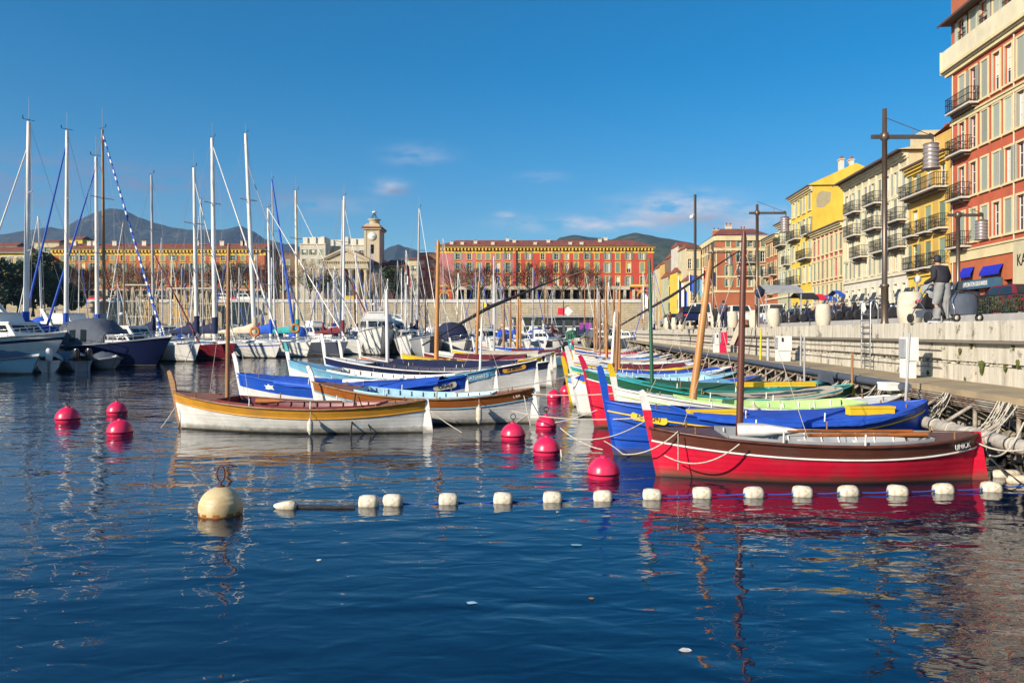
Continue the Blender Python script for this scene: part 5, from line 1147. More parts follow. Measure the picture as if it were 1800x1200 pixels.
# ---- pontoon office and things under the terrace wall
D = 178.; X = lambda px: PX(px, D); Z = lambda py: PZ(py, D)
t = thing('harbour_office', 'low glass-fronted harbour office with flat roof on the far quay', 'kiosk', (X(900), D, 0)); Wd = X(1045)-X(900)
mb = MB(); mb.box(0, Wd*.45, 0, 5, 1.8, 6.0, PL['offwhite']); mb.box(Wd*.45, Wd, 0, 5, 1.8, 6.0, P('slate', 'flat')); mb.build('wall', t)
mb = MB(); mb.box(-.6, Wd+1, -1, 6, 6.0, 6.35, P('grey', 'flat')); mb.build('roof', t)
for k in range(8):
    mb = MB(); x = Wd*(k+.5)/8; mb.box(x-.85, x+.85, -.08, -.004, 2.4, 5.6, GLASS); mb.box(x-.9, x+.9, -.1, -.081, 3.9, 4.02, P('white', 'flat')); mb.build('window', t)
mb = MB(); mb.box(X(1018)-X(900), X(1040)-X(900), -.6, -.5, Z(579), Z(567), mat('sign_purple', (.30, .05, .32))); mb.build('sign_board', t)
mb = MB(); mb.box(X(1024)-X(900), X(1040)-X(900), -.7, -.6, Z(588), Z(580), mat('sign_sky', (.02, .12, .45))); mb.build('sign_board', t)
for i, (px, c, s_, lab) in enumerate([(987, 'red', 1.0, 'square red signal panel hanging above the harbour office roof'), (999, 'white', 1.0, 'white diamond signal panel beside the red one above the office')]):
    o = MB(); o.box(-s_*.8, s_*.8, -.05, .05, -s_*.8, s_*.8, P(c, 'flat')); ob = o.build('square_sign' if i == 0 else 'diamond_sign'); ob.location = (X(px), D+1, Z(547)); ob.rotation_euler = (0, R(45 if i else 3), 0); tag(ob, lab, 'sign')
o = MB(); o.tube([(X(991), D+1, 6.3), (X(991), D+1, Z(528))], .12, P('dark', 'flat')); o.tube([(X(991), D+1, Z(540)), (X(1001), D+1, Z(536))], .07, P('dark', 'flat')); tag(o.build('signal_mast'), 'dark signal mast carrying the panels above the harbour office', 'mast')
# unseen off-frame blocks, added to shade the left boats as the western hill would
for i, (x0, x1, y0, y1, h) in enumerate([(-62, -50, 22, 36, 13.), (-75, -58, 36.5, 52, 14.5), (-92, -72, 52.5, 68, 15)]):
    t = thing('warehouse', ['tan warehouse of the west quay, nearest the camera', 'tan warehouse of the west quay, middle one', 'tan warehouse of the west quay, farthest'][i], 'building', (x0, y0, 0))
    mb = MB(); mb.box(0, x1-x0, 0, y1-y0, 0, h, PL['stone']); mb.build('wall', t); mb = MB(); mb.box(-.3, x1-x0+.3, -.3, y1-y0+.3, h, h+.5, TILE); mb.build('roof', t)
# ================================================================ YACHTS
def yhull(mb, L, B, f_aft, f_bow, col, boot, stripe=None, rake=.9, bowx=None, n=16):
    """bow at +x; waterline z=0; returns sheer function"""
    U = [i/n for i in range(n+1)]
    def bs(u): return B/2*(.62+.38*math.sin(math.pi*min(1, u/.55)/2)) if u < .55 else B/2*(1-((u-.55)/.45)**2.1)+.03
    def zs(u): return f_aft+(f_bow-f_aft)*u**1.8
    def pt(u, k, s):
        z = [-.25, .10, .13, .35*zs(u), zs(u)*.78, zs(u)*.86, zs(u)][k]; q = [.25, .62, .64, .80, .93, .96, 1.][k]
        sharp = 1-(u**3)*(1-q)*.9
        x = -L/2+L*u+(z-zs(1))*rake*.55*u**5
        return (x, s*bs(u)*q*sharp, z)
    for s in (1, -1):
        fn = lambda i, j: P(boot) if j < 1 else (P('white') if j == 1 else (P(stripe) if (j == 4 and stripe) else P(col, 'gloss')))
        mb.grid([[pt(u, k, s) for k in range(7)] for u in U], None, fn=fn)
    mb.face([pt(0, k, 1) for k in range(7)]+[pt(0, k, -1) for k in reversed(range(7))], P(col, 'gloss'))
    return bs, zs, U
def yx(L, u): return -L/2+L*u
def rail_posts(t, L, bs, zs, u0, u1, n, h=.6, pulpit=True, mt=CHROME, r=.016):
    mb = MB()
    for s in (1, -1):
        pts = []
        for k in range(n+1):
            u = u0+(u1-u0)*k/n; p = Vector((yx(L, u), s*(bs(u)-.06), zs(u))); mb.tube([p, p+Vector((0, 0, h))], r, mt, n=4, cap=False); pts.append(p+Vector((0, 0, h)))
        mb.tube(pts, r*.8, mt, n=4, cap=False); mb.tube([p-Vector((0, 0, h*.45)) for p in pts], r*.6, mt, n=4, cap=False)
    if pulpit:
        u = u1; a = Vector((yx(L, u), bs(u)-.06, zs(u)+h)); b = Vector((yx(L, u), -(bs(u)-.06), zs(u)+h)); tip = Vector((L/2+.05, 0, zs(1)+h+.05)); mb.tube([a, tip, b], r*1.2, mt, n=5)
        mb.tube([tip, (L/2-.3, 0, zs(1))], r, mt, n=4)
    mb.build('guard_rail', t)
def sailboat(label, mast, D, bowpx, bowD, top, hull='white', cover='navy', boot='navy', stripe=None, mc='white', mr=.14, f=1.15, Lk=2.3, stay='white', stay_top=None, spreaders=(.42, .68), bimini=None, B=None, genoa=.05, antenna=True, dy=None, boom=True, lean=0., small=False, group=None):
    mx, tx = mast; Mx = PX(mx, D); Bx, By = PX(bowpx, bowD), bowD
    v = Vector((Bx-Mx, By-D, 0)); a = v.length; L = a*Lk; rz = math.atan2(v.y, v.x); d = v.normalized()
    ctr = Vector((Bx, By, 0))-d*(L/2); B = B or min(3.6, L*.3)
    t = thing('sailing_yacht', label, 'sailboat', ctr, rz, group); t_inv = (Matrix.Translation(ctr) @ Matrix.Rotation(rz, 4, 'Z')).inverted()
    mb = MB(); bs, zs, U = yhull(mb, L, B, f, f*1.35, hull, boot, stripe); mb.build('hull', t)
    mb = MB(); dk = P('white')
    mb.grid([[(yx(L, u), bs(u)-.02, zs(u)+.003), (yx(L, u), 0, zs(u)+.06), (yx(L, u), -bs(u)+.02, zs(u)+.003)] for u in U], dk); mb.build('deck', t)
    mb = MB(); c0, c1 = .32, .66; rows = []
    for u, w, h in ((c0, .55, .1), (c0+.02, .6, .45), (.5, .6, .42), (c1, .5, .30), (c1+.06, .35, .03)):
        x = yx(L, u); y = bs(u)*w; z = zs(u); rows.append([(x, y, z), (x, y*.86, z+h), (x, 0, z+h+.05), (x, -y*.86, z+h), (x, -y, z)])
    mb.grid(rows, dk, smooth=False); mb.face(rows[0], dk); mb.build('cabin', t)
    mb = MB()
    for s in (1, -1):
        for k in range(3):
            u = .38+k*.09; x = yx(L, u); y = s*bs(u)*.56; z = zs(u)+.12; mb.box(x-.3, x+.3, y-.06, y+.06, z, z+.16, GLASS)
    mb.build('porthole', t)
    if not small: rail_posts(t, L, bs, zs, .04, .9, 6, r=.02)
    mloc = t_inv @ Vector((Mx, D, 0)); tl = t_inv @ Vector((PX(tx, D), D, PZ(top, D))); zt = tl.z; base = Vector((mloc.x, 0, zs(.6)+.3))
    mb = MB(); mb.tube([base, base.lerp(tl, .5), tl], [mr, mr*.95, mr*.72], P(mc, 'pole'), n=10); m_ = mb.build('mast', t)
    sp = MB(); bt = []
    for s_ in spreaders if not small else spreaders[:1]:
        p = base.lerp(tl, s_); w = B*.30
        sp.tube([p+Vector((-.1, w, .05)), p, p+Vector((-.1, -w, .05))], mr*.25, P('steel', 'flat'), n=4); bt.append((p, w))
    sp.build('spreader', m_)
    if antenna:
        an = MB(); an.tube([tl, tl+Vector((0, 0, 1.0+rnd.random()))], .02, P('grey', 'flat'), n=4); an.tube([tl+Vector((-.4, 0, .12)), tl+Vector((.4, 0, .15))], .02, P('dark', 'flat'), n=4); an.tube([tl+Vector((.4, 0, .15)), tl+Vector((.42, 0, .4))], .04, P('dark', 'flat'), n=4); an.build('wind_vane', m_)
    mb = MB(); wr = P('grey', 'flat'); cp = [(mloc.x, s*B/2*.92, zs(.55)) for s in (1, -1)]
    for s, c in zip((1, -1), cp):
        pts = [tl]+[p+Vector((-.1, s*w, .05)) for p, w in reversed(bt)]+[Vector(c)]; mb.tube(pts, .012, wr, n=3, cap=False)
    mb.tube([tl, (-L/2+.1, 0, zs(0)+.1)], .012, wr, n=3, cap=False); mb.build('shroud', t)
    st = tl if stay_top is None else base.lerp(tl, stay_top); bowp = Vector((L/2-.15, 0, zs(1)+.1))
    mb = MB()
    if stay == 'striped':
        mb.tube([st.lerp(bowp, k/60) for k in range(61)], [genoa*(.6+.4*k/60) for k in range(61)], None, n=6, fn=lambda i, j: P('blue', 'flat') if (i*3+j) % 5 < 3 else P('white', 'flat'))
    else: mb.tube([st, st.lerp(bowp, .5), bowp], [genoa*.6, genoa, genoa*1.3], P(stay, 'flat'), n=6)
    mb.build('furled_sail', t)
    if boom:
        mb = MB(); bz = base.z+.9; bl = L*.40; mb.tube([(base.x-.1, 0, bz), (base.x-bl, 0, bz+.05)], .09, P('white', 'flat'), n=6); bo = mb.build('boom', t)
        if cover:
            mb = MB(); rows = []
            for k in range(13):
                g = k/12; x = base.x+.12-bl*.98*g; hh = .95*(1-g)**1.4+.28+.05*math.sin(g*19); w = .20+.05*math.sin(g*11)
                rows.append([(x, w*math.cos(a_)*.9, bz-.12+hh/2+hh/2*math.sin(a_)) for a_ in [2*math.pi*j/10 for j in range(10)]])
            mb.grid(rows, P(cover, 'cloth'), closed=True); mb.face(rows[-1], P(cover, 'cloth')); mb.face(rows[0], P(cover, 'cloth'))
            mb.tube([(base.x, 0, bz-.1), (base.x, 0, bz+1.6)], mr*1.35, P(cover, 'cloth'), n=8); mb.build('sail_cover', bo)
    if bimini:
        mb = MB(); rows = []
        for k in range(7):
            g = k/6; x = yx(L, .06+.26*g); z = zs(.1)+1.55+.25*math.sin(math.pi*g*.8); rows.append([(x, B*.40, z-.35), (x, B*.36, z), (x, 0, z+.12), (x, -B*.36, z), (x, -B*.40, z-.35)])
        mb.grid(rows, P(bimini, 'cloth')); mb.build('spray_hood', t)
    return t
def motorboat(label, bow, stern, B, fa, fb, hull='white', boot='navy', stripe=None, deckc='white', cab=None, canopy=None, fly=None, arch=None, outboard=None, rails=True, cover=None, name='motor_boat', group=None, wins=True, mastb=False):
    b = Vector((*bow, 0)); s = Vector((*stern, 0)); c = (b+s)/2; d = b-s; L = d.length; t = thing(name, label, 'motorboat', c, math.atan2(d.y, d.x), group)
    mb = MB(); bs, zs, U = yhull(mb, L, B, fa, fb, hull, boot, stripe, rake=1.2); mb.build('hull', t)
    mb = MB(); mb.grid([[(yx(L, u), bs(u)-.01, zs(u)+.003), (yx(L, u), 0, zs(u)+.12), (yx(L, u), -bs(u)+.01, zs(u)+.003)] for u in U], P(deckc, 'gloss'))
    mb.build('deck', t)
    mb = MB()
    for sd in (1, -1): mb.tube([(yx(L, u), sd*(bs(u)+.01), zs(u)-.05) for u in U], .035, P('grey', 'flat'), n=4)
    mb.build('rub_rail', t)
    def house(u0, u1, h, z0, w, col, nm, slant=.9, winh=.45):
        x0, x1 = yx(L, u0), yx(L, u1); y = B/2*w; mb = MB(); y2 = y*.86
        lo = [(x0, -y, z0), (x1, -y*.8, z0), (x1, y*.8, z0), (x0, y, z0)]; hi = [(x0+.15, -y2, z0+h), (x1-h*slant, -y2*.85, z0+h), (x1-h*slant, y2*.85, z0+h), (x0+.15, y2, z0+h)]
        mb.hexa(lo+hi, P(col, 'gloss')); e = .06; mb.hexa([(hi[0][0]-.35, -y2-e, z0+h), (hi[1][0]+.12, -y2*.85-e, z0+h), (hi[2][0]+.12, y2*.85+e, z0+h), (hi[3][0]-.35, y2+e, z0+h), (hi[0][0]-.3, -y2, z0+h+.1), (hi[1][0], -y2*.8, z0+h+.12), (hi[2][0], y2*.8, z0+h+.12), (hi[3][0]-.3, y2, z0+h+.1)], P(col, 'gloss'))
        o = mb.build(nm, t); LO = [Vector(p) for p in lo]; HI = [Vector(p) for p in hi]
        if winh:
            def strip(a, b, ah, bh, n, nrm):
                for k in range(n):
                    f0, f1 = .06+(.88)*k/n+.015, .06+.88*(k+1)/n-.015; z0_, z1_ = 1-winh-.12, .88; m = MB()
                    pp = []
                    for f, g in ((f0, z0_), (f1, z0_), (f1, z1_), (f0, z1_)): pp.append(a.lerp(b, f).lerp(ah.lerp(bh, f), g)+Vector(nrm)*.012)
                    m.face(pp, GLASS); m.build('window', o)
            strip(LO[0], LO[1], HI[0], HI[1], 3, (0, -1, 0)); strip(LO[3], LO[2], HI[3], HI[2], 3, (0, 1, 0)); strip(LO[1], LO[2], HI[1], HI[2], 2, (1, 0, .5))
        return o, x0, x1
    top = zs(.4)
    if cab: house(cab[0], cab[1], cab[2], zs(.45)+.02, .78, cab[3] if len(cab) > 3 else 'white', 'cabin'); top = zs(.45)+cab[2]+.12
    if fly: house(fly[0], fly[1], fly[2], top, .62, 'white', 'flybridge', winh=0, slant=.4); top += fly[2]
    if arch:
        mb = MB(); u, h = arch; x = yx(L, u); z = zs(u); y = B*.42
        for s_ in (1, -1): mb.hexa([(x-.5, s_*y-.05, z), (x+.3, s_*y-.05, z), (x+.3, s_*y+.05, z), (x-.5, s_*y+.05, z), (x-h*.9-.2, s_*y*.8-.05, z+h), (x-h*.9+.25, s_*y*.8-.05, z+h), (x-h*.9+.25, s_*y*.8+.05, z+h), (x-h*.9-.2, s_*y*.8+.05, z+h)], P('white', 'gloss'))
        mb.box(x-h*.9-.25, x-h*.9+.3, -y*.84, y*.84, z+h, z+h+.1, P('white', 'gloss')); mb.lathe([(.25, z+h+.1), (.28, z+h+.2), (.2, z+h+.32), (.001, z+h+.34)], P('white', 'flat'), c=(x-h*.9, 0, 0), n=12); mb.build('radar_arch', t)
    if canopy:
        u0, u1, h, c = canopy; mb = MB(); rows = []
        for k in range(9):
            g = k/8; x = yx(L, u0+(u1-u0)*g); hh = h*(.86+.14*math.sin(math.pi*g)) if g < .8 else h*(.93-(g-.8)*2.2); z = zs(u0); y = B*.40
            rows.append([(x, y, z+.05), (x, y*.95, z+hh*.8), (x, y*.6, z+hh), (x, 0, z+hh*1.05), (x, -y*.6, z+hh), (x, -y*.95, z+hh*.8), (x, -y, z+.05)])
        mb.grid(rows, P(c, 'cloth')); mb.face(rows[0], P(c, 'cloth')); mb.face(rows[-1], P(c, 'cloth')); o = mb.build('canopy', t)
        mb = MB()
        for k in (2, 4):
            a, b2 = rows[k], rows[k+1]
            for j, e_ in ((5, -.02), (0, .02)):
                q = [Vector(a[j]).lerp(Vector(a[j+1]), .25), Vector(b2[j]).lerp(Vector(b2[j+1]), .25), Vector(b2[j]).lerp(Vector(b2[j+1]), .85), Vector(a[j]).lerp(Vector(a[j+1]), .85)]; mb.face([p+Vector((0, e_*2 if j else .03, 0)) for p in q], GLASS)
        mb.build('window', o)
    if cover:
        mb = MB(); rows = []
        for k in range(13):
            u = .02+.93*k/12; x = yx(L, u); b_ = bs(u)+.03; z = zs(u); r_ = .55*math.sin(math.pi*min(1, (k+2)/13))**.7
            rows.append([(x, b_, z-.12), (x, b_*.98, z+.04), (x, b_*.5, z+r_*.75), (x, 0, z+r_+.05*math.sin(k*1.7)), (x, -b_*.5, z+r_*.75), (x, -b_*.98, z+.04), (x, -b_, z-.12)])
        mb.grid(rows, P(cover, 'cloth')); mb.build('boat_cover', t)
    if rails: rail_posts(t, L, bs, zs, .45, .92, 6, h=.5, r=.022)
    if outboard:
        mb = MB(); x = -L/2-.25; h0 = fa
        for j in range(outboard):
            y = (j-(outboard-1)/2)*.75
            rows = [[(x+dx*(1 if a_ < 2 or a_ == 3 else 1), y+.22*w*math.sin(a_*math.pi/3), h0+hz) for a_, dx in zip(range(6), (.28, .14, -.2, -.32, -.2, .14))] for hz, w in ((.0, .7), (.15, 1), (.6, 1), (.78, .6))]
            mb.grid(rows, P('white' if outboard == 1 else 'dark', 'gloss'), closed=True); mb.face(rows[-1], P('white', 'gloss')); mb.tube([(x, y, h0+.05), (x-.05, y, -.2)], .08, P('grey', 'flat'))
        mb.build('outboard_motor', t)
    if mastb:
        mb = MB(); x = yx(L, .35); mb.tube([(x, 0, top), (x, 0, top+2.2)], .03, P('white', 'flat'), n=5); mb.lathe([(.22, top+1.0), (.25, top+1.12), (.1, top+1.2)], P('white', 'flat'), c=(x+.2, 0, 0), n=10); mb.build('radio_mast', t)
    return t
# sailing yachts, bows towards the channel
sailboat('white sailing yacht with grey mast and navy cover, bow beside the navy motorboat', (270, 266), 70, 352, 66, 308, hull='white', cover='navy', mc='steel', mr=.13, stay='maroon', stay_top=.55, genoa=.07)
sailboat('maroon-hulled sailing yacht with tall white mast', (346, 341), 74, 415, 70.5, 295, hull='maroon', cover='navy', boot='maroon', mr=.19, stay='white', stay_top=.93)
sailboat('white sailing yacht with navy stripe and the thick white mast left of the leaning one', (378, 373), 80, 494, 75.5, 243, hull='white', stripe='blue', cover='navy', mr=.24, stay='white', stay_top=.97, genoa=.08, Lk=2.0)
sailboat('white sailing yacht with the thick slightly leaning mast and cream folded sail', (448, 432), 84, 547, 78, 235, hull='white', cover='beige', mr=.24, stay='grey', stay_top=.86, genoa=.06, Lk=2.2)
sailboat('slate grey covered sailing yacht with brown and white masts', (476, 471), 90, 612, 84, 366, hull='slate', cover='blue', mc='white', mr=.16, stay='white', genoa=.07, Lk=1.8, boom=True)
sailboat('cream-masted yacht with a teal sail cover', (523, 520), 92, 640, 88, 335, hull='white', cover='teal', mc='cream', mr=.19, stay='white', stay_top=.92, Lk=1.7)
sailboat('white yacht with twin tall masts and maroon furled sail, before the church', (603, 605), 98, 668, 92, 345, hull='white', cover='maroon', mc='white', mr=.17, stay='maroon', stay_top=.5, genoa=.1, Lk=2.2)
sailboat('yacht with grey mast just left of the white-masted twin before the church', (597, 603), 108, 655, 100, 352, hull='navy', cover='grey', mc='steel', mr=.16)
sailboat('yacht with a brown mast and blue-and-white striped furled sail at the left', (184, 180), 64, 292, 61, 228, hull='navy', cover='grey', mc='wood', mr=.13, stay='striped', genoa=.11, stay_top=.985, Lk=1.9)
sailboat('navy-masted thin yacht behind the leaning mast with blue furled sail', (484, 478), 100, 520, 95, 316, hull='white', cover='blue', mc='steel', mr=.10, stay='blue', genoa=.16)
sailboat('grey yacht with a tall thin mast in front of the gap right of the church', (733, 737), 96, 775, 90, 366, hull='grey', cover='navy', mc='steel', mr=.14, stay='white')
# yachts whose bows point left
sailboat('white yacht with blue furled sail whose mast stands by the yellow building', (116, 118), 62, 30, 60, 230, hull='white', cover='blue', mr=.17, stay='blue', stay_top=.95, genoa=.09)
sailboat('white yacht with the thickest tall mast at the far left', (45, 51), 58, -75, 55, 214, hull='white', cover='blue', mr=.20, stay='white', stay_top=.90, genoa=.07)
sailboat('white yacht with bright blue cover, mast second from the brown one', (171, 169), 66, 70, 64, 276, hull='white', cover='blue', mr=.17, stay='blue', stay_top=.95, genoa=.09)
sailboat('small yacht with a short white mast left of the first blue furled sail', (75, 67), 78, 20, 76, 380, hull='white', cover='grey', mr=.11, antenna=False)
sailboat('yacht with a short brown mast in front of the orange building', (219, 217), 90, 180, 88, 388, hull='brown', cover=None, mc='wood', mr=.10, antenna=False)
sailboat('yacht with a thin mast between the two thick white ones', (358, 353), 95, 330, 92, 350, hull='white', cover='navy', mc='steel', mr=.12)
# smaller and farther masts
small = [(553,470,'beige'),(568,462,'steel'),(590,480,'white'),(617,470,'steel'),(628,445,'white'),(640,488,'steel'),(654,478,'wood'),(662,505,'white'),(674,468,'steel'),(698,458,'steel'),(706,472,'white'),(714,440,'white'),(722,500,'steel'),(748,520,'wood'),
         (780,418,'steel'),(803,480,'white'),(842,462,'steel'),(867,450,'white'),(872,498,'steel'),(910,532,'steel'),(937,470,'steel'),(500,440,'white'),(535,478,'beige'),(455,440,'steel'),(300,450,'white'),(285,418,'steel'),(420,470,'steel'),(238,520,'beige'),(210,500,'steel'),(650,430,'steel')]
q0 = random.Random(77)
small += [(q0.uniform(545, 770), q0.uniform(455, 520), q0.choice(['white', 'steel', 'beige', 'wood'])) for _ in range(20)]+[(q0.uniform(775, 1160), q0.uniform(470, 530), q0.choice(['steel', 'white', 'wood'])) for _ in range(20)]+[(q0.uniform(130, 540), q0.uniform(430, 510), q0.choice(['white', 'steel'])) for _ in range(12)]
nb = 0; q = random.Random(9)
for i, (px, top, mc) in enumerate(small):
    D = q.uniform(104, 150) if i < 14 else q.uniform(110, 160)
    sgn = q.choice((1, 1, -1)); bx = px+sgn*q.uniform(20, 32)
    sailboat('small distant yacht with a thin mast, moored among many under the terrace wall', (px, px+q.uniform(-4, 3)), D, bx, D-q.uniform(2, 5), top, hull=q.choice(['white', 'white', 'grey', 'navy', 'beige']), cover=q.choice(['navy', 'blue', 'grey', 'beige', None, 'maroon']), mc=mc,
             mr=.11, Lk=2.2, small=True, f=1.0, stay=q.choice(['white', 'blue', 'grey']), antenna=q.random() < .4, group='distant yachts moored under the terrace wall'); nb += 1
# motor boats on the left
motorboat('navy-hulled motorboat with grey canvas cockpit canopy and chrome bow rail', (PX(302, 57), 57), (PX(120, 60), 60), 3.3, 1.55, 2.25, hull='navy', boot='navy', deckc='white', canopy=(.05, .48, 2.0, 'slate'), cab=(.40, .72, .55, 'grey'))
motorboat('white cabin cruiser with long pale-framed windows behind the navy motorboat', (PX(300, 66), 66), (PX(165, 69), 69), 3.6, 1.5, 2.1, hull='white', cab=(.12, .72, 1.35), mastb=True)
motorboat('big white motor yacht with raked radar arch and dark canopy at the left edge', (PX(118, 54), 54), (PX(-70, 57), 57), 4.2, 1.9, 2.6, hull='white', stripe='navy', cab=(.2, .7, 1.1), fly=(.2, .5, .6), arch=(.42, 2.9), canopy=(.02, .3, 2.2, 'navy'))
motorboat('white flybridge cruiser with blue cockpit cover further back on the left', (PX(212, 74), 74), (PX(70, 78), 78), 4.0, 2.0, 2.9, hull='white', cab=(.15, .7, 1.3), fly=(.2, .5, .7), arch=(.4, 2.6), canopy=(.02, .2, 2.1, 'blue'))
motorboat('pale blue open boat with a grey cover, lowest at the left edge', (PX(78, 47), 46.5), (PX(-40, 49), 49), 2.4, .8, 1.15, hull='sky', boot='grey', cover='slate', rails=False, outboard=1)
motorboat('small boat with a white outboard under a cream cover, second along the left edge', (PX(20, 49), 52), (PX(85, 49), 49), 2.2, .75, 1.1, hull='white', cover='beige', rails=False, outboard=1)
motorboat('rib dinghy with large cream outboard beside the navy motorboat', (PX(75, 52), 54), (PX(150, 51), 50.5), 2.2, .7, 1.0, hull='grey', boot='grey', cover='slate', rails=False, outboard=2)
motorboat('small grey-covered dinghy right under the navy stern', (PX(205, 52.5), 52.5), (PX(150, 53), 54), 2.0, .6, .9, hull='grey', boot='grey', cover='slate', rails=False)
motorboat('cream bow-on trawler yacht with dark windows, mid harbour', (PX(672, 84), 84), (PX(650, 97), 97), 4.2, 2.2, 3.2, hull='white', cab=(.2, .72, 1.6), fly=(.25, .55, .7), mastb=True)
motorboat('second cream trawler yacht close to the first, mid harbour', (PX(700, 90), 88), (PX(690, 102), 102), 4.0, 2.0, 3.0, hull='cream', cab=(.2, .72, 1.6), fly=(.25, .55, .7))
motorboat('white boat with red waterline between the trawlers and the slate cover', (PX(728, 82), 80), (PX(716, 91), 91), 3.4, 1.6, 2.4, hull='white', boot='red', cab=(.3, .65, .9))
motorboat('slate-covered round-bowed boat right of the red-bottomed one', (PX(757, 76), 76), (PX(742, 86), 86), 3.6, 1.6, 2.2, hull='grey', cover='slate', rails=False)
motorboat('white motorboat with tall navy canopy left of the orange mast', (PX(820, 82), 82), (PX(780, 86), 88), 3.4, 1.2, 1.8, hull='white', canopy=(.05, .6, 2.4, 'navy'), rails=True)
motorboat('small white cruiser with square wheelhouse in the middle distance', (PX(878, 105), 104), (PX(842, 108), 110), 3.2, 1.2, 1.7, hull='white', cab=(.2, .6, 1.6))
motorboat('dark-hulled boat far back beside the harbour office', (PX(1130, 120), 118), (PX(1088, 125), 124), 3.4, 1.5, 2.0, hull='slate', cab=(.3, .7, 1.0))
motorboat('white motorboat far back left of the purple sign', (PX(985, 125), 124), (PX(935, 128), 130), 3.4, 1.4, 2.0, hull='white', cab=(.25, .7, 1.3), stripe='blue')
motorboat('white fishing cruiser behind the stern of the leaning-mast yacht', (PX(590, 112), 110), (PX(535, 116), 117), 3.8, 1.8, 2.4, hull='white', cab=(.2, .65, 1.5), fly=(.25, .5, .6))
motorboat('navy-striped cruiser beside the far left quay', (PX(330, 118), 116), (PX(275, 122), 122), 3.8, 1.8, 2.4, hull='white', stripe='navy', cab=(.2, .65, 1.5))
motorboat('grey workboat beneath the terrace wall on the left', (PX(450, 125), 122), (PX(395, 128), 129), 3.8, 1.6, 2.4, hull='grey', cab=(.3, .6, 1.9))
# orange life ring bundle and dinghy on decks
for (px, py, D, lab) in ((448, 583, 77, 'orange life ring on the leaning-mast yacht deck'), (519, 577, 84, 'orange horseshoe buoy on the yacht beside the teal cover')):
    mb = MB(); c = Vector((PX(px, D), D, PZ(py, D))); r = .42
    mb.tube([c+Vector((r*math.cos(a*math.pi/8), 0, r*math.sin(a*math.pi/8))) for a in range(17)], .14, P('orange', 'flat'), n=8); tag(mb.build('life_ring'), lab, 'life ring')
# floating pontoons
for i, (x0, y0, x1, y1, lab) in enumerate([(PX(-40, 68), 68, PX(330, 92), 92, 'grey floating pontoon between the left yachts'), (PX(250, 100), 100, PX(760, 118), 118, 'grey floating pontoon behind the middle yachts'), (PX(700, 128), 128, PX(1140, 136), 136, 'grey pontoon in front of the harbour office')]):
    a = Vector((x0, y0, 0)); b = Vector((x1, y1, 0)); d = (b-a).normalized(); n_ = Vector((-d.y, d.x, 0))*1.2; mb = MB()
    p = [a-n_, b-n_, b+n_, a+n_]; mb.hexa([q_+Vector((0, 0, -.1)) for q_ in p]+[q_+Vector((0, 0, .5)) for q_ in p], P('grey', 'flat')); tag(mb.build('pontoon'), lab, 'pontoon')

# crowd of distant cruisers moored in front of the terrace wall
q = random.Random(31); crowd = []
for (a, b, D0, n) in ((255, 560, 112, 11), (560, 790, 118, 9), (790, 1150, 124, 13), (800, 1140, 146, 12), (300, 780, 148, 14)):
    for i in range(n): crowd.append((a+(b-a)*(i+.5)/n+q.uniform(-6, 6), D0+q.uniform(-4, 4)))
cg = 'distant cruisers moored before the terrace wall'
hulls = ['white', 'white', 'white', 'white', 'cream', 'navy', 'grey', 'blue', 'lightblue', 'maroon']
for i, (px, D) in enumerate(crowd):
    sgn = q.choice((-1, 1)); L = q.uniform(5, 9); an = q.uniform(-1.2, 1.2)
    bx = PX(px, D); dx, dy = math.sin(an)*L*sgn, -math.cos(an)*L; kind = q.randrange(4)
    motorboat('small distant cruiser moored in the crowd before the terrace wall', (bx, D), (bx-dx, D-dy), q.uniform(2.4, 3.2), q.uniform(1.0, 1.5), q.uniform(1.5, 2.2), hull=q.choice(hulls), stripe=q.choice([None, 'navy', 'blue']),
        cab=(.2, .68, q.uniform(.9, 1.7)) if kind != 1 else None, fly=(.25, .5, .6) if kind == 2 else None, canopy=(.05, .4, q.uniform(1.6, 2.2), q.choice(['navy', 'blue', 'beige', 'white', 'green', 'slate'])) if kind in (1, 3) else None,
        rails=False, name='motor_boat', group=cg, mastb=kind == 0)
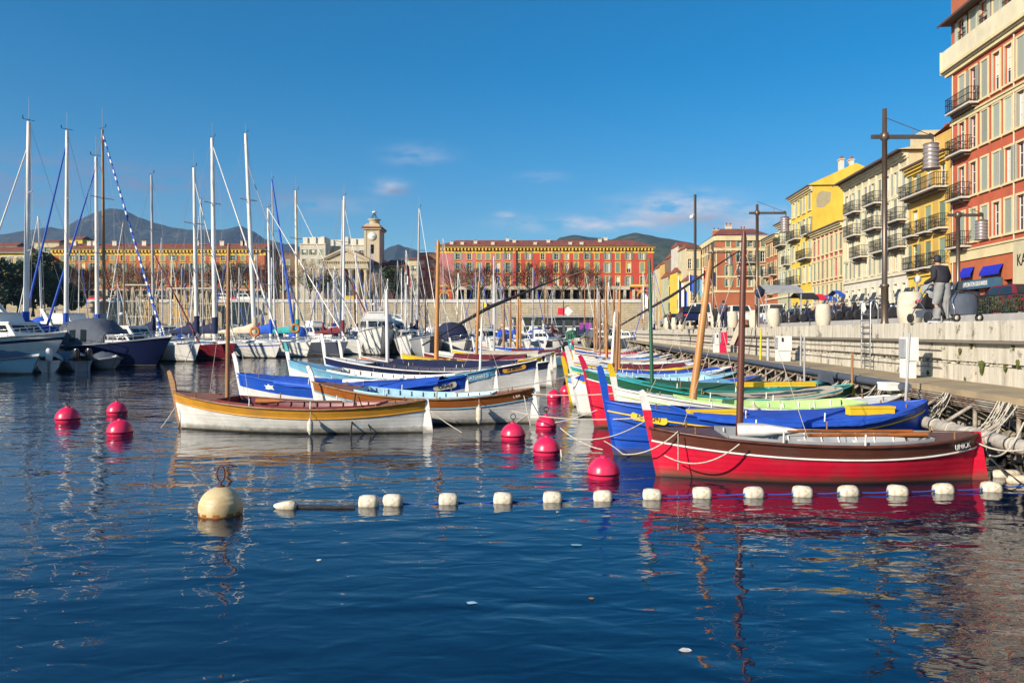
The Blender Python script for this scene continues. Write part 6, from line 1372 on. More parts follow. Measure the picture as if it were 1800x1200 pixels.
# ================================================================ TREES
BARK = mat('bark', (.13, .09, .06), rough=.95, var=.3, sc=8); TWIG = mat('winter_twigs', (.17, .09, .06), rough=.95, var=.35, sc=1.5); TWIGP = mat('pale_branches', (.33, .26, .17), rough=.9, var=.3, sc=2)
LEAFM = mat('evergreen_leaf', (.035, .055, .02), rough=.8, var=.5, sc=.8, c2=(.07, .085, .03), mixsc=.7)
def bare_tree(seed, H=9., W_=9., twigm=TWIG):
    q = random.Random(seed); tr = MB(); cr = MB()
    def branch(p, d, l, r, dep):
        r = max(r, .045 if dep < 4 else .03)
        n = 3; pts = [p]; dd = d.copy()
        for i in range(n):
            dd = (dd+Vector((q.uniform(-.18, .18), q.uniform(-.18, .18), q.uniform(-.02, .14)))).normalized(); pts.append(pts[-1]+dd*l/n)
        m = tr if dep < 2 else cr
        if dep < 4: m.tube(pts, [r*(1-.5*i/n) for i in range(n+1)], BARK if dep < 2 else twigm, n=5 if dep < 2 else 3, cap=False)
        else:
            for i in range(n): 
                w = Vector((r, 0, 0)) if abs(dd.x) < .7 else Vector((0, 0, r)); cr.face([pts[i]-w, pts[i]+w, pts[i+1]+w*.6, pts[i+1]-w*.6], twigm)
        if dep >= 5: return
        for k in range(4 if dep < 3 else 3):
            f = q.uniform(.45, 1.) if k else 1.; b = pts[min(n, int(f*n+.5))]
            a = q.uniform(0, 6.28); sp = q.uniform(.45, .95); side = dd.orthogonal().normalized(); side = Matrix.Rotation(a, 3, dd) @ side
            nd = (dd*math.cos(sp)+side*math.sin(sp)+Vector((0, 0, .12))).normalized(); branch(b, nd, l*q.uniform(.62, .82), r*.55, dep+1)
    tr.tube([(0, 0, 0), (.05, 0, H*.12), (0, .05, H*.22)], [.32, .26, .22], BARK, n=8); 
    for k in range(5):
        a = k*1.257+q.uniform(-.3, .3); branch(Vector((0, 0, H*.22)), Vector((math.cos(a)*.75, math.sin(a)*.75, .8)).normalized(), H*.27, .14, 1)
    sx = 1.
    return tr, cr
BT = []
for sd in range(4):
    tr, cr = bare_tree(sd+3); BT.append((tr.mesh('trunk'), cr.mesh('crown')))
tr, cr = bare_tree(11, twigm=TWIGP); BT.append((tr.mesh('trunk'), cr.mesh('crown')))
def place_bare(i, px, D, z, s, lab, grp, sx=1.):
    t = thing('bare_tree', lab, 'tree', (PX(px, D), D, z), rnd.uniform(0, 6), grp); t.scale = (s*sx, s*sx, s)
    mobj('trunk', BT[i][0], t); mobj('crown', BT[i][1], t)
cen = [(798,'at the pink end of the red building'),(842,'in front of the pink part, left of the flag'),(886,'under the join of pink and red walls'),(935,'before the red arcade, wide crown'),(988,'before the red arcade, right of the wide crown'),(1022,'widest brown crown, before the right half of the red arcade'),(1062,'last before the right end of the red building')]
for k, (px, l) in enumerate(cen): place_bare(k % 4, px, 190, 9.9, 1.28 if k < 6 else .8, f'bare brown winter tree {l}', 'bare trees on the terrace', 1.05)
lef = [(118,'by the left end of the orange building'),(150,'second from the left end of the orange building'),(196,'beside the thin brown mast'),(232,'right of the thin brown mast'),(268,'behind the boat shed frames, left'),(318,'behind the boat shed frames, middle'),(352,'behind the twin thin masts'),(388,'left of the wooden boat mast'),(414,'with pale limbs, right of the wooden boat mast'),(440,'before the right end of the orange building'),(470,'in the shaded gap left of the cream block'),(500,'beside the yellow-cream mast'),(545,'left of the church columns'),(657,'thin, right of the church columns'),(690,'in front of the red-roofed low house'),(725,'before the cream shuttered house'),(752,'before the brown shaded building')]
for k, (px, l) in enumerate(lef): place_bare(4 if k in (8, 12, 13) else k % 4, px, 188+(k % 3)*1.5, 9.9, 1.25 if px < 560 else .9, f'bare winter tree {l}', 'bare trees on the terrace', 1.1 if px < 560 else .6)
def leafy(lab, px, D, z, H, W_, n=1500, grp='dark evergreen trees of the far left', s=.5, mt=None):
    q = random.Random(int(px)+3); t = thing('evergreen_tree', lab, 'tree', (PX(px, D), D, z), 0, grp); mb = MB(); mb.tube([(0, 0, 0), (.1, 0, H*.3), (0, 0, H*.6)], [W_*.05, W_*.04, W_*.02], BARK)
    for k in range(5): a = k*1.3; mb.tube([(0, 0, H*.3), (math.cos(a)*W_*.3, math.sin(a)*W_*.3, H*.6)], [W_*.03, W_*.01], BARK, n=5)
    mb.build('trunk', t); cl = [(Vector((q.uniform(-.38, .38)*W_, q.uniform(-.38, .38)*W_, H*q.uniform(.3, .88))), q.uniform(.12, .22)*W_) for _ in range(16)]; mb = MB()
    for k in range(n):
        c, r = q.choice(cl); v = Vector((q.gauss(0, 1), q.gauss(0, 1), q.gauss(0, 1))).normalized()*r*q.uniform(.6, 1.05); p = c+v
        a = Vector((q.uniform(-1, 1), q.uniform(-1, 1), q.uniform(-1, 1))).normalized()*s; b = a.orthogonal().normalized()*s*.6; mb.face([p-a, p+b, p+a, p-b], mt or LEAFM)
    mb.build('crown', t)
for i, (px, D, H, W_) in enumerate([(-22, 165, 13, 14), (8, 168, 12, 12), (32, 170, 14, 11), (58, 172, 13, 9), (78, 174, 15.5, 8), (96, 176, 10.5, 7), (120, 178, 8, 7)]):
    leafy(f'dark evergreen tree at the far left, {ORD[i]} from the left edge', px, D, 6, H, W_, n=1700)
leafy('dark green bushy tree between the bare tree and the church columns', 560, 187, 9.9, 7.2, 6, n=900, s=.35)
leafy('dark green tree right of the church side wall', 694, 188, 9.9, 9, 5.5, n=900, s=.35)
# drying frames / boat shed at the far quay left
for i, (a, b, D, y0, y1, lab) in enumerate([(220, 262, 176, 502, 545, 'tan timber boat rack with round arches, left one'), (298, 338, 176, 508, 548, 'tan timber shed with crossed braces and flat roof'), (342, 374, 177, 508, 548, 'tan timber shed next to the crossed one'), (246, 275, 177, 520, 552, 'low tan timber rack between the sheds')]):
    X0, X1 = PX(a, D), PX(b, D); z1, z0 = PZ(y0, D), 2.6; t = thing('boat_shed', lab, 'shed', (X0, D, z0)); w = X1-X0; h = z1-z0; BG = P('beige', 'flat')
    mb = MB(); n = 3
    for k in range(n+1):
        x = w*k/n; mb.tube([(x, 0, 0), (x, 0, h)], .14, BG, n=4); mb.tube([(x, 3, 0), (x, 3, h)], .14, BG, n=4)
        if k < n: mb.tube([(x, 0, .3), (x+w/n, 0, h)], .09, BG, n=4); mb.tube([(x+w/n, 0, .3), (x, 0, h)], .09, BG, n=4)
    for z in (h*.33, h*.66, h): mb.tube([(0, 0, z), (w, 0, z)], .12, BG, n=4)
    mb.build('timber_frame', t); mb = MB(); mb.box(-.4, w+.4, -.5, 3.5, h, h+.3, BG); mb.build('roof', t)
    if i != 0: mb = MB(); mb.box(.2, w-.2, 1.6, 1.7, h*.25, h*.95, PL['yellow2']); mb.build('panel', t)
# cars, vans on terrace / quay
def car(lab, X_, Y_, z, rz, col, van=False, grp='cars parked along the quays', L=4.1):
    t = thing('parked_car' if not van else 'parked_van', lab, 'van' if van else 'car', (X_, Y_, z), rz, grp); W_ = 1.7; h0, h1 = (.95, 1.45) if not van else (1.1, 2.0)
    c = P(col, 'gloss'); mb = MB(); l = L/2
    prof = [(-l, .35), (-l-.03, .6), (-l+.05, h0-.08), (-l+.5, h0), (l-1.1, h0), (l-.3, h0-.13), (l, .65), (l, .35)]
    rows = [[(x, s*W_/2*(1 if z_ < h0-.05 else .95), z_) for x, z_ in prof] for s in (-1, 1)]
    mb.grid(rows, c, smooth=False); mb.face(rows[0], c); mb.face(rows[1], c)
    up = [(-l+.15, h0-.01), (-l+(.55 if not van else .2), h1), (l-(2.0 if not van else 1.5), h1), (l-(1.15 if not van else .8), h0-.01)]
    r2 = [[(x, s*W_/2*(.93 if z_ < h1 else .8), z_) for x, z_ in up] for s in (-1, 1)]; mb.grid(r2, c, smooth=False); mb.face(r2[0], c); mb.face(r2[1], c); mb.build('body', t)
    for s in (-1, 1):
        for k in range(2):
            mb = MB(); a = [Vector(r2[0 if s < 0 else 1][j]) for j in range(4)]; f0, f1 = (.08, .48) if k == 0 else (.52, .92)
            p = [a[0].lerp(a[3], f0).lerp(a[1].lerp(a[2], f0), .12), a[0].lerp(a[3], f1).lerp(a[1].lerp(a[2], f1), .12), a[0].lerp(a[3], f1).lerp(a[1].lerp(a[2], f1), .86), a[0].lerp(a[3], f0).lerp(a[1].lerp(a[2], f0), .86)]
            mb.face([v+Vector((0, s*.012, 0)) for v in p], GLASS); mb.build('window', t)
    for e_, (i0, i1) in ((-1, (0, 1)), (1, (3, 2))):
        mb = MB(); a, b, c_, d = Vector(r2[0][i0]), Vector(r2[1][i0]), Vector(r2[1][i1]), Vector(r2[0][i1]); cc = (a+b+c_+d)/4; mb.face([cc+(v-cc)*.84+Vector((e_*.015, 0, .01)) for v in (a, b, c_, d)], GLASS); mb.build('windscreen', t)
    for x in (-l+.75, l-.8):
        for s in (-1, 1): mb = MB(); mb.lathe([(.12, -.09), (.3, -.1), (.32, 0), (.3, .1), (.12, .09)], P('dark', 'flat'), c=(x, s*(W_/2-.06), .31), n=14, axis=1); mb.lathe([(.001, -.105), (.18, -.105), (.18, .105), (.001, .105)], P('grey', 'flat'), c=(x, s*(W_/2-.06), .31), n=10, axis=1); mb.build('wheel', t)
    for s in (-1, 1):
        mb = MB(); mb.box(l-.12, l+.01, s*.6-.15, s*.6+.15, .62, .74, P('white', 'gloss')); mb.build('headlight', t)
        mb = MB(); mb.box(-l-.04, -l+.05, s*.62-.12, s*.62+.12, .68, .82, P('red', 'gloss')); mb.build('tail_light', t)
    return t
car('crimson car parked behind the railing at the right edge', line(19, 27.5), 27.5, ZST, R(86), 'crimson')
car('dark maroon car beyond the crimson one', line(19.3, 34), 34, ZST, R(86), 'maroon')
car('dark blue car parked under the shop sign', line(19.6, 40), 40, ZST, R(86), 'navy')
for i, (px, D, c, van, l) in enumerate([(1212, 62, 'navy', False, 'dark blue car behind the slanting orange mast'), (1228, 70, 'white', True, 'white van left of the slanting orange mast'), (1292, 60, 'white', False, 'white car by the brown mast'), (1450, 60, 'red', False, 'red car under the awnings of the cream building'), (1400, 66, 'grey', False, 'grey car by the market canopies'), (1352, 72, 'white', True, 'white van beyond the farthest pale bollard'), (1180, 85, 'grey', False, 'small grey car at the end of the promenade')]):
    car(l, PX(px, D), D, ZST, R(86+i), c, van)
for i, (px, c, van) in enumerate([(375, 'navy', False), (392, 'white', True), (405, 'red', False), (430, 'white', True), (462, 'grey', False), (170, 'red', False), (190, 'dark', False), (205, 'white', False)]):
    car(['dark blue car on the terrace behind the tall masts','white van on the terrace behind the tall masts','red car on the terrace left of the white vans','second white van on the terrace, by the leaning mast','grey car on the terrace by the shaded gap','red car before the left arcade','black car before the left arcade','white car before the left arcade'][i], PX(px, 186.9), 187.6, 10.0, 0, c, van)

# ================================================================ PROMENADE FURNITURE
BOLL = mat('bollard_concrete', (.60, .54, .42), rough=.85, var=.12, sc=3, bump=.006, bsc=25, c2=(.42, .36, .26), mixsc=3.5, mlo=.5, mhi=.8)
def bollard(px, ptop, pbot, lab, wide=1., holes=False, D=None):
    K = 10.35; 
    if D is None: D = (K+.15)*F/(px-1007)
    h = PZ(ptop, D)-ZQ; r = .5*wide*h*.62; t = thing('concrete_bollard', lab, 'bollard', (PX(px, D), D, ZQ), 0, 'concrete bollards on the promenade')
    mb = MB(); mb.lathe([(r*.80, 0), (r*.84, .02), (r*.97, h*.25), (r, h*.45), (r*.96, h*.75), (r*.88, h*.93), (r*.78, h*.99), (r*.6, h), (.001, h+.004)], BOLL, n=28); mb.build('body', t)
    if holes:
        for zz in (.33, .66): mb = MB(); a = R(-78); mb.lathe([(.06, -.02), (.058, .015), (.001, .01)], P('dark', 'flat'), n=12, axis=1); o = mb.build('hole', t); o.rotation_euler = (0, 0, R(12)); o.location = (r*.05, -r*.985, h*zz)
bollard(1600, 513, 567, 'biggest cream concrete bollard with two round holes, beside the stroller', 1.25, True, D=22.9)
bollard(1447, 534, 570, 'cream barrel-shaped bollard left of the lamp post', 1.12, D=30.5)
bollard(1360, 542, 572, 'cream bollard left of the two nearest the lamp post', 1.1, D=37.5)
for i, (px, pt_, D) in enumerate([(1326, 545, 44), (1288, 547, 46), (1268, 549, 50), (1258, 549, 53), (1236, 551, 57), (1198, 556, 68), (1186, 558, 74), (1174, 558, 80)]):
    bollard(px, pt_, 574, ['pale bollard right of the brown mast','pale bollard touched by the leaning plank','pale bollard beside the standing man','pale bollard left of the standing man','pale bollard behind the slanting orange mast','pale bollard left of the slanting mast, first','pale bollard left of the slanting mast, second','farthest pale bollard on the promenade'][i], 1., D=D)
LM = mat('lamp_bronze', (.16, .12, .09), rough=.4, var=.2, sc=2, metal=.6); LMG = mat('lamp_drum', (.33, .28, .26), rough=.4, var=.12, sc=2, metal=.4)
def lamp_post(lab, X_, Y_, z, H, sgn=1, arm=1.55, armz=.87, two=True):
    t = thing('street_lamp', lab, 'street lamp', (X_, Y_, z), 0, 'tall harbour lamp posts with hanging drums')
    mb = MB(); h1 = H*.17; mb.lathe([(.13, 0), (.11, .1), (.11, h1), (.14, h1+.02), (.14, h1+.08), (.085, h1+.12), (.078, H*armz-.12), (.12, H*armz-.1), (.12, H*armz+.12), (.075, H*armz+.14), (.068, H), (.001, H+.01)], LM, n=16); mb.build('pole', t)
    mb = MB(); az = H*armz; mb.box(-.42 if sgn > 0 else -arm, arm if sgn > 0 else .42, -.045, .045, az-.06, az+.06, LM); mb.tube([(0, 0, az+.62), (sgn*(arm-.05), 0, az+.06)], .012, LM, n=5); mb.tube([(sgn*arm*.6, 0, az+.05), (sgn*arm*.6, 0, az+.24)], .012, LM, n=4); mb.build('arm', t)
    x = sgn*(arm-.02); mb = MB(); mb.tube([(x-.05, 0, az+.1), (x+.05, 0, az+.06), (x+.06, 0, az-.2)], .035, LM, n=8); mb.lathe([(.02, az-.17), (.06, az-.19), (.22, az-.22), (.24, az-.24)], LM, c=(x, 0, 0), n=18); o = mb.build('bracket', t)
    mb = MB(); pr = [(.24, az-.24)]
    for k in range(5): z1 = az-.28-k*.13; pr += [(.22, z1), (.22, z1-.09), (.245, z1-.10), (.245, z1-.115), (.22, z1-.125)]
    z1 = az-.95; pr += [(.22, z1+.02), (.25, z1-.03), (.28, z1-.08), (.001, z1-.06)]
    mb.lathe(pr, LMG, c=(x, 0, 0), n=24); mb.build('lamp_drum', t)
    return t
lamp_post('nearest tall lamp post with a hanging ribbed drum, beside the big bollard', PX(1555, 24.5), 24.5, ZQ, 6.85, 1, arm=1.50)
lamp_post('second lamp post with hanging drum, right of the brown mast', PX(1331, 41), 41, ZQ, 6.55, 1, arm=1.5, armz=.93)
lamp_post('third lamp post with hanging drum, seen through the orange mast', PX(1253, 62), 62, ZQ, 7.0, 1, arm=1.4, armz=.88)
lamp_post('lamp post across the road before the red building, drum over the person', PX(1684, 32), 32, ZQ, 4.75, 1, arm=1.0, armz=.97)
def pole(lab, px, D, y0, y1, r, col='steel', name='pole', cat='pole', z0=None, px1=None):
    mb = MB(); a = (PX(px, D), D, z0 if z0 is not None else PZ(y1, D)); b = (PX(px1 or px, D), D, PZ(y0, D)); mb.tube([a, b], [r, r*.85], P(col, 'pole'), n=8); return tag(mb.build(name), lab, cat)
o = pole('tall thin dark pole with a white camera dome, left of the orange mast', 1222, 70, 342, 575, .14, 'dark', 'camera_pole', 'pole', z0=ZQ)
mb = MB(); D = 70; mb.tube([(PX(1222, D), D, PZ(377, D)), (PX(1216, D), D, PZ(377, D))], .05, P('white', 'flat')); mb.lathe([(.001, -.2), (.16, -.15), (.2, 0), (.14, .12), (.001, .14)], P('white', 'flat'), c=(PX(1216, D), D, PZ(381, D)), n=12); tag(mb.build('security_camera'), 'white dome camera near the top of the thin dark pole', 'camera')
pole('steel mooring pole standing by the walkway edge, right of the lime boat', 1588, 17.6, 585, 715, .035, 'steel', 'mooring_pole', z0=.1, px1=1599)
pole('brown mooring pole left of the ladder', 1498, 21.6, 620, 706, .04, 'wood', 'mooring_pole', z0=.1)
pole('thin pole in front of the wall, above the green stern', 1414, 26.5, 592, 672, .04, 'steel', 'mooring_pole', z0=.3)
pole('thin leaning pole beside it in front of the wall', 1407, 28, 588, 655, .04, 'steel', 'mooring_pole', z0=.5, px1=1408)
pole('yellow pole rising from the walkway edge', 1336, 34, 577, 640, .05, 'yellow', 'mooring_pole', z0=.8, px1=1338)
pole('white-grey post on the walkway left of the meter box', 1350, 33, 594, 628, .07, 'steel', 'walkway_post', z0=ZWALK)
# pedestals (power and water boxes)
def pedestal(lab, px, D, w, d, h, col, top=True, knobs=False):
    t = thing('service_pedestal', lab, 'utility box', (PX(px, D), D, ZWALK), 0); mb = MB(); mb.box(-w/2, w/2, 0, d, 0, h*.42, P(col, 'flat')); mb.box(-w/2, w/2+.04, -.04, d, h*.424, h, P(col, 'flat')); mb.build('cabinet', t)
    mb = MB(); mb.box(-w/2-.05, -w/2-.004, .02, d-.04, h*.5, h*.96, P('grey', 'flat')); mb.build('socket_panel', t)
    if knobs:
        for z in (h*.9, h*.82): mb = MB(); mb.lathe([(.05, -.065), (.04, -.05)], P('dark', 'flat'), c=(-w*.2, 0, z), n=10, axis=1); mb.build('socket', t)
pedestal('tall cream service box against the quay wall, nearest', 1602, 20.3, .26, .35, 1.08, 'white')
pedestal('smaller white service box with black sockets against the wall', 1379, 32.2, .5, .4, 1.05, 'white', knobs=True)
pedestal('white box beside the crimson one at the wall foot', 1263, 46, .45, .4, 1.15, 'white', knobs=True)
pedestal('crimson fire box at the wall foot', 1272.5, 45, .32, .4, 1.22, 'crimson')
# leaning plank pair
t = thing('leaning_boards', 'pale and maroon boards leaning on the quay wall by the brown mast', 'boards', (0, 0, 0)); D = 40
for (a, b, c) in (((1277, 606, 1300, 560), (1284, 606, 1309, 560), 'beige'), ((1285, 606, 1303, 562), (1294, 606, 1309, 562), 'maroon')):
    mb = MB(); p = [(PX(a[0], D), D-.6, PZ(a[1], D)), (PX(b[0], D), D-.6, PZ(b[1], D)), (PX(b[2], D), D-.1, PZ(b[3], D)), (PX(a[2], D), D-.1, PZ(a[3], D))]
    if c == 'maroon': p = [(x, y+.12, z) for x, y, z in p]
    mb.hexa(p+[(x, y+.05, z+.02) for x, y, z in p], P(c, 'flat')); mb.build('board', t)
# ladder
t = thing('quay_ladder', 'steel ladder with hooped handrails climbing the quay wall', 'ladder', (0, 0, 0)); STL = P('steel', 'metal')
for j, (pa, pb) in enumerate(((1514, 1543), (1521, 1550))):
    D = 25.6-.75*j; xw = line(9.62, D); mb = MB(); pts = [(xw, D, ZWALK), (xw, D, ZQ+.62)]
    for k in range(7): a = math.pi*k/6; pts.append((xw+.28-.28*math.cos(a), D, ZQ+.62+.2*math.sin(a)))
    pts.append((xw+.56, D, ZQ)); mb.tube(pts, .026, STL, n=8); mb.build('handrail', t)
mb = MB()
for k in range(9): mb.tube([(line(9.62, 25.6), 25.6, ZWALK+.2+k*.2), (line(9.62, 24.85), 24.85, ZWALK+.2+k*.2)], .018, STL, n=6)
mb.build('rung', t)
# railing behind the promenade on the right
t = thing('street_railing', 'dark iron railing with thin bars at the right edge of the street', 'railing', (0, 0, 0)); mb = MB(); y = 18.
while y < 33: mb.tube([(line(14.6, y), y, ZST), (line(14.6, y), y, ZST+.70)], .014, IRON, n=4); y += .16
for z in (.1, .68): mb.tube([(line(14.6, 18), 18, ZST+z), (line(14.6, 33), 33, ZST+z)], .02, IRON, n=4)
mb.build('bar', t)
leafs = MB(); q = random.Random(4)
for k in range(2600):
    y = q.uniform(18, 33); p = Vector((line(15.2, y)+q.uniform(-.2, .2), y, ZST+.40+q.uniform(-.28, .24)+.08*math.sin(y*3))); a = Vector((q.uniform(-1, 1), q.uniform(-1, 1), q.uniform(-1, 1))).normalized()*.06; b = a.orthogonal().normalized()*.04
    leafs.face([p-a, p+b, p+a, p-b], LEAF)
o = leafs.build('hedge'); tag(o, 'low clipped hedge behind the iron railing at the right edge', 'hedge')
# parked scooters
def scooter_mesh(col):
    parts = []
    mb = MB(); B_ = P(col, 'gloss'); mb.hexa([(-.75, -.16, .42), (.1, -.16, .32), (.1, .16, .32), (-.75, .16, .42), (-.85, -.12, .72), (.05, -.15, .66), (.05, .15, .66), (-.85, .12, .72)], B_); mb.box(.05, .42, -.17, .17, .24, .32, B_)
    mb.hexa([(.40, -.18, .25), (.50, -.14, .25), (.50, .14, .25), (.40, .18, .25), (.58, -.16, .95), (.66, -.10, .93), (.66, .10, .93), (.58, .16, .95)], B_); mb.tube([(.62, 0, .9), (.78, 0, .3)], .03, P('slate', 'flat'), n=6); parts.append(('body', mb.mesh('body')))
    mb = MB(); mb.hexa([(-.85, -.14, .725), (.02, -.14, .665), (.02, .14, .665), (-.85, .14, .725), (-.82, -.11, .84), (-.02, -.12, .76), (-.02, .12, .76), (-.82, .11, .84)], P('dark', 'flat')); parts.append(('seat', mb.mesh('seat')))
    for x in (-.62, .80): mb = MB(); mb.lathe([(.15, -.05), (.25, -.06), (.275, 0), (.25, .06), (.15, .05)], P('dark', 'flat'), c=(x, 0, .275), n=14, axis=1); mb.lathe([(.001, -.04), (.15, -.045), (.15, .045), (.001, .04)], P('grey', 'flat'), c=(x, 0, .275), n=10, axis=1); parts.append(('wheel', mb.mesh('wheel')))
    mb = MB(); mb.tube([(.58, -.34, 1.02), (.62, -.1, .98), (.62, .1, .98), (.58, .34, 1.02)], .022, P('dark', 'flat'), n=6); mb.tube([(.6, -.25, 1.02), (.62, -.32, 1.2)], .01, P('dark', 'flat'), n=4); mb.lathe([(.001, -.01), (.06, 0), (.001, .01)], GLASS, c=(.62, -.33, 1.22), n=8, axis=0); parts.append(('handlebar', mb.mesh('handlebar')))
    mb = MB(); mb.grid([[(.66, -.18, .98), (.66, .18, .98)], [(.52, -.15, 1.32), (.52, .15, 1.32)]], mat('screen', (.05, .055, .06), rough=.15)); parts.append(('windscreen', mb.mesh('windscreen')))
    return parts
SCM = {c: scooter_mesh(c) for c in ('dark', 'navy', 'grey', 'white', 'maroon')}
q = random.Random(12); spx = [1372+i*(17 if i < 6 else 15) for i in range(22)]
spx = [p for p in spx if p < 1692 and not (1430 < p < 1462)]
for i, px in enumerate(spx):
    D = 14.4*F/(px-1007-0); D = (14.5)*F/(px-1007); c = q.choice(['dark', 'dark', 'dark', 'navy', 'grey', 'white', 'maroon'])
    t = thing('parked_scooter', f'{dict(dark="black",navy="dark blue",grey="grey",white="white",maroon="maroon")[c]} scooter, {ORD[i]} from the far end of the row behind the bollards', 'scooter', (line(14.7, D)+q.uniform(0, .3), D, ZST), R(q.uniform(150, 200)), 'scooters parked along the kerb'); t.rotation_euler[1] = 0
    for nm, me in SCM[c]: mobj(nm, me, t)
for i, px in enumerate([1380, 1397, 1412, 1428, 1466, 1482, 1499, 1520, 1538, 1560]):
    D = 16.4*F/(px-1007); c = q.choice(['dark', 'grey', 'navy', 'dark']); t = thing('parked_scooter', f'{dict(dark="black",navy="dark blue",grey="grey")[c]} scooter in the rear row, {ORD[i]} from the far end', 'scooter', (line(16.7, D), D, ZST), R(q.uniform(160, 200)), 'scooters parked along the kerb')
    for nm, me in SCM[c]: mobj(nm, me, t)
# market canopies and awnings beyond
for i, (a, b, D, z, c, lab) in enumerate([(1345, 1412, 50, 2.3, 'grey', 'long grey canopy over the terrace tables behind the bollards'), (1405, 1440, 62, 2.4, 'dark', 'dark umbrella canopy before the pale green building'), (1437, 1455, 66, 2.5, 'red', 'small red awning before the pink building'), (1447, 1472, 70, 2.6, 'blue', 'bright blue awning before the pink building'), (1474, 1486, 64, 2.7, 'blue', 'bright blue awning at the corner of the cream building')]):
    X0, X1 = PX(a, D), PX(b, D); t = thing('canopy', lab, 'canopy', (X0, D, ZST)); w = X1-X0; mb = MB(); mb.grid([[(0, 0, z-.35), (w, 0, z-.35)], [(0, 0, z-.15), (w, 0, z-.15)], [(0, 1.2, z+.25), (w, 1.2, z+.25)], [(0, 2.4, z-.15), (w, 2.4, z-.15)]], P(c, 'cloth'), smooth=False); mb.build('cloth', t)
    mb = MB(); [mb.tube([(x, y, 0), (x, y, z-.15)], .04, P('steel', 'flat'), n=5) for x in (.1, w-.1) for y in (.1, 2.3)]; mb.build('pole', t)
# flags
def flag(lab, px, D, y0, y1, cols, w, h, polec='white', drop=.5):
    t = thing('flag', lab, 'flag', (PX(px, D), D, 0)); mb = MB(); mb.tube([(0, 0, PZ(y1, D)), (0, 0, PZ(y0, D))], .05, P(polec, 'flat'), n=6); mb.build('flagpole', t); mb = MB(); zt = PZ(y0, D)-.2; n = 9
    rows = []
    for k in range(n+1):
        g = k/n; rows.append([(w*g*(1-.3*drop), .15*math.sin(g*9), zt-h*j/6-w*g*drop) for j in range(7)])
    nc = len(cols); mb.grid(rows, None, fn=lambda i, j: P(cols[min(nc-1, i*nc//n)], 'flat')); mb.build('cloth', t)
flag('blue and white striped flag left of the orange mast, first of two', 1193, 78, 485, 570, ['navy', 'white', 'blue'], 1.3, 3.0, drop=1.1)
flag('blue and pale flag left of the orange mast, second of two', 1212, 74, 478, 570, ['blue', 'lightblue'], 1.4, 1.6, drop=.4)
flag('dark square banner by the orange mast', 1236, 66, 470, 560, ['red', 'navy'], 1.2, 1.2, drop=.2)
flag('small french tricolour hanging among the middle masts', 712, 100, 478, 560, ['navy', 'white', 'red'], .9, 1.1, drop=.8)
flag('small red and white pennant by the green mast', 1131, 60, 505, 560, ['white', 'red'], .9, 1.0, drop=1.2)
flag('small yellow pennant on a mast before the terrace wall', 848, 110, 528, 575, ['yellow', 'dark'], 1.2, .9, drop=.3)
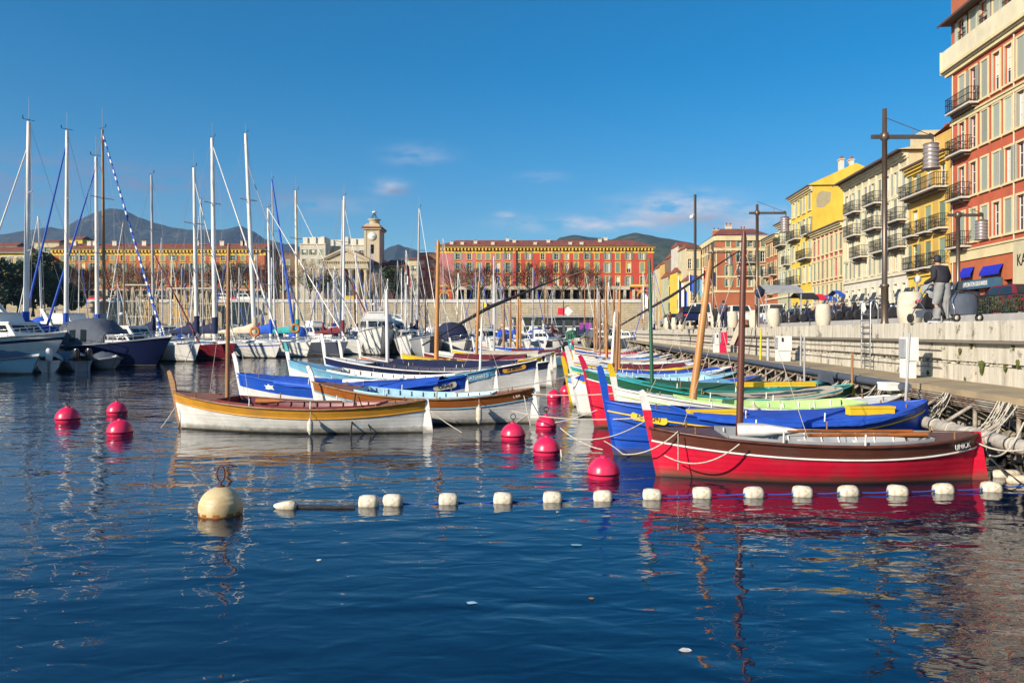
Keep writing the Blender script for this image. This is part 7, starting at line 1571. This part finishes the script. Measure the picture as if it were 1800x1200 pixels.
# ================================================================ PEOPLE
SKIN = mat('skin', (.48, .26, .17), rough=.6, var=.05)
def skinmesh(name, verts, edges, radii, mt, parent, sub=1, root=0):
    me = bpy.data.meshes.new(name); me.from_pydata([tuple(v) for v in verts], edges, []); o = bpy.data.objects.new(name, me); COL.objects.link(o); o.parent = parent
    md = o.modifiers.new('skin', 'SKIN'); md.use_smooth_shade = True
    for i, r in enumerate(radii):
        sv = me.skin_vertices[0].data[i]; rx, ry = r if isinstance(r, tuple) else (r, r); sv.radius = (rx, ry); sv.use_root = i == root
    if sub: s = o.modifiers.new('sub', 'SUBSURF'); s.levels = sub; s.render_levels = sub
    me.materials.append(mt); return o
def ensure_skin(me): 
    if not me.skin_vertices: bpy.context.view_layer.update()
def person(lab, X_, Y_, z, rz, jac, trou, H=1.75, pose='walk', hair='dark', grp=None, fine=True):
    t = thing('person', lab, 'person', (X_, Y_, z), rz, grp); k = H/1.75   # faces +y in its own frame
    V = lambda x, y, zz: Vector((x*k, y*k, zz*k))
    st = .09 if pose == 'walk' else .03; fwd = .08 if pose == 'walk' else .0; hy = .42 if pose == 'walk' else .12; hz = 1.02 if pose == 'walk' else .85
    J = dict(pel=V(0, 0, .95), wai=V(0, .01+fwd*.3, 1.12), che=V(0, .02+fwd, 1.36), nek=V(0, .03+fwd*1.3, 1.50), hea=V(0, .05+fwd*1.7, 1.58), hed=V(0, .05+fwd*1.8, 1.66), top=V(0, .04+fwd*1.8, 1.72),
             lhip=V(-.10, 0, .90), lkn=V(-.11, st*.9, .49), lan=V(-.12, st*.6, .09), lto=V(-.13, st*.6+.20, .035), rhip=V(.10, 0, .90), rkn=V(.12, -st*.1, .48), ran=V(.13, -st*1.5, .10), rto=V(.14, -st*1.5+.20, .035),
             lsh=V(-.19, .01+fwd, 1.42), lel=V(-.25, .08 if pose != 'walk' else .02, 1.14), lwr=V(-.19, hy, hz), rsh=V(.19, .01+fwd, 1.42), rel=V(.25, .08 if pose != 'walk' else .02, 1.14), rwr=V(.19, hy, hz))
    nm = list(J); E = [('pel','wai'),('wai','che'),('che','nek'),('nek','hea'),('hea','hed'),('hed','top'),('pel','lhip'),('lhip','lkn'),('lkn','lan'),('lan','lto'),('pel','rhip'),('rhip','rkn'),('rkn','ran'),('ran','rto'),('che','lsh'),('lsh','lel'),('lel','lwr'),('che','rsh'),('rsh','rel'),('rel','rwr')]
    Rr = dict(pel=(.13,.10), wai=(.12,.09), che=(.14,.10), nek=.05, hea=.075, hed=(.078,.095), top=.055, lhip=.08, lkn=.055, lan=.04, lto=.035, rhip=.08, rkn=.055, ran=.04, rto=.035, lsh=.05, lel=.04, lwr=.026, rsh=.05, rel=.04, rwr=.026)
    vs = [J[n] for n in nm]; ed = [(nm.index(a), nm.index(b)) for a, b in E]; rd = [Rr[n] if isinstance(Rr[n], tuple) else Rr[n] for n in nm]; rd = [(r[0]*k, r[1]*k) if isinstance(r, tuple) else r*k for r in rd]
    # hands: palm, four fingers and a thumb, curled round the handle
    for s, w in ((-1, 'lwr'), (1, 'rwr')):
        wi = nm.index(w); p = J[w]; pa = len(vs); vs.append(p+V(0, .06, -.015)); rd.append((.030*k, .018*k)); ed.append((wi, pa))
        if fine:
            for f in range(4):
                x = (-.030+.020*f)*s; l = (.034, .042, .045, .036)[f]; a = len(vs); vs += [p+V(x, .095, -.012), p+V(x, .095+l*.6, -.035), p+V(x, .088+l*.4, -.065)]; rd += [.0095*k, .0085*k, .008*k]; ed += [(pa, a), (a, a+1), (a+1, a+2)]
            a = len(vs); vs += [p+V(-.040*s, .055, -.02), p+V(-.048*s, .085, -.04)]; rd += [.011*k, .009*k]; ed += [(pa, a), (a, a+1)]
    skinmesh('body', vs, ed, rd, SKIN, t, sub=1)
    def cloth(nm_, names, edges, rad, mt):
        v = [J[n] if isinstance(n, str) else n for n in names]; skinmesh(nm_, v, edges, [(r[0]*k, r[1]*k) if isinstance(r, tuple) else r*k for r in rad], mt, t, sub=1)
    cloth('jacket', [J['pel']+V(0, 0, -.0), 'wai', 'che', J['nek']+V(0, 0, -.03), 'lsh', 'lel', J['lwr'].lerp(J['lel'], .08), 'rsh', 'rel', J['rwr'].lerp(J['rel'], .08)], [(0, 1), (1, 2), (2, 3), (2, 4), (4, 5), (5, 6), (2, 7), (7, 8), (8, 9)], [(.225, .175), (.235, .175), (.225, .16), (.085, .08), .095, .078, .05, .095, .078, .05], P(jac, 'cloth'))
    mb = MB(); tm = P(trou, 'cloth')
    for s_ in 'lr':
        a_, b_, c_ = J[s_+'hip'], J[s_+'kn'], J[s_+'an']; sg = -1 if s_ == 'l' else 1
        pts = [V(sg*.085, 0, 1.02), V(sg*.095, 0, .93), a_.lerp(b_, .25), a_.lerp(b_, .6), b_, b_.lerp(c_, .35), b_.lerp(c_, .7), c_+V(0, 0, .0)]
        mb.tube(pts, [.125*k, .132*k, .124*k, .112*k, .105*k, .100*k, .092*k, .088*k], tm, n=14)
    mb.build('trousers', t)
    mb = MB(); c = J['hed']
    mb.lathe([(.001, .115*k), (.05*k, .105*k), (.085*k, .07*k), (.1*k, .01*k), (.102*k, -.03*k), (.098*k, -.06*k), (.08*k, -.085*k)], P(hair, 'flat'), c=(c.x, c.y-.026*k, c.z), n=14); mb.build('hair', t)
    mb = MB()
    for s in (-1, 1): mb.lathe([(.001, -.015), (.022*k, -.01), (.028*k, 0), (.02*k, .01), (.001, .012)], SKIN, c=(c.x+s*.088*k, c.y+.01, c.z-.03*k), n=8, axis=0)
    mb.hexa([(c.x-.012, c.y+.085*k, c.z-.05*k), (c.x+.012, c.y+.085*k, c.z-.05*k), (c.x+.01, c.y+.07*k, c.z-.05*k), (c.x-.01, c.y+.07*k, c.z-.05*k), (c.x-.006, c.y+.085*k, c.z), (c.x+.006, c.y+.085*k, c.z), (c.x+.006, c.y+.07*k, c.z), (c.x-.006, c.y+.07*k, c.z)], SKIN)
    mb.box(c.x-.025, c.x+.025, c.y+.080*k, c.y+.088*k, c.z-.078*k, c.z-.072*k, P('maroon', 'flat'))
    for s in (-1, 1): mb.lathe([(.001, -.012), (.011, 0), (.001, .012)], P('dark', 'flat'), c=(c.x+s*.032*k, c.y+.08*k, c.z-.01), n=6)
    mb.build('face', t)
    for a_, b_ in (('lan', 'lto'), ('ran', 'rto')):
        mb = MB(); p, r_ = J[a_], J[b_]; w = .05*k; d = (r_-p); d.z = 0; d.normalize(); z0 = .0; h = p-d*.07*k; f = r_+d*.05*k
        for (m, za, zb, e) in ((P('white', 'flat'), .0, .028, .006), (P('slate', 'flat'), .0281, .10, 0)):
            n_ = Vector((w+e, 0, 0)); q0 = Vector((h.x, h.y, za)); q1 = Vector((f.x, f.y, za)); mb.hexa([q0-n_, q1-n_*.8, q1+n_*.8, q0+n_, Vector((h.x, h.y, zb))-n_, Vector((f.x, f.y, min(zb, .06)))-n_*.7, Vector((f.x, f.y, min(zb, .06)))+n_*.7, Vector((h.x, h.y, zb))+n_], m)
        mb.build('shoe', t)
    return t
PAL['trouser'] = (.27, .27, .265); PAL['jacket'] = (.022, .02, .028); PAL['lilac'] = (.10, .10, .15)
HW = R(16)
PXm, PYm = PX(1650, 20.6)+.1, 20.6
person('person in a dark jacket and grey trousers seen from behind, pushing a stroller', PXm, PYm, ZQ, HW, 'jacket', 'trouser', H=1.80)
# second cluster
person('standing person in a grey-lilac coat by the small bollards', PX(1272, 48), 48, ZQ, R(10), 'lilac', 'navy', H=1.72, pose='stand', fine=False)
person('person in black sitting height beside the grey-coated one', PX(1259, 50), 50, ZQ, R(-20), 'dark', 'dark', H=1.5, pose='stand', fine=False)
person('small distant person in a brown coat near the farthest bollards', PX(1178, 74), 74, ZQ, R(30), 'brown', 'dark', H=1.7, pose='stand', fine=False)
# stroller in front of the person
HW = R(8); base = Vector((PX(1631, 21.5), 21.5, ZQ))
t = thing('stroller', 'grey-hooded baby stroller pushed by the person in the dark jacket', 'stroller', base, HW); mb = MB(); FR = P('grey', 'metal')
for s in (-.24, .24): mb.tube([(s, -.42, 1.03), (s, -.1, .75), (s, .35, .22)], .014, FR, n=6); mb.tube([(s, -.38, .18), (s, .05, .62)], .014, FR, n=6)
mb.tube([(-.24, -.42, 1.03), (.24, -.42, 1.03)], .018, P('dark', 'flat'), n=8); mb.build('frame', t)
for (x, y, r) in ((-.28, -.38, .15), (.28, -.38, .15), (-.26, .38, .13), (.26, .38, .13)): mb = MB(); mb.lathe([(r*.7, -.018), (r, -.022), (r, .022), (r*.7, .018)], P('dark', 'flat'), c=(x, y, r), n=18, axis=0); mb.lathe([(.001, -.012), (r*.68, -.012), (r*.68, .012), (.001, .012)], P('white', 'flat'), c=(x, y, r), n=12, axis=0); mb.build('wheel', t)
mb = MB(); mb.hexa([(-.21, -.12, .42), (.21, -.12, .42), (.21, .38, .40), (-.21, .38, .40), (-.22, -.28, .85), (.22, -.28, .85), (.22, .05, .55), (-.22, .05, .55)], P('dark', 'cloth')); mb.build('seat', t)
mb = MB(); rows = []
for i in range(8):
    a = -.35+i*(math.pi*.62)/7; rows.append([(.24*math.sin(b), -.05-.34*math.cos(a)*(.9+.1*math.cos(b)), .72+.36*math.sin(a)*math.cos(b)**.6+.05) for b in [(-1.5+3.0*j/8) for j in range(9)]])
mb.grid(rows, P('grey', 'cloth')); mb.build('hood', t)
mb = MB(); mb.box(-.16, .16, .0, .25, .56, .66, P('pink', 'cloth')); mb.build('blanket', t)
mb = MB(); mb.box(-.18, .18, -.25, .25, .15, .35, P('slate', 'cloth')); mb.build('basket', t)
# covered cart right of the person
D = 20.3; t = thing('covered_cart', 'cart under a blue-grey cover beside the person on the promenade', 'cart', (PX(1694, D), D, ZQ), R(8)); mb = MB(); rows = []
for z, w, l in ((.20, .36, .26), (.45, .38, .28), (.6, .34, .26), (.72, .26, .2), (.75, .12, .1)): rows.append([(w*math.cos(a)*(1 if abs(math.cos(a)) > .5 else 1.1)+.02*math.sin(a*5), l*math.sin(a)+.015*math.cos(a*7), z) for a in [2*math.pi*j/16 for j in range(16)]])
mb.grid(rows, P('slate', 'cloth'), closed=True); mb.face(rows[-1], P('slate', 'cloth')); mb.build('cover', t)
for x in (-.33, .33): mb = MB(); mb.lathe([(.06, -.02), (.11, -.025), (.11, .025), (.06, .02)], P('dark', 'flat'), c=(x, -.15, .11), n=12, axis=1); mb.lathe([(.001, -.03), (.06, -.03), (.06, .03), (.001, .03)], P('beige', 'flat'), c=(x, -.15, .11), n=10, axis=1); mb.build('wheel', t)
mb = MB(); mb.tube([(-.36, -.15, .11), (-.42, -.12, .6), (-.3, -.1, .78)], .014, CHROME, n=6); mb.tube([(-.42, .1, .11), (-.44, .1, .6)], .014, CHROME, n=6); mb.build('frame', t)
D = 26; o = MB(); o.lathe([(.001, -.02), (.12, -.02), (.12, .02), (.001, .02)], P('white', 'flat'), c=(PX(1613, D), D, PZ(491, D)), n=20, axis=1); o.tube([(PX(1613, D), D+.03, ZQ), (PX(1613, D), D+.03, PZ(486, D))], .025, P('grey', 'flat'), n=6); tag(o.build('road_sign'), 'round white road sign on a thin post above the big bollard', 'sign')
D = 40; o = MB(); o.lathe([(.001, -.02), (.24, -.02), (.24, .02), (.001, .02)], P('navy', 'flat'), c=(PX(1334, D), D-.1, PZ(515, D)), n=20, axis=1); o.tube([(PX(1334, D), D, ZQ), (PX(1334, D), D, PZ(508, D))], .03, P('grey', 'flat'), n=6); tag(o.build('road_sign'), 'dark blue round sign by the second lamp post', 'sign')
# outboard motor hung on a boat of the right-hand row
t = thing('outboard_motor', 'dark outboard motor tilted up at the stern of the green-covered boat', 'motor', M5 @ Vector((H5.L/2-.2, -.3, 1.05)), 0); mb = MB(); mb.hexa([(-.2, -.14, 0), (.22, -.14, -.05), (.22, .14, -.05), (-.2, .14, 0), (-.15, -.1, .3), (.2, -.1, .22), (.2, .1, .22), (-.15, .1, .3)], P('slate', 'gloss')); mb.build('cowling', t); mb = MB(); mb.tube([(.1, 0, .05), (.45, 0, -.25)], .06, P('white', 'flat')); mb.build('shaft', t)
# small floating scraps on the water
for i, (px, py, c, s_) in enumerate([(1012, 958, 'lightblue', .07), (1205, 1143, 'white', .06), (828, 1060, 'sky', .05), (1040, 1052, 'ochre', .03), (980, 900, 'white', .03), (560, 985, 'white', .03), (1300, 1000, 'beige', .04), (300, 905, 'beige', .03)]):
    D = DW(py); mb = MB(); q2 = random.Random(i); k = 7
    mb.face([(s_*q2.uniform(.6, 1.3)*math.cos(a*2*math.pi/k), s_*q2.uniform(.4, .9)*math.sin(a*2*math.pi/k), .006+q2.uniform(0, .006)) for a in range(k)], P(c, 'flat')); mb.face([(s_*.8*math.cos(a*2*math.pi/k), s_*.5*math.sin(a*2*math.pi/k), .002) for a in range(k)], P(c, 'flat'))
    o = mb.build('floating_scrap'); o.location = (PX(px, D), D, 0); tag(o, ['pale blue plastic scrap floating below the float line','white plastic scrap floating near the bottom edge','pale scrap floating in the foreground centre','tiny ochre leaf floating in the foreground','tiny white scrap just behind the float line','tiny white scrap right of the big cream buoy','beige scrap floating under the red boat reflection','beige leaf left of the big cream buoy'][i], 'litter', 'scraps floating on the water')
# ================================================================ HAZE
mb = MB(); mb.box(-2600, 2600, -150, 4600, -6.5, 900, None) if False else None
hm = bpy.data.materials.new('thin_haze'); hm.use_nodes = True; hn = hm.node_tree; hn.nodes.clear(); ho = hn.nodes.new('ShaderNodeOutputMaterial'); pv = hn.nodes.new('ShaderNodeVolumePrincipled')
pv.inputs['Color'].default_value = (.42, .66, 1, 1); pv.inputs['Density'].default_value = 0.0001; pv.inputs['Anisotropy'].default_value = .2; hn.links.new(pv.outputs[0], ho.inputs['Volume'])
mb = MB(); mb.box(-9500, 9500, -350, 4200, -6.5, 640, hm); o = mb.build('haze'); o['kind'] = 'stuff'
